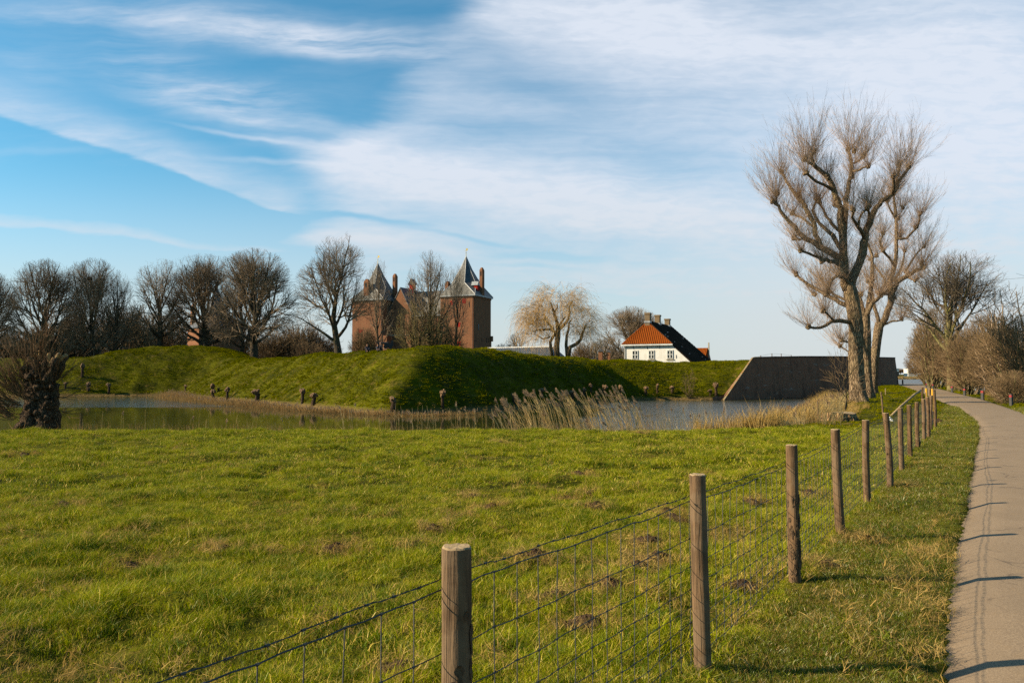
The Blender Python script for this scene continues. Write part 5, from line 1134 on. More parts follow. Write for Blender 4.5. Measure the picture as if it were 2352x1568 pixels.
def post(par, x, y, z0, ztop, r, seed, lean=(0, 0), nm='fence_post', bark=0, lab=None):
    """round softwood stake as a part of par; returns its top"""
    rng = random.Random(seed); b = MB(); n = 16; S = 20; h = ztop - z0; V = []
    bx, by = rng.uniform(-.012, .012) * h, rng.uniform(-.012, .012) * h
    ov = rng.uniform(.9, 1.1)
    for i in range(n + 1):
        q = i / n; z = z0 - .25 + (h + .25) * q; cx = x + lean[0] * q + bx * math.sin(q * PI) * 1.6; cy = y + lean[1] * q + by * math.sin(q * 5)
        knot = 1 + .05 * mnoise.noise((q * 7, seed, 0))
        for k in range(S):
            th = 2 * PI * k / S; rr = r * (1.06 - .08 * q) * knot * (1 + .025 * math.sin(th * 3 + seed) + .022 * mnoise.noise((math.cos(th) * 1.5, math.sin(th) * 1.5, q * 9 + seed)))
            V.append((cx + math.cos(th) * rr, cy + math.sin(th) * rr * ov, z + (rng.uniform(-.003, .003) if i == n else 0)))
    b.raw(V, [(i * S + k, i * S + (k + 1) % S, (i + 1) * S + (k + 1) % S, (i + 1) * S + k) for i in range(n) for k in range(S)])
    bm0 = b
    top = V[-S:]; c = Vector((sum(v[0] for v in top) / S, sum(v[1] for v in top) / S, ztop + .002))
    cb = MB(); ring = [(c.x + (v[0] - c.x) * .9, c.y + (v[1] - c.y) * .9, v[2] + .005) for v in top]
    cb.raw(top + ring + [tuple(c + Vector((0, 0, .003)))], [(k, (k + 1) % S, S + (k + 1) % S, S + k) for k in range(S)]); cb.raw(ring + [tuple(c + Vector((0, 0, .003)))], [(k, (k + 1) % S, S) for k in range(S)])
    if bark:
        fb = b
        for k in range(bark):
            q = rng.uniform(.05, .95) if bark < 20 else rng.uniform(.0, .62); th = rng.uniform(2.6, 6.0); z = z0 + h * q; rr = r * 1.045; cx = x + lean[0] * q; cy = y + lean[1] * q; hh = rng.uniform(.03, .10); w = rng.uniform(.12, .45)
            pts = []
            for s in range(5):
                zz = z + hh * (s / 4 - .5); ww = w * (1 - abs(s / 4 - .5) * 1.2) * rng.uniform(.6, 1.1)
                for a in (-ww, ww): pts.append((cx + math.cos(th + a) * (rr + rng.uniform(0, .005)), cy + math.sin(th + a) * (rr + rng.uniform(0, .005)), zz))
            fb.raw(pts, [(2 * s, 2 * s + 1, 2 * s + 3, 2 * s + 2) for s in range(4)], 1)
    o = b.build(nm, [M['post'], M['flake']], par, True); cb.build('cut_end', M['cut'], o)
    if lab: o['label'] = lab
    return Vector((x, y, ztop)), o
def fence():
    t = thing('wire_fence', 'sheep-wire fence on round wooden posts running from the bottom of the photo along the road', 'fence', (-.19, 2.6, 0))
    T = Vector((-.19, 2.6, 0))
    raw = [(1050, None, 1257, 2.60, .049), (1618, 1566, 1090, None, .046), (1828, 1350, 1022, None, .0455), (1936, 1243, 986, None, .046), (1996, 1165, 965, None, .045), (2043, 1120, 949, None, .046), (2072, 1079, 937, None, .044),
           (2091.6, 1057, 930.4, None, .042), (2110, 1037, 924, None, .045), (2123, 1020, 916, None, .044), (2132.5, 1010, 912, None, .043), (2139.5, 991.7, 908.2, None, .043), (2147.6, 982, 894.7, None, .044)]
    tops = [None, 1602, 1818, 1918, 1988, 2035, 2067.8, 2087.4, 2106, 2120.6, 2130.3, 2138.8, 2145.9]
    labs = ['nearest thick post, its sawn top lit', 'smooth second post', 'post with torn bark and an orange scar', None, None, None, None, None, 'post with peeling bark knots', None, None, None, 'taller end post of the row']
    P = []
    for i, (xb, yb, yt, Yd, r) in enumerate(raw):
        g = gnd(xb, yb) if yb else at(xb, 862, Yd); g.z = gz(g.x, g.y); ztop = hgt(yt, g.y)
        lean = (0, 0)
        if tops[i]: tp = at(tops[i], yt, g.y); lean = (tp.x - g.x, 0)
        post(t, g.x - T.x, g.y - T.y, g.z, ztop, r, 10 + i, lean, bark={0: 18, 2: 46, 8: 14, 7: 4, 3: 3}.get(i, 1), lab=labs[i]); P.append((Vector((g.x + lean[0] * .9, g.y, 0)), r, Vector((g.x, g.y, g.z)), lean))
    d = (P[1][0] - P[0][0]); 
    for k in (1, 2):       # two more posts towards the left, outside the frame
        q = Vector((-.19 - 1.22 * k, 2.6 - 1.84 * k, 0)); post(t, q.x - T.x, q.y - T.y, 0, 1.15, .046, 70 + k); P.insert(0, (q, .046, q.copy(), (0, 0)))
    side = Vector((-.85, .5, 0))   # wires run on the meadow side
    wm = MB(); bm_ = MB(); rng = random.Random(6)
    nodes = [p[0] + side * (p[1] + .004) for p in P]
    zs = [1.00, .80, .65, .53, .43, .345, .27, .20, .13]
    path = []
    for i in range(len(nodes) - 1):
        L = (nodes[i + 1] - nodes[i]).length; m = max(1, round(L / .15))
        for j in range(m): path.append((nodes[i].lerp(nodes[i + 1], j / m), math.sin(PI * j / m)))
    path.append((nodes[-1], 0))
    off = {}
    for zi, z in enumerate(zs):
        pts = []
        for k, (p, s) in enumerate(path):
            w = p + Vector((rng.uniform(-.004, .004), rng.uniform(-.004, .004), z - .012 - .022 * max(0, 2.6 - p.y) + (-.012 if zi == 0 else -.004) * s + rng.uniform(-.005, .005) + .02 * math.sin(p.y * .7 + zi * .2))) 
            pts.append(w); off[(zi, k)] = w
        A = np.array([tuple(q) for q in pts]); r = .0027 if zi == 0 else .0022
        # slight kink halfway between knots
        mid = (A[:-1] + A[1:]) / 2 + np.array([0, 0, 1.0]) * np.array([rng.uniform(-.004, .004) for _ in range(len(A) - 1)])[:, None]
        wm.segs(A[:-1] - T, mid - T, r, r, 4); wm.segs(mid - T, A[1:] - T, r, r, 4)
        kn = np.array([tuple(q) for q in pts]); wm.segs(kn - T - np.array([.004, 0.0025, .001]), kn - T + np.array([.004, .0025, .001]), .0045, .0045, 5)
    for k in range(len(path)):
        for zi in range(len(zs) - 1):
            a, c = off[(zi, k)], off[(zi + 1, k)]
            if zi + 2 == len(zs): c = c + Vector((0, 0, -.02))
            wm.segs([tuple(a - T)], [tuple(c - T)], .0020, .0020, 4)
    wm.build('wire_mesh', M['wire'], t)
    # twisted barbed strand on top
    A = []; n = len(path)
    for k in range((n - 1) * 5 + 1):
        i, f = divmod(k, 5); f /= 5; p = path[i][0].lerp(path[min(i + 1, n - 1)][0], f); s = path[i][1] * (1 - f) + path[min(i + 1, n - 1)][1] * f
        A.append(p + Vector((0, 0, 1.023 - .022 * max(0, 2.6 - p.y) - .006 * s + .004 * math.sin(i * 1.7) + .02 * math.sin(p.y * .7))))
    for ph in (0, PI):
        Q = np.array([tuple(p + Vector((0, 0, 1)) * .0016 * math.cos(k * 1.9 + ph) + Vector((.86, -.5, 0)) * .0016 * math.sin(k * 1.9 + ph)) for k, p in enumerate(A)]) - np.array(T)
        bm_.segs(Q[:-1], Q[1:], .0013, .0013, 4)
    for k in range(2, len(A), 4):
        p = A[k] - T
        for s in range(4):
            v = Vector((rng.uniform(-1, 1), rng.uniform(-1, 1), rng.uniform(-1, 1))).normalized() * .013; bm_.segs([tuple(p)], [tuple(p + v)], .0012, .0006, 3)
        bm_.segs([tuple(p - Vector((.004, .006, 0)))], [tuple(p + Vector((.004, .006, 0)))], .004, .004, 5)
    bm_.build('barbed_wire', M['wire'], t)
    # crossing fence: braced strainer, two thin stakes down to the water
    t2 = thing('side_fence', 'slack side fence with a long diagonal brace and two thin stakes near the tree stump', 'fence', at(2117, 862, 36))
    T2 = Vector(t2.location)
    def pst(px, py, Y, r, sd, lab=None, ptop=None, lx=0):
        g = at(px, 862, Y); g.z = gz(g.x, g.y); zt = hgt(py, Y); post(t2, g.x - T2.x, g.y - T2.y, g.z - T2.z, zt - T2.z, r, sd, (lx, 0), lab=lab); return Vector((g.x + lx, g.y, zt))
    K = pst(2118, 889.5, 36, .05, 51, 'strainer post carrying the diagonal brace')
    S1 = pst(2026, 901, 33.2, .035, 52, 'thin stake right of the big willow', lx=-.05); S2 = pst(1879, 924, 30, .03, 53, 'thin leaning stake beside the stump', lx=-.04)
    e = at(2040, 956, 33.4); b = MB(); b.tube([at(2115, 896.5, 35.8) - T2, at(2100, 906, 35.3) - T2, at(2070, 932, 34.3) - T2, e - T2 - Vector((0, 0, .1))], [.045, .05, .048, .05], 10, True, .03, random.Random(3)); b.build('brace', M['cut'], t2, True)
    b = MB()
    for dz in (.05, .32, .6):
        for A_, B_ in ((K, S1), (S1, S2)):
            q = [A_ - Vector((0, 0, dz)), A_.lerp(B_, .5) - Vector((0, 0, dz + .06)), B_ - Vector((0, 0, dz))]; b.segs([tuple(v - T2) for v in q[:2]], [tuple(v - T2) for v in q[1:]], .003, .003, 4)
    b.build('wire', M['wire'], t2)
    # gate stakes beyond the end post
    for px, py, Y, lab, m in ((2127, 892, 33.6, 'bright yellow-painted stake beyond the end post', 1), (2135.2, 892.8, 34.6, 'grey stake between the two yellow-painted ones', 0), (2141, 893, 33.9, 'yellow-tipped stake right behind the end post', 1)):
        g = at(px, 862, Y); g.z = gz(g.x, g.y); q = thing('stake', lab, 'stake', g, 0, 'stakes beyond the fence end'); zt = hgt(py, Y)
        _, o = post(q, 0, 0, 0, zt - g.z, .04, int(px), nm='shaft')
        if m:
            b = MB(); b.tube([(0, 0, zt - g.z - .95), (0, 0, zt - g.z + .006)], .046, 12); b.build('painted_sleeve', M['yellow'], q)
    g = at(2033, 862, 68); g.z = gz(g.x, g.y); o = MB(); o.tube([(0, 0, -.2), (0, 0, .55), (0, 0, .6)], [.035, .035, .015], 8); o = o.build('survey_peg', M['cut']); o.location = g; tag(o, 'short pale peg in the grass beside the second pollarded willow', 'peg')
    g = at(1789, 862, 27.6); g.z = gz(g.x, g.y) - .1; o = MB(); o.tube([(0, 0, -.2), (.0, 0, .35), (-.05, 0, .42)], [.05, .05, .03], 8, True, .1, random.Random(2)); o = o.build('bank_peg', M['bark_dark']); o.location = g; tag(o, 'short dark peg at the reed edge left of the thin stake', 'peg')
fence()
def bollards():
    M['bollard'] = simple('recycled_plastic', (0.075, 0.07, 0.068), (0.05, 0.048, 0.046), 6, .2, .7)
    M['redband'] = simple('red_reflector', (0.62, 0.05, 0.05), None, 3, 0, .4)
    def mk():
        t = thing('bollard', None, 'bollard', group='roadside bollards'); b = MB(); b.box(-.07, .07, -.07, .07, -.2, .60); b.raw([(-.07, -.07, .60), (.07, -.07, .60), (.07, .07, .60), (-.07, .07, .60), (-.05, -.05, .65), (.05, -.05, .65), (.05, .05, .65), (-.05, .05, .65)], [(0, 1, 5, 4), (1, 2, 6, 5), (2, 3, 7, 6), (3, 0, 4, 7), (4, 5, 6, 7)]); b.build('shaft', M['bollard'], t)
        for z in (.50, .56):
            b = MB(); b.box(-.074, .074, -.074, .074, z, z + .028); b.build('red_band', M['redband'], t)
        return t
    t0 = mk()
    for i, (px, yb, yt, lab) in enumerate(((2321, 931, 905, 'nearest dark roadside bollard with red bands, at the right edge'), (2256, 918, 895.4, 'second-nearest roadside bollard, right of the pale birch stems'), (2214.5, 908.5, 891, 'third roadside bollard, below the forked shrubs'), (2186, 901, 885.8, 'fourth roadside bollard, at the foot of the big right-hand tree'),
            (2142, 893, 881.5, 'fifth roadside bollard, at the foot of the slender straight trunk'), (2127.3, 891, 880.3, 'sixth roadside bollard, next to the sign pole'), (2073, 881, 871.2, 'last bollard, standing alone at the river end of the road'))):
        Y = (1.7 - .03) * F / (yb - 862); Y = min(Y, 145); g = at(px, 862, Y); g.z = gz(g.x, g.y); s = (hgt(yt, Y) - g.z) / .65; s = max(.8, min(s, 1.6))
        if i == 0: t0.location = g; t0.scale = (s, s, s); t0.rotation_euler.z = .4; t0['label'] = lab
        else: dup(t0, g, .4 + .1 * i, s, lab)
    g = at(2131, 862, 138); g.z = gz(g.x, g.y); t = thing('sign_pole', 'slim dark pole with a small white lantern at the river end of the road', 'sign pole', g)
    h = hgt(858, 138) - g.z; b = MB(); b.tube([(0, 0, -.3), (0, 0, h)], .07, 8); b.build('pole', M['iron'], t)
    b = MB(); b.tube([(.55, -.15, h - .95), (.55, -.15, h - .8), (.55, -.15, h - .35), (.55, -.15, h - .2)], [.2, .36, .36, .2], 12); b.tube([(0, 0, h - .58), (.3, -.1, h - .58)], .05, 6); b.build('lantern', M['whitewood'], t)
    b = MB(); b.tube([(0, 0, h - .2), (-.45, 0, h + .6)], [.16, .08], 6); b.tube([(0, 0, h - .2), (.2, 0, h + .7)], [.16, .06], 6); b.build('bracket', M['iron'], t)
bollards()
def rampart_fences():
    def rf(lab, pts, Y, hgt_, cat='fence'):
        g0 = at(pts[0][0], 862, Y); t = thing('rampart_fence', lab, 'fence', (g0.x, g0.y, 0), 0, 'small fences on the rampart tops'); T = Vector((g0.x, g0.y, 0)); tp = []
        for k, (px, pt, pb) in enumerate(pts):
            Yk = Y + (px - pts[0][0]) * .05; g = at(px, 862, Yk); zt = hgt(pt, Yk); zb = min(hgt(pb, Yk), zt - .4) - .4; b = MB(); b.tube([(g.x - T.x, g.y - T.y, zb), (g.x - T.x, g.y - T.y, zt)], .055, 6); b.build('post', M['post'], t); tp.append(Vector((g.x - T.x, g.y - T.y, zt)))
        b = MB()
        for dz in (.05, .4, .75):
            b.segs([tuple(v - Vector((0, 0, dz))) for v in tp[:-1]], [tuple(v - Vector((0, 0, dz))) for v in tp[1:]], .012, .012, 4)
        b.build('wire', M['wire'], t)
    rf('thin fence on top of the bastion wall at its left end', [(1736.5, 821, 829), (1748, 816, 825), (1773.7, 811.5, 821), (1795, 812, 821), (1818, 815, 821)], 112, hgt)
    rf('thin fence on the crest of the grassy hump before the gatehouse', [(430, 791, 797), (467.3, 789.5, 796.5), (486.6, 790, 799), (504.3, 796, 806)], 140, hgt)
    a = at(505, 804, 141); c = at(527, 817, 141); b = MB(); d = c - a
    b.tube([(0, 0, 0), tuple(d)], .14, 6); b.tube([(0, .8, 0), (d.x, d.y + .8, d.z)], .14, 6); n = 8
    for k in range(n): p = d * (k / n); b.box(p.x, p.x + d.x / n - .02, .05, .75, p.z - .35, p.z - .05)
    o = b.build('concrete_steps', M['white']); o.location = a; tag(o, 'pale sloping steps going down behind the grassy hump', 'steps')
rampart_fences()
# ------------------------------------------------------------------ molehills, stump, bits
def molehills():
    V = []; rs = np.random.RandomState(2); protos = []
    for k in range(5):
        b = MB(); S = 26; R = 9; Vv = []
        for i in range(R + 1):
            q = i / R
            for j in range(S):
                th = 2 * PI * j / S; edge = 1 + .25 * math.sin(th * 2 + k) + .15 * math.sin(th * 5 + k * 2); r = q * edge
                x, y = r * math.cos(th), r * math.sin(th); z = .34 * (1 - q ** 1.5) + .16 * mnoise.noise((x * 3 + k * 9, y * 3, 0)) * (1 - q) + .12 * mnoise.noise((x * 8, y * 8, k)) * (1 - q * .6) - .05 * q; Vv.append((x, y, z))
        b.raw(Vv, [(i * S + j, i * S + (j + 1) % S, (i + 1) * S + (j + 1) % S, (i + 1) * S + j) for i in range(R) for j in range(S)])
        for c in range(46):
            a = rs.rand() * 2 * PI; r = rs.rand() ** .6 * 1.25; s = .035 + .07 * rs.rand(); cx, cy_ = r * math.cos(a), r * math.sin(a); cz = max(0, .30 * (1 - r)) + s * .5
            v = rs.normal(0, 1, (8, 3)); v /= np.linalg.norm(v, axis=1, keepdims=True); co = np.array([(-1, -1, -1), (1, -1, -1), (1, 1, -1), (-1, 1, -1), (-1, -1, 1), (1, -1, 1), (1, 1, 1), (-1, 1, 1)]) * s * .6 + v * s * .35 + np.array([cx, cy_, cz])
            b.raw(co, [(0, 3, 2, 1), (4, 5, 6, 7), (0, 1, 5, 4), (1, 2, 6, 5), (2, 3, 7, 6), (3, 0, 4, 7)])
        protos.append(b.mesh('molehill', True)); protos[-1].materials.append(M['soil'])
    L = [(770, 1266, .17, 'largest molehill left of the nearest post, straight above its wire'), (516, 1262, .09, 'small molehill far to the left of the nearest post'), (295, 1303, .13, 'molehill in the lower left of the meadow'), (145, 1162, .14, 'molehill near the left edge, halfway down the meadow'), (618, 1271, .10, 'faint molehill between the two left of the nearest post'),
         (958, 1256, .13, 'molehill just left of the sawn top of the nearest post'), (993, 1213, .10, 'molehill above and slightly left of the nearest post'), (1052, 1186, .10, 'small molehill straight above the nearest post'), (1085, 1140, .09, 'molehill farther up the meadow than the nearest post top'), (1130, 1164, .10, 'molehill up and to the right of the nearest post'),
         (1233, 1279, .16, 'molehill showing over the top wire right of the nearest post'), (1326, 1091, .16, 'dark molehill in the middle of the meadow'), (1300, 1147, .13, 'left one of a row of three dark molehills mid-meadow'), (1361, 1133, .10, 'upper one of the three dark molehills mid-meadow'), (1373, 1163, .14, 'lower right one of the three dark molehills mid-meadow'),
         (1532, 1176, .13, 'molehill touching the top wire left of the second post'), (1543, 1193, .15, 'molehill seen through the wire just left of the second post'), (1488, 1245, .15, 'molehill behind the wire, lower left of the second post top'), (1513, 1286, .17, 'straw-strewn molehill behind the wire near the second post'), (1467, 1303, .13, 'molehill behind the wire midway to the second post'),
         (1404, 1349, .15, 'big straw-covered molehill behind the wire between the first two posts'), (1349, 1434, .13, 'low straw-covered molehill behind the wire at the lower middle'), (1275, 1372, .13, 'flat molehill behind the wire near the first post'), (1701, 1244, .15, 'large molehill between the second and third posts'), (1726, 1154, .13, 'molehill high between the second and third posts'), (1710, 1351, .13, 'molehill low between the second and third posts'),
         (1856, 1136, .16, 'molehill between the third and fourth posts'), (1470, 996, .16, 'flat molehill at the far edge of the meadow below the reeds'), (1150, 1018, .12, 'small far molehill in the upper meadow'), (55, 1048, .18, 'far molehill at the left edge of the meadow'),
         (1992, 1242, .11, 'small molehill on the verge beside the fourth post'), (1900, 1305, .14, 'molehill on the verge beside the third post'), (2080, 1117, .10, 'small molehill on the verge by the seventh post'), (2150, 968, .30, 'churned earth on the verge by the end post'), (930, 1543, .13, 'dark molehill at the bottom edge left of the nearest post')]
    for k, (px, py, s, lab) in enumerate(L):
        h = hit(px, py, 1.5, 60); o = bpy.data.objects.new('molehill', protos[k % 5]); COL.objects.link(o); o.location = h + Vector((0, 0, .0)); o.scale = (s, s, s * 1.25); o.rotation_euler.z = k * 1.3
        tag(o, lab, 'molehill', 'molehills in the meadow'); MOLES_XY.append((h.x, h.y, s))
molehills()
turf()
def dry_tufts():
    rs = np.random.RandomState(4); gd = inst_group([proto_clump('straw%d' % i, 40, .13, .12, .0045, M['dry'], 140 + i, 1.5, .3) for i in range(3)], 'straw_tufts')
    P = [];
    for x, y, s in MOLES_XY:
        for k in range(34 if s > .14 else 20):
            a = rs.rand() * 2 * PI; r = s * (.7 + rs.rand() * 1.5); P.append((x + r * math.cos(a), y + r * math.sin(a)))
    for k in range(3200):
        Y = 1.8 + 20 * rs.rand() ** 1.2; X = (rs.rand() * 2 - 1) * .7 * (Y + 1)
        if float(vnoise(np.array([X / .8]), np.array([Y / .8]), 55)[0]) > .10 and X < xl(Y) - .1: P.append((X, Y))
    for k in range(90):      # worn brown edge of the verge
        Y = 3.6 + 5.0 * rs.rand(); X = float(xl(Y)) - .05 - .55 * rs.rand() ** 1.5; P.append((X, Y))
    P = np.array(P); scatter('straw', np.stack([P[:, 0], P[:, 1], terr(P[:, 0], P[:, 1])], -1), .6 + .6 * rs.rand(len(P)), gd, 'bleached straw and dead grass scattered through the meadow', 'dead grass', 5, tilt=.5)
    # tall pale dry grass around the trees and the reed bank on the right
    gt = inst_group([proto_clump('tall_dry%d' % i, 40, .22, .62, .012, M['dry'], 150 + i, .6, .2) for i in range(3)], 'tall_dry_tufts')
    n = 9000; X = 6 + rs.rand(n) * 20; Y = 25.5 + rs.rand(n) * 32; z = terr(X, Y)
    bx = np.interp(Y, [b[1] for b in BANK[4:11]], [b[0] for b in BANK[4:11]]); d = X - bx
    k = ~((np.abs(X - 12.9) < 1.3) & (Y < 31.4) & (Y > 26)) & (d > -2.6) & (d < np.where(Y < 30, 0.3, 1.6 + .8 * vnoise(X / 2, Y / 2, 3))) & (z > -1.75); X, Y, z, d = X[k], Y[k], z[k], d[k]
    s = np.where(d > .2, .45, 1.15) * (.6 + .6 * rs.rand(len(X)))
    scatter('bank_grass', np.stack([X, Y, z], -1), s, gt, 'tall bleached grass and sedge on the bank below the pollarded willows', 'dry grass', 7, zs=s * (1 + .3 * rs.rand(len(X))))
dry_tufts()
M['stumpbark'] = barkm('stump_side', (0.46, 0.31, 0.18), (0.10, 0.06, 0.035), None, 1.0)
def stump():
    h = at(1925, 862, 30.5); z = gz(h.x, h.y); t = thing('tree_stump', 'wide sawn tree stump with a pale cut face in front of the nearest willow', 'stump', (h.x, h.y, z)); S = 40; V = []; rows = [(-.2, 1.12), (0, 1.05), (.1, .98), (.2, .92), (.27, .90)]
    for i, (zz, r) in enumerate(rows):
        for j in range(S):
            th = 2 * PI * j / S; rr = .56 * r * (1 + .10 * abs(math.sin(th * 4.5)) + .05 * math.sin(th * 11 + i) + (.10 * (1 - i / 4) * abs(math.sin(th * 2.5)))); V.append((rr * math.cos(th) * 1.12, rr * math.sin(th), zz + .03 * math.sin(th * 2)))
    b = MB(); b.raw(V, [(i * S + j, i * S + (j + 1) % S, (i + 1) * S + (j + 1) % S, (i + 1) * S + j) for i in range(len(rows) - 1) for j in range(S)]); b.build('bark', M['stumpbark'], t)
    b = MB(); top = V[-S:]; b.raw([(v[0] * .99, v[1] * .99, v[2] + .003) for v in top] + [(0, 0, .29)], [(j, (j + 1) % S, S) for j in range(S)]); b.build('cut_face', M['cut'], t)
    # staked sapling beside it
    Y = 35; g = at(1940, 862, Y); z = gz(g.x, g.y); me = bare_tree_meshes(77, 5.4, 3.2, 1.0, .05, None, 300, 1, .22, 2, .6, .0065, .7, tipr=.006, kill=.35, sub=2, lim=.03)
    t = place_tree('sapling', 'thin staked sapling standing in front of the nearest pollarded willow', 'tree', me, (g.x, g.y, z), .4, (hgt(742, Y) - z) / 5.8, None, ('bark_far', 'twig_brown'))
    b = MB(); b.tube([(.1, -.05, -.1), (.1, -.05, .75)], .035, 8); b.build('stake', M['yellow'], t); b = MB(); b.tube([(.03, -.02, .55), (.1, -.05, .6)], .05, 8); b.build('tie', M['iron'], t)
    me = bare_tree_meshes(78, 4.2, 2.2, .6, .05, None, 120, 2, .22, 3, .5, .008, .8, tipr=.008, kill=.4, sub=2, lim=.03)
    place_tree('young_willow', 'thin pale young willow leaning over the water among the small pollards', 'tree', me, tuple(hit(1588 / 1.0 - 6, 917)), 0, 1.05, None, ('bark_far', 'twig_brown'))
    b = MB(); rs = random.Random(5)
    for k in range(9): b.box(-.1 + k * .02, .09 - k * .012, -.05, .05, k * .012, k * .012 + .01, 0, Matrix.Rotation(rs.uniform(-.6, .6), 4, 'Y') @ Matrix.Rotation(rs.uniform(0, 3), 4, 'Z'))
    o = b.build('plastic_scrap', M['whitewood']); o.location = at(2045, 966, 12.6); o.scale = (.5, .5, .5); tag(o, 'small crumpled white plastic scrap caught on the fence wire', 'litter')
    g = hit(1640, 975, 10, 40); b = MB(); b.tube([(-.18, 0, .05), (.14, .02, .12)], [.11, .12], 10, True, .06, rs); b.tube([(-.05, .1, .12), (.2, .16, .26)], [.09, .08], 10, True, .06, rs); o = b.build('cut_log', M['cut']); o.location = g; tag(o, 'small pale cut log lying on the meadow edge among thin reeds', 'log')
stump()
# ------------------------------------------------------------------ small pollards along the shore
def small_pollards():
    rng = random.Random(12)
    def mesh(k):
        b = MB(); r = .17 + .03 * (k % 3); q = [Vector((0, 0, -.4)), Vector((rng.uniform(-.04, .04), 0, .3)), Vector((rng.uniform(-.1, .1), 0, .65)), Vector((rng.uniform(-.12, .12), 0, .9))]
        b.tube(q, [r * 1.25, r * 1.02, r * .92, r * 1.15], 12, True, .10, rng); tm = b.mesh('trunk', True)
        b = MB(); top = q[-1]
        for j in range(16):
            v = Vector((rng.uniform(-1, 1), rng.uniform(-1, 1), rng.uniform(-.4, 1))).normalized(); p = top + v * .17; e = top + Vector((v.x * .36, v.y * .36, .02 + v.z * .30)) * rng.uniform(.8, 1.15)
            b.tube([p, p.lerp(e, .6), e], [.11, .13, .07], 7, True, .25, rng)
        b.tube([top - Vector((0, 0, .1)), top + Vector((0, 0, .1)), top + Vector((0, 0, .22))], [.2, .3, .12], 9, True, .2, rng)
        return tm, b.mesh('knob', False)
    ms = [mesh(k) for k in range(5)]
    for a, c in ms: a.materials.append(M['bark_dark']); c.materials.append(M['bark_dark']); c.materials.clear(); c.materials.append(M['knob'])
    L = [(150, 893, 877, 'small pollard willow on the far left shore, left of a forked one'), (189, 866, 832, 'pale forked young pollard halfway up the left slope'), (203, 898, 877, 'left one of the pair of pollards on the far left shore'), (250, 901.5, 879, 'right one of the pair of pollards on the far left shore'),
      (426, 899, 883, 'tiny pollard above the left end of the brown reeds'), (489, 908, 880, 'taller rear one of the two touching pollards at the re-entrant'), (491, 917, 893, 'leaning front one of the two touching pollards at the re-entrant'), (502, 898, 890, 'short round knob on the slope behind the touching pollards'),
      (522, 917, 887.5, 'straight pollard just right of the touching pair'), (590.5, 923, 893, 'stoutest pollard on the lit slope, casting a shadow'), (695, 926, 891, 'upright slim pollard on the lit slope'), (719, 931, 900.5, 'crooked pollard leaning left, lower right on the lit slope'),
      (903, 944, 910, 'pollard standing in the reeds at the foot of the mound'), (1016.5, 937, 893.5, 'slim pollard with a lit knob at the dark corner of the mound'), (1181, 927, 902, 'pollard behind the left end of the tall reeds'), (1246, 915, 891, 'leaning pollard above the left of the tall reeds'),
      (1315, 917, 895.5, 'wide-headed pollard above the middle of the tall reeds'), (1342, 912, 889.5, 'small-headed pollard between two larger ones above the tall reeds'), (1357.5, 905, 880.5, 'high pale-headed pollard on the dark slope'), (1388, 909, 883, 'big-headed pollard on the dark slope'), (1425, 909, 883, 'last pollard on the dark slope'),
      (1483, 907, 886, 'pollard at the edge of the shadow left of the thin young willow'), (1510, 904, 880.5, 'tall thin pollard right of the thin young willow'), (1544, 903, 885.5, 'stocky pollard on the sunlit shore, casting a shadow'), (1632, 910, 893.5, 'short pollard beside the tallest one near the bastion wall'), (1645, 910.5, 877.5, 'tallest pale pollard near the foot of the bastion wall')]
    for k, (px, yb, yt, lab) in enumerate(L):
        p = hit(px, yb, 50, 200); s = (hgt(yt, p.y) - p.z) / 1.22; w = 1.15 * {590.5: 1.15, 1016.5: .62, 1544: 1.0, 1342: .6, 1425: .65, 1510: .5, 1357.5: .7, 426: .7, 1315: .95}.get(px, .85); w *= min(1.1, s) ** .5
        t = thing('pollard_willow', lab, 'tree', p, k * 2.1, 'small pollards on the shore'); t.scale = (w, w, s)
        for me, nm in zip(ms[k % 5], ('trunk', 'crown')):
            o = bpy.data.objects.new(nm, me); COL.objects.link(o); o.parent = t
        if px in (491, 719, 1246): t.rotation_euler.y = -.22
M['knob'] = simple('cut_knobs', (0.30, 0.19, 0.11), (0.085, 0.055, 0.035), 7, .6)
small_pollards()
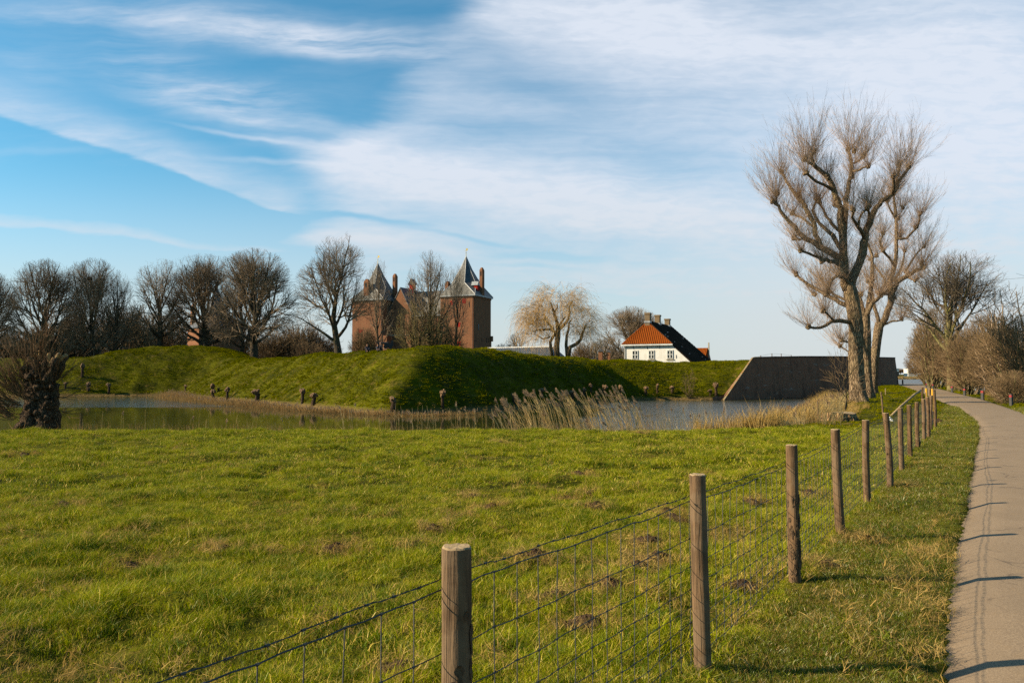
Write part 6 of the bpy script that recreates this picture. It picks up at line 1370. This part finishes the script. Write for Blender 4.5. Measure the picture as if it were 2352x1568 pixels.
# ------------------------------------------------------------------ gnarled willow at the left
def gnarled():
    Y = 26.3; c = at(92, 862, Y); base = Vector((c.x, Y, gz(c.x, Y) - .25)); rng = random.Random(21); rs = np.random.RandomState(21)
    t = thing('gnarled_willow', 'dark gnarled pollarded willow with cut stubs and reddish rods at the left edge', 'tree', base); A = lambda x, y, d=0: at(x, y, Y + d) - base
    b = MB()
    def lump(pts, rr, s=16, j=.10):
        q, r2 = [], []
        for i in range(len(pts) - 1):
            for f in (0, .33, .66):
                v = A(*pts[i]).lerp(A(*pts[i + 1]), f); q.append(v + Vector((rng.uniform(-.04, .04), rng.uniform(-.04, .04), 0))); r2.append((rr[i] + (rr[i + 1] - rr[i]) * f) * rng.uniform(.82, 1.18))
        q.append(A(*pts[-1])); r2.append(rr[-1]); b.tube(q, r2, s, True, j, rng)
    lump([(104, 1000), (108, 960), (106, 925), (100, 895), (96, 862)], [.40, .33, .29, .26, .17], 18)
    lump([(80, 1000), (76, 960), (84, 925), (78, 890), (86, 850), (84, 826)], [.36, .30, .26, .25, .2, .12], 18)
    lump([(55, 990), (62, 955), (70, 925), (66, 895), (70, 866)], [.30, .24, .22, .17, .12]); lump([(110, 885), (134, 850), (152, 818, .2)], [.19, .14, .10]); lump([(104, 880, -.2), (122, 850, -.2), (128, 822, -.2)], [.18, .14, .09]); lump([(122, 985), (126, 940), (124, 905), (133, 880)], [.20, .17, .16, .08])
    lump([(75, 890), (62, 862), (54, 842, -.1)], [.2, .17, .12]); lump([(108, 880), (124, 850, .1), (138, 818, .2)], [.2, .13, .09]); lump([(96, 875, -.1), (108, 836, -.1), (113, 814, 0)], [.18, .13, .09])
    lump([(60, 970, -.2), (35, 984, -.3)], [.18, .09]); lump([(86, 870, .3), (76, 836, .4), (68, 820, .5)], [.16, .11, .08]); lump([(95, 870, .2), (98, 830, .2), (100, 808, .2)], [.16, .12, .08])
    for k in range(46):      # burrs and old pruning knuckles
        x = rng.uniform(62, 128); y = rng.uniform(860, 965); p = A(x, y, rng.uniform(-.38, -.1)); v = Vector((rng.uniform(-1, 1), rng.uniform(-1, 0), rng.uniform(-.6, 1))).normalized(); r = rng.uniform(.04, .13)
        b.tube([p - v * r, p, p + v * r * .9], [r * .7, r, r * .4], 8, True, .25, rng)
    o = b.build('trunk', M['bark_dark'], t, True)
    for p, d in (((80, 812), (-.2, .5)), ((68, 820), (-.5, .4)), ((112, 812), (0, .5)), ((137, 812), (.4, .4)), ((153, 815), (.6, .5)), ((146, 818), (.5, .5)), ((100, 806), (.1, .5)), ((58, 836), (-.5, .3)), ((124, 822), (.3, .5)), ((92, 805), (0, .5))):
        q = A(*p, rng.uniform(-.2, .3)); v = Vector((d[0], -.1, d[1])).normalized(); cb = MB(); cb.tube([q - v * .3, q], [.075, .06], 8, True, .08, rng); cb.tube([q - v * .02, q + v * .012], .055, 8); cb.build('cut_stub', M['stubs'], t)
    r = MB()
    def rods(px, py, n, dirv, sp, L, rad=.011, grav=.12, d=0, seg=6):
        P0 = np.array(A(px, py, d))[None] + rs.normal(0, .09, (n, 3)); D = np.array(dirv)[None] + rs.normal(0, sp, (n, 3)); D /= np.linalg.norm(D, axis=1, keepdims=True); ln = L * (.45 + .6 * rs.rand(n))[:, None]; cur = P0
        for s in range(seg):
            nx = cur + D * ln / seg; r.segs(cur, nx, rad * (1 - s / seg * .75), rad * (1 - (s + 1) / seg * .78)); 
            if s > 0:
                e = D + rs.normal(0, .35, (n, 3)); r.segs(cur, cur + e * ln * .14, rad * .45, rad * .2)
            cur = nx; D = D + rs.normal(0, .07, (n, 3)) + np.array([0, 0, grav]); D /= np.linalg.norm(D, axis=1, keepdims=True)
    for px, py, n, dv, L in ((50, 905, 55, (-.75, -.1, .65), 2.0), (40, 930, 45, (-.9, -.2, .35), 1.8), (62, 880, 40, (-.45, -.2, .9), 1.9), (30, 955, 40, (-.9, -.1, .5), 1.9), (88, 880, 22, (.05, -.5, .9), 1.5), (105, 890, 20, (.3, -.5, .85), 1.4), (118, 875, 20, (.45, -.3, .85), 1.4),
            (92, 822, 18, (-.05, 0, 1), 1.1), (104, 818, 18, (.1, 0, 1), 1.1), (80, 826, 16, (-.2, 0, 1), .9), (20, 940, 26, (-.7, -.2, .6), 1.5), (45, 900, 50, (-.6, -.2, .9), 1.3), (120, 835, 20, (.4, 0, .8), .9), (60, 850, 18, (-.4, 0, .9), 1.4), (75, 930, 14, (-.3, -.7, .7), 1.2), (95, 925, 12, (.1, -.8, .6), 1.0)): rods(px, py, n, dv, .26, L)
    for px, py, n, dv, L in ((128, 890, 9, (.95, 0, .18), 2.0), (130, 915, 7, (1, 0, .1), 1.6), (132, 945, 9, (.9, -.1, .05), 1.2), (125, 870, 8, (.8, 0, .5), 1.5)): rods(px, py, n, dv, .14, L, .009, .05)
    for px in (88, 100): rods(px, 815, 4, (0, 0, 1), .14, 1.9, .014, .03)
    r.build('crown', M['twig_red'], t)
    g = MB(); n = 500; P = np.stack([base.x + rs.normal(0, 1.0, n), Y - .3 + rs.normal(0, .5, n), np.zeros(n)], -1); P[:, 2] = terr(P[:, 0], P[:, 1]); g.segs(P, P + np.stack([rs.normal(0, .12, n), rs.normal(0, .1, n), .15 + .3 * rs.rand(n)], -1), .008, .003); tag(g.build('rough_stalks', M['reed_brown']), 'brown dead stalks around the foot of the gnarled willow', 'dead stalks', kind='stuff')
M['stubs'] = simple('pale_cut_wood', (0.55, 0.36, 0.18), (0.25, 0.15, 0.09), 9)
gnarled()
# ------------------------------------------------------------------ weeping willow
def weeping():
    Wc = lambda x, y: ((2050 + x / 3.92) / 1.7415, (1100 + y / 3.92) / 1.7415); Y = 118; g = at(*Wc(700, 1255), Y); base = Vector((g.x, Y, gz(g.x, Y)))
    t = thing('weeping_willow', 'golden weeping willow with hanging shoots between the castle and the white house', 'tree', base); rng = random.Random(31); rs = np.random.RandomState(31); b = MB(); ends = []
    def limb(pts, r0, r1, d1=0.0):
        q = [at(*Wc(x, y), Y + d1 * i / (len(pts) - 1)) - base for i, (x, y) in enumerate(pts)]; n = len(q); b.tube(q, [r0 + (r1 - r0) * i / (n - 1) for i in range(n)], 9, True, .06, rng); ends.append((q[-1], q[-1] - q[-2], r1))
        for i in range(1, n): 
            for s in (.35, .75): ends.append((q[i - 1].lerp(q[i], s), Vector((rng.uniform(-1, 1), rng.uniform(-1, 1), .3)), r1 * .5))
    limb([(700, 1290), (692, 1100), (710, 950), (715, 850)], .45, .36); limb([(715, 860), (700, 750), (660, 620), (620, 500), (600, 430)], .30, .10, -1.5); limb([(725, 800), (780, 720), (825, 655)], .18, .12, 1.0); limb([(655, 590), (710, 500), (700, 470)], .13, .09, 1.2)
    limb([(730, 850), (800, 790), (870, 700), (895, 600), (890, 500), (930, 420)], .26, .09, 1.0); limb([(700, 920), (600, 850), (480, 855), (380, 860), (340, 890)], .22, .08, -2.0); limb([(640, 850), (560, 750), (500, 690), (510, 600)], .2, .09, -1.0); limb([(500, 700), (420, 700), (340, 730)], .12, .07, 1.5)
    limb([(620, 1290), (590, 1050), (640, 960), (690, 900)], .26, .2, .3); limb([(860, 1290), (840, 1100), (850, 950), (880, 850), (885, 760), (930, 690)], .28, .09, .5); limb([(875, 1290), (900, 1130), (1000, 1080), (1070, 1010), (1090, 930), (1120, 860), (1150, 790)], .34, .13, -.8); limb([(1050, 1050), (1080, 950), (1020, 880)], .12, .06, 1.2); limb([(590, 970), (480, 1000), (400, 950), (330, 920)], .12, .06, 2)
    tr = b.build('trunk', M['bark'], t, True)
    s = Y / F / 1.7415 / 3.92; cx = lambda x: (x / 3.92 / 1.7415 + 2050 / 1.7415 - 1176) / F * Y - base.x; cz = lambda y: hgt((1100 + y / 3.92) / 1.7415, Y) - base.z
    blobs = [(cx(x), d, cz(y), rx * s, ry_, rz * s) for x, y, rx, rz, d, ry_ in ((620, 480, 300, 280, 0, 3.5), (930, 470, 200, 260, 0.5, 3.2), (350, 650, 210, 240, -.5, 3.0), (1180, 760, 150, 250, 0, 2.8), (700, 750, 300, 220, 0, 3.2), (260, 800, 120, 200, 0, 2.0), (450, 900, 200, 180, 0, 2.5), (1000, 900, 180, 160, 0, 2.5))]
    att = crown_points(rs, 900, blobs); c = MB()
    start = np.array([tuple(e[0]) for e in ends]); N = [p for p in start]; par = [-1] * len(N)
    # branch towards the crown volume from every limb end
    order = np.argsort([min(np.linalg.norm(a - start, axis=1)) for a in att]); P = np.array(N)
    nodes = list(N); pr = list(par)
    for i in order:
        a = att[i]; A_ = np.array(nodes); d = np.linalg.norm(A_ - a, axis=1); j = int(d.argmin())
        if d[j] < .25: continue
        k = max(1, int(d[j] / .7)); p = j
        for q in range(1, k + 1): nodes.append(A_[j] + (a - A_[j]) * q / k + rs.normal(0, .09, 3)); pr.append(p); p = len(nodes) - 1
    N = np.array(nodes); pr = np.array(pr); r = radii(N, pr, .012, 2.4); r = np.minimum(r, .10); m = pr >= 0; c.segs(N[pr[m]], N[m], np.minimum(r[pr[m]], r[m] * 1.4), r[m], 4)
    # hanging shoots
    idx = np.nonzero(m)[0]; rep = np.repeat(idx, 5); P0 = N[rep] + rs.normal(0, .05, (len(rep), 3)); out = P0 * np.array([1, 1, 0]); out[:, 0] -= .3; out /= np.linalg.norm(out, axis=1, keepdims=True) + 1e-6
    zrel = np.clip((P0[:, 2:3] - 1) / 8, 0, 1); D = out * .7 + rs.normal(0, .45, P0.shape); D[:, 2] += .55; D /= np.linalg.norm(D, axis=1, keepdims=True); L = (1.2 + 2.6 * rs.rand(len(P0))[:, None] ** 1.3) * (1.5 - .6 * zrel); cur = P0
    for sgm in range(6):
        nx = cur + D * L / 6; nx[:, 2] = np.maximum(nx[:, 2], -.2); c.segs(cur, nx, .0080, .0075); cur = nx; D = D + np.array([0, 0, -.42]) + rs.normal(0, .06, D.shape); D[:, :2] *= .84; D /= np.linalg.norm(D, axis=1, keepdims=True)
    c.build('crown', M['twig_gold'], t)
weeping()
# ------------------------------------------------------------------ trees and bushes right of the road
def right_side():
    Y = 88; g = at(2188, 862, Y); base = gz(g.x, Y); s = Y / F; bl = lambda x, y, rx, rz, d=0: ((x - 2188) * s, d, hgt(y, Y) - base, rx * s, rx * s * .7, rz * s)
    big = bare_tree_meshes(51, 15, 14, 3.4, .45, [bl(2205, 660, 105, 84), bl(2285, 695, 95, 75, 1), bl(2195, 705, 125, 72), bl(2150, 720, 62, 62), bl(2320, 730, 70, 60, 1), bl(2215, 720, 80, 60), bl(2120, 780, 38, 45)], 2900, 7, .42, 2, .95, .0085, .3, kill=.5, wig=.25, fork=True)
    place_tree('roadside_tree', 'large spreading bare tree with a mossy trunk right of the road', 'tree', big, (g.x, Y, base), 0, (1.22, 1.1, 1.02), None, ('moss', 'twig_grey'))
    sh = [bare_tree_meshes(61 + k, 5.6, 5.6, .8, .08, None, 1000, 6, .38, 4, .85, .010, .8, kill=.5, sub=2) for k in range(2)]
    tl = [bare_tree_meshes(66 + k, 9.0, 4.6, 2.6, .13, None, 1000, 4, .4, 3, .8, .009, .7, kill=.5, sub=2) for k in range(2)]
    def sp(nm, lab, kind, px, Yd, top, w, rz, mats=('moss', 'twig_brown'), grp='shrubs right of the road', cat='shrub', zoff=0):
        g = at(px, 862, Yd); z = gz(g.x, Yd) + zoff; me = (sh if kind == 's' else tl)[int(px) % 2]; h0, w0 = dims(me)
        H = hgt(top, Yd) - z; W = w / F * Yd; place_tree(nm, lab, cat, me, (g.x, Yd, z), rz, (W / w0, W / w0, H / h0), grp, mats)
    sp('bush', 'dense brown bush overhanging the sign pole', 's', 2140, 122, 770, 80, 0); sp('bush', 'dense tall brown bush left of the mossy trunk', 's', 2158, 108, 705, 105, 1); sp('bush', 'dense brown bush directly behind the slender straight trunk', 's', 2128, 128, 742, 80, 4)
    sp('slender_tree', 'slender straight trunk with a brown bushy top by the fifth bollard', 't', 2143, 100, 700, 80, 2, ('moss', 'twig_brown'), cat='tree'); sp('bush', 'low brown bush at the foot of the big roadside tree', 's', 2195, 96, 765, 95, 3); sp('bush', 'forked shrub beside the third bollard', 's', 2226, 70, 755, 105, 2)
    sp('young_birch', 'pale-stemmed young tree between the second and third bollards', 't', 2240, 72, 735, 100, 1, ('pale', 'twig_brown'), cat='tree'); sp('bush', 'dense bush behind the pale-stemmed young tree', 's', 2258, 84, 720, 120, 5); sp('mossy_willow', 'many-stemmed mossy willow left of the nearest bollard', 't', 2302, 55, 700, 140, .5, ('moss', 'twig_brown'), cat='tree')
    sp('bush', 'reddish bush behind the many-stemmed mossy willow', 's', 2295, 66, 740, 140, 1.4, ('bark_far', 'twig_red')); sp('bush', 'bush cut by the right edge behind the nearest bollard', 's', 2350, 52, 720, 170, 2.2, ('bark_far', 'twig_red')); sp('bush', 'low twiggy growth between the bushes near the nearest bollard', 's', 2330, 47, 850, 110, 3.2, zoff=-.3)
    sp('bush', 'bush beside the fourth bollard', 's', 2205, 82, 825, 62, 3.9); sp('roadside_tree', 'bare tree leaning in from beyond the right edge', 't', 2348, 74, 640, 230, .7, ('moss', 'twig_grey'), cat='tree'); sp('bush', 'tall thin bush half hidden behind the far bollards', 's', 2172, 118, 800, 60, .2)
    # dry verge grass under them
    rs = np.random.RandomState(66); gd = inst_group([proto_clump('verge_straw%d' % i, 30, .3, .35, .02, M['dry'], 170 + i, .7, .3) for i in range(3)], 'verge_straw_tufts')
    n = 2600; Yv = 38 + 100 * rs.rand(n) ** 1.3; X = xr(Yv) + 1.9 + 2.4 * rs.rand(n); scatter('verge_straw', np.stack([X, Yv, terr(X, Yv)], -1), .8 + .5 * rs.rand(n), gd, 'bleached grass under the bushes right of the road', 'dry grass', 8)
M['moss'] = barkm('mossy_bark', (0.25, 0.21, 0.11), (0.09, 0.075, 0.04), (0.21, 0.22, 0.06), .6); M['pale'] = simple('pale_bark', (0.50, 0.38, 0.28), (0.30, 0.22, 0.15), 2.0)
right_side()
# ------------------------------------------------------------------ reeds
def reeds():
    rs = np.random.RandomState(91)
    def bed(name, lab, P, H, lean, mat, r=.006, plume=.3, pl=.26, seg=5, leaf=1):
        n = len(P); st, pm = MB(), MB(); D = np.tile(np.array([[0, 0, 1.0]]), (n, 1)) + rs.normal(0, .04, (n, 3)); D /= np.linalg.norm(D, axis=1, keepdims=True); cur = P.copy(); ln = H[:, None]; k0 = lean + rs.normal(0, .035, (n, 1))
        for s in range(seg):
            nx = cur + D * ln / seg; st.segs(cur, nx, r * (1 - s / seg * .4), r * (1 - (s + 1) / seg * .4))
            for _ in range(leaf):
                m = rs.rand(n) < .5; e = D + rs.normal(0, .25, D.shape) + np.array([-.25 * np.sign(lean), 0, 0]); e /= np.linalg.norm(e, axis=1, keepdims=True); L = .12 + .25 * rs.rand(n, 1); st.segs(cur[m], (cur + e * L)[m], r * .8, r * .2)
            cur = nx; D = D + np.concatenate([-k0 * (s + 1) / seg * 1.3, rs.normal(0, .02, (n, 1)), np.zeros((n, 1))], 1); D /= np.linalg.norm(D, axis=1, keepdims=True)
        m = rs.rand(n) < plume; C = cur[m]; Dm = D[m]; q = len(C); PL = pl * (.7 + .5 * rs.rand(q, 1))
        if q:
            for j in range(22):
                tt = rs.rand(q, 1); p = C + Dm * PL * tt * .8; e = Dm + rs.normal(0, .22, (q, 3)) + np.array([-.55 if lean > 0 else -.2, 0, -.25]); e /= np.linalg.norm(e, axis=1, keepdims=True); w = .13 * (1 - tt * .5) * pl / .26
                pm.segs(p, p + e * w, .007 * pl / .26, .003 * pl / .26)
            st.segs(C, C + Dm * PL, r * .6, r * .3)
        o = st.build(name, mat if isinstance(mat, bpy.types.Material) else M[mat]); tag(o, lab, 'reeds', kind='stuff')
        if q: tag(pm.build(name + '_plumes', M['plume']), 'feathery brown seed plumes of ' + lab, 'reed plumes', kind='stuff')
    def cols(xs, Y0, Y1, n=None):
        n = n or len(xs); Y = Y0 + (Y1 - Y0) * rs.rand(n); X = np.array([ray(x, 862)[0] for x in xs]) * Y; return np.stack([X, Y, np.minimum(terr(X, Y), 0) - .05], -1)
    # the tall stand in front, tops traced as a profile over photo columns
    n = 240; xs = np.concatenate([rs.uniform(1140, 1470, 190), rs.normal(1290, 60, 50)]); P = cols(xs, 25.6, 27.8)
    topy = np.interp(xs, [1130, 1160, 1200, 1260, 1320, 1380, 1430, 1480, 1520], [915, 922, 905, 893, 892, 895, 893, 915, 945]) + np.abs(rs.normal(0, 1, n)) ** 1.2 * 28 + 9
    H = np.array([hgt(ty, p[1]) for ty, p in zip(topy, P)]) - P[:, 2]; H = np.clip(H, .6, 3.2) * 1.03; P[:, 0] += .32 * H / 2.4
    bed('tall_reeds', 'the tall stand of plumed reeds bending left at the near bank', P, H, .125, 'reed', .0078, .42, .30, 7, 1)
    def prof(name, lab, x0, x1, n, Y0, Y1, ty, jit, lean=.05, mat='reed', r=.005, plume=.08, pl=.2, leaf=1):
        xs = rs.uniform(x0, x1, n); P = cols(xs, Y0, Y1); topy = np.interp(xs, [a for a, _ in ty], [b for _, b in ty]) + np.abs(rs.normal(0, jit, n)); H = np.array([hgt(t_, p[1]) for t_, p in zip(topy, P)]) - P[:, 2]; bed(name, lab, P, np.clip(H, .3, 3.5), lean, mat, r, plume, pl, 5, leaf)
    prof('thin_reeds', 'thin scattered reeds right of the tall stand', 1440, 1830, 190, 25.6, 28, [(1440, 925), (1500, 935), (1600, 940), (1700, 945), (1830, 950)], 18, .03)
    prof('fringe_reeds', 'short dense straw fringe along the near bank', 1150, 1850, 400, 25.6, 27.5, [(1150, 975), (1300, 965), (1500, 960), (1700, 962), (1850, 955)], 10, .03, 'reed', .0045, .02)
    prof('sparse_reeds', 'sparse single reeds between the mound and the tall stand', 780, 1140, 44, 25.6, 28, [(780, 930), (900, 925), (1000, 925), (1140, 935)], 22, .03)
    prof('left_reeds', 'low sparse reeds along the near bank on the left', 160, 700, 38, 25.4, 27, [(160, 945), (300, 940), (350, 935), (700, 965)], 22, .0, 'reed', .005, .12)
    prof('left_fringe', 'short brown stalks fringing the near bank on the left', 150, 1150, 520, 25.3, 26.6, [(150, 968), (400, 972), (1150, 978)], 7, .02, 'reed_brown', .004, .0)
    prof('right_reeds', 'tan reed bed beside the wooden peg, right end of the moat', 1780, 1935, 900, 27.5, 42, [(1780, 945), (1850, 930), (1900, 912), (1935, 905)], 14, -.03, 'reed', .006, .12)
    prof('right_back_reeds', 'tan reeds against the foot of the bastion wall', 1850, 1945, 420, 42, 52, [(1850, 925), (1900, 905), (1945, 895)], 10, -.03, 'reed', .008, .1)
    # brown reed belt around the foot of the mound
    pts = [Vector((-50.5, 120, 0)), Vector((-45.5, 107, 0)), Vector((-31, 87.5, 0)), Vector((-18.5, 71.5, 0)), Vector((-11.5, 64.5, 0)), Vector((-7.0, 62.6, 0)), Vector((-2.6, 65, 0))]
    n = 6500; seg = np.cumsum([0] + [(pts[i + 1] - pts[i]).length for i in range(len(pts) - 1)]); u = rs.rand(n) * seg[-1]; i = np.clip(np.searchsorted(seg, u) - 1, 0, len(pts) - 2); f = (u - seg[i]) / (seg[i + 1] - seg[i]); A = np.array([tuple(p) for p in pts]); C = A[i] * (1 - f[:, None]) + A[i + 1] * f[:, None]; wd = np.interp(u, [0, 15, 35, 60, seg[-1]], [2.0, 2.0, 1.4, .9, .4]); C[:, :2] += rs.normal(0, .55, (n, 2)) * wd[:, None]; C[:, 2] = -1.6
    k = terr(C[:, 0], C[:, 1]) < -1.1; C = C[k]; u = u[k]; H = np.interp(u, [0, 10, 30, 60, seg[-1]], [1.15, 1.35, 1.0, .75, .45]) * (.5 + .5 * rs.rand(len(C))) * (.75 + .35 * vnoise(u / 1.7, u * 0, 5)); bed('mound_reeds', 'brown reed belt around the foot of the grassy mound', C, H, .03, 'reed_brown', .016, .06, .3, 3, 1)
reeds()
def litter_bank():
    # straw litter where the dark slope meets the water
    rs = np.random.RandomState(44); gd = inst_group([proto_clump('litter%d' % i, 26, .3, .22, .025, M['dry'], 180 + i, 1.6, .3) for i in range(3)], 'litter_tufts'); P = []
    for i in range(0, 15):
        a, c = np.array(TOE[i]), np.array(TOE[i + 1]); L = np.linalg.norm(c - a)
        for k in range(int(L * (3.0 if i > 7 else 2.0))): q = a + (c - a) * rs.rand() + rs.normal(0, .35, 2); P.append(q)
    P = np.array(P); z = terr(P[:, 0], P[:, 1]); k = z > -1.75; P, z = P[k], z[k]; scatter('shore_litter', np.stack([P[:, 0], P[:, 1], np.maximum(z, -1.5)], -1), .7 + .6 * rs.rand(len(P)), gd, 'washed-up straw along the foot of the ramparts', 'straw litter', 9, tilt=.4)
litter_bank()
# ------------------------------------------------------------------ visitors and the gun on the rampart
M['cloth'] = simple('dark_clothes', (0.018, 0.022, 0.035), (0.03, 0.033, 0.045), 6); M['skin'] = simple('skin', (0.52, 0.30, 0.21), None, 5); M['hair'] = simple('dark_hair', (0.05, 0.03, 0.02), None, 5); M['cloth2'] = simple('grey_clothes', (0.06, 0.075, 0.10), None, 5)
def person(lab, loc, rz, cloth, hair='hair', k=0):
    """seated figure: one skinned surface, hair and clothes as children"""
    t = thing('person', lab, 'person', loc, rz, 'visitors sitting on the rampart')
    def skin(nm, V, E, R, mat, root=0):
        me = bpy.data.meshes.new(nm); me.from_pydata(V, E, []); o = mesh_obj(nm, me, t, [M[mat]]); sk = o.modifiers.new('skin', 'SKIN'); 
        for i, r in enumerate(R): me.skin_vertices[0].data[i].radius = (r, r); me.skin_vertices[0].data[i].use_root = (i == root)
        o.modifiers.new('sub', 'SUBSURF').levels = 1; o.modifiers['sub'].render_levels = 1; return o
    V = [(0, 0, .10), (0, 0, .3), (0, .01, .50), (0, 0, .60), (0, -.01, .68), (0, -.02, .78), (0, -.01, .86), (.17, 0, .54), (.24, -.10, .34), (.16, -.30, .30), (-.17, 0, .54), (-.24, -.10, .34), (-.16, -.30, .30), (.12, -.22, .16), (.13, -.45, .42), (.13, -.55, .05), (.13, -.68, .03), (-.12, -.22, .16), (-.13, -.45, .40), (-.13, -.55, .05), (-.13, -.68, .03)]
    E = [(0, 1), (1, 2), (2, 3), (3, 4), (4, 5), (5, 6), (2, 7), (7, 8), (8, 9), (2, 10), (10, 11), (11, 12), (0, 13), (13, 14), (14, 15), (15, 16), (0, 17), (17, 18), (18, 19), (19, 20)]
    R = [.13, .125, .14, .055, .075, .095, .07, .06, .045, .03, .06, .045, .03, .085, .065, .045, .04, .085, .065, .045, .04]
    skin('body', V, E, R, 'skin')
    skin('jacket', [(0, 0, .10), (0, 0, .3), (0, .01, .50), (0, .0, .57), (.18, 0, .54), (.25, -.10, .34), (.18, -.25, .31), (-.18, 0, .54), (-.25, -.10, .34), (-.18, -.25, .31)], [(0, 1), (1, 2), (2, 3), (2, 4), (4, 5), (5, 6), (2, 7), (7, 8), (8, 9)], [.15, .145, .16, .07, .075, .06, .045, .075, .06, .045], cloth)
    skin('trousers', [(0, 0, .08), (.12, -.22, .16), (.13, -.45, .42), (.13, -.55, .10), (-.12, -.22, .16), (-.13, -.45, .40), (-.13, -.55, .10)], [(0, 1), (1, 2), (2, 3), (0, 4), (4, 5), (5, 6)], [.15, .10, .08, .06, .10, .08, .06], 'cloth')
    skin('hair', [(0, .02, .72), (0, .035, .80), (0, .0, .88)], [(0, 1), (1, 2)], [.085, .095, .08], hair)
def rampart_top():
    for k, (px, top, lab, cl, rz) in enumerate(((843, 788.5, 'person in dark clothes sitting alone on the rampart right of the oak', 'cloth', .4), (867, 788.5, 'person in grey sitting left of the gun on the rampart', 'cloth2', .9), (873.5, 784.5, 'person in black sitting close against the gun on the rampart', 'cloth', -.3))):
        Y = 90; g = at(px, 862, Y); z = max(gz(g.x, Y) - .15, hgt(top, Y) - .95); person(lab, (g.x, Y, z), rz, cl)
    Y = 91; g = at(888, 862, Y); z = hgt(793.5, Y) - .35; t = thing('cannon', 'dark cannon on its carriage standing on the rampart below the castle', 'cannon', (g.x, g.y, z), .1)
    b = MB(); b.tube([(.25, 0, .62), (.15, 0, .62), (-.4, 0, .63), (-1.0, 0, .64), (-1.05, 0, .64)], [.10, .15, .12, .085, .10], 12); b.build('barrel', M['iron'], t)
    b = MB(); b.box(-.30, .55, -.22, -.12, .22, .56); b.box(-.30, .55, .12, .22, .22, .56); b.box(-.25, .5, -.119, .119, .26, .36); b.box(.45, .72, -.2, .2, .30, .95); b.build('carriage', M['iron'], t)
    for x in (-.15, .42):
        for y in (-.29, .25):
            b = MB(); b.tube([(x, y, .2), (x, y + .05, .2)], .2, 14); b.build('wheel', M['iron'], t)
    for px, py, qx, qy, lab in ((862, 782, 871, 789, 'thin dark pole slanting down behind the left of the cannon'), (891, 784, 909, 791.5, 'thin dark pole slanting down right of the cannon')):
        a = at(px, py, Y); c = at(qx, qy + 3, Y); b = MB(); b.tube([(0, 0, 0), tuple(c - a)], .04, 6); o = b.build('slanting_pole', M['iron']); o.location = a; tag(o, lab, 'pole', 'poles by the cannon')
rampart_top()
# ------------------------------------------------------------------ settle every surface colour to its real reflectance
def settle(k=0.72, sat=1.12):
    for m in bpy.data.materials:
        if not m.use_nodes or m.name.startswith('moat_water'): continue
        t = m.node_tree
        for n in list(t.nodes):
            s = {'BSDF_PRINCIPLED': 'Base Color', 'BSDF_DIFFUSE': 'Color', 'BSDF_TRANSLUCENT': 'Color'}.get(n.type)
            if not s: continue
            i = n.inputs[s]; h = t.nodes.new('ShaderNodeHueSaturation'); h.inputs['Saturation'].default_value = sat; h.inputs['Value'].default_value = k
            if i.is_linked: t.links.new(i.links[0].from_socket, h.inputs['Color'])
            else: h.inputs['Color'].default_value = i.default_value
            t.links.new(h.outputs[0], i)
settle()
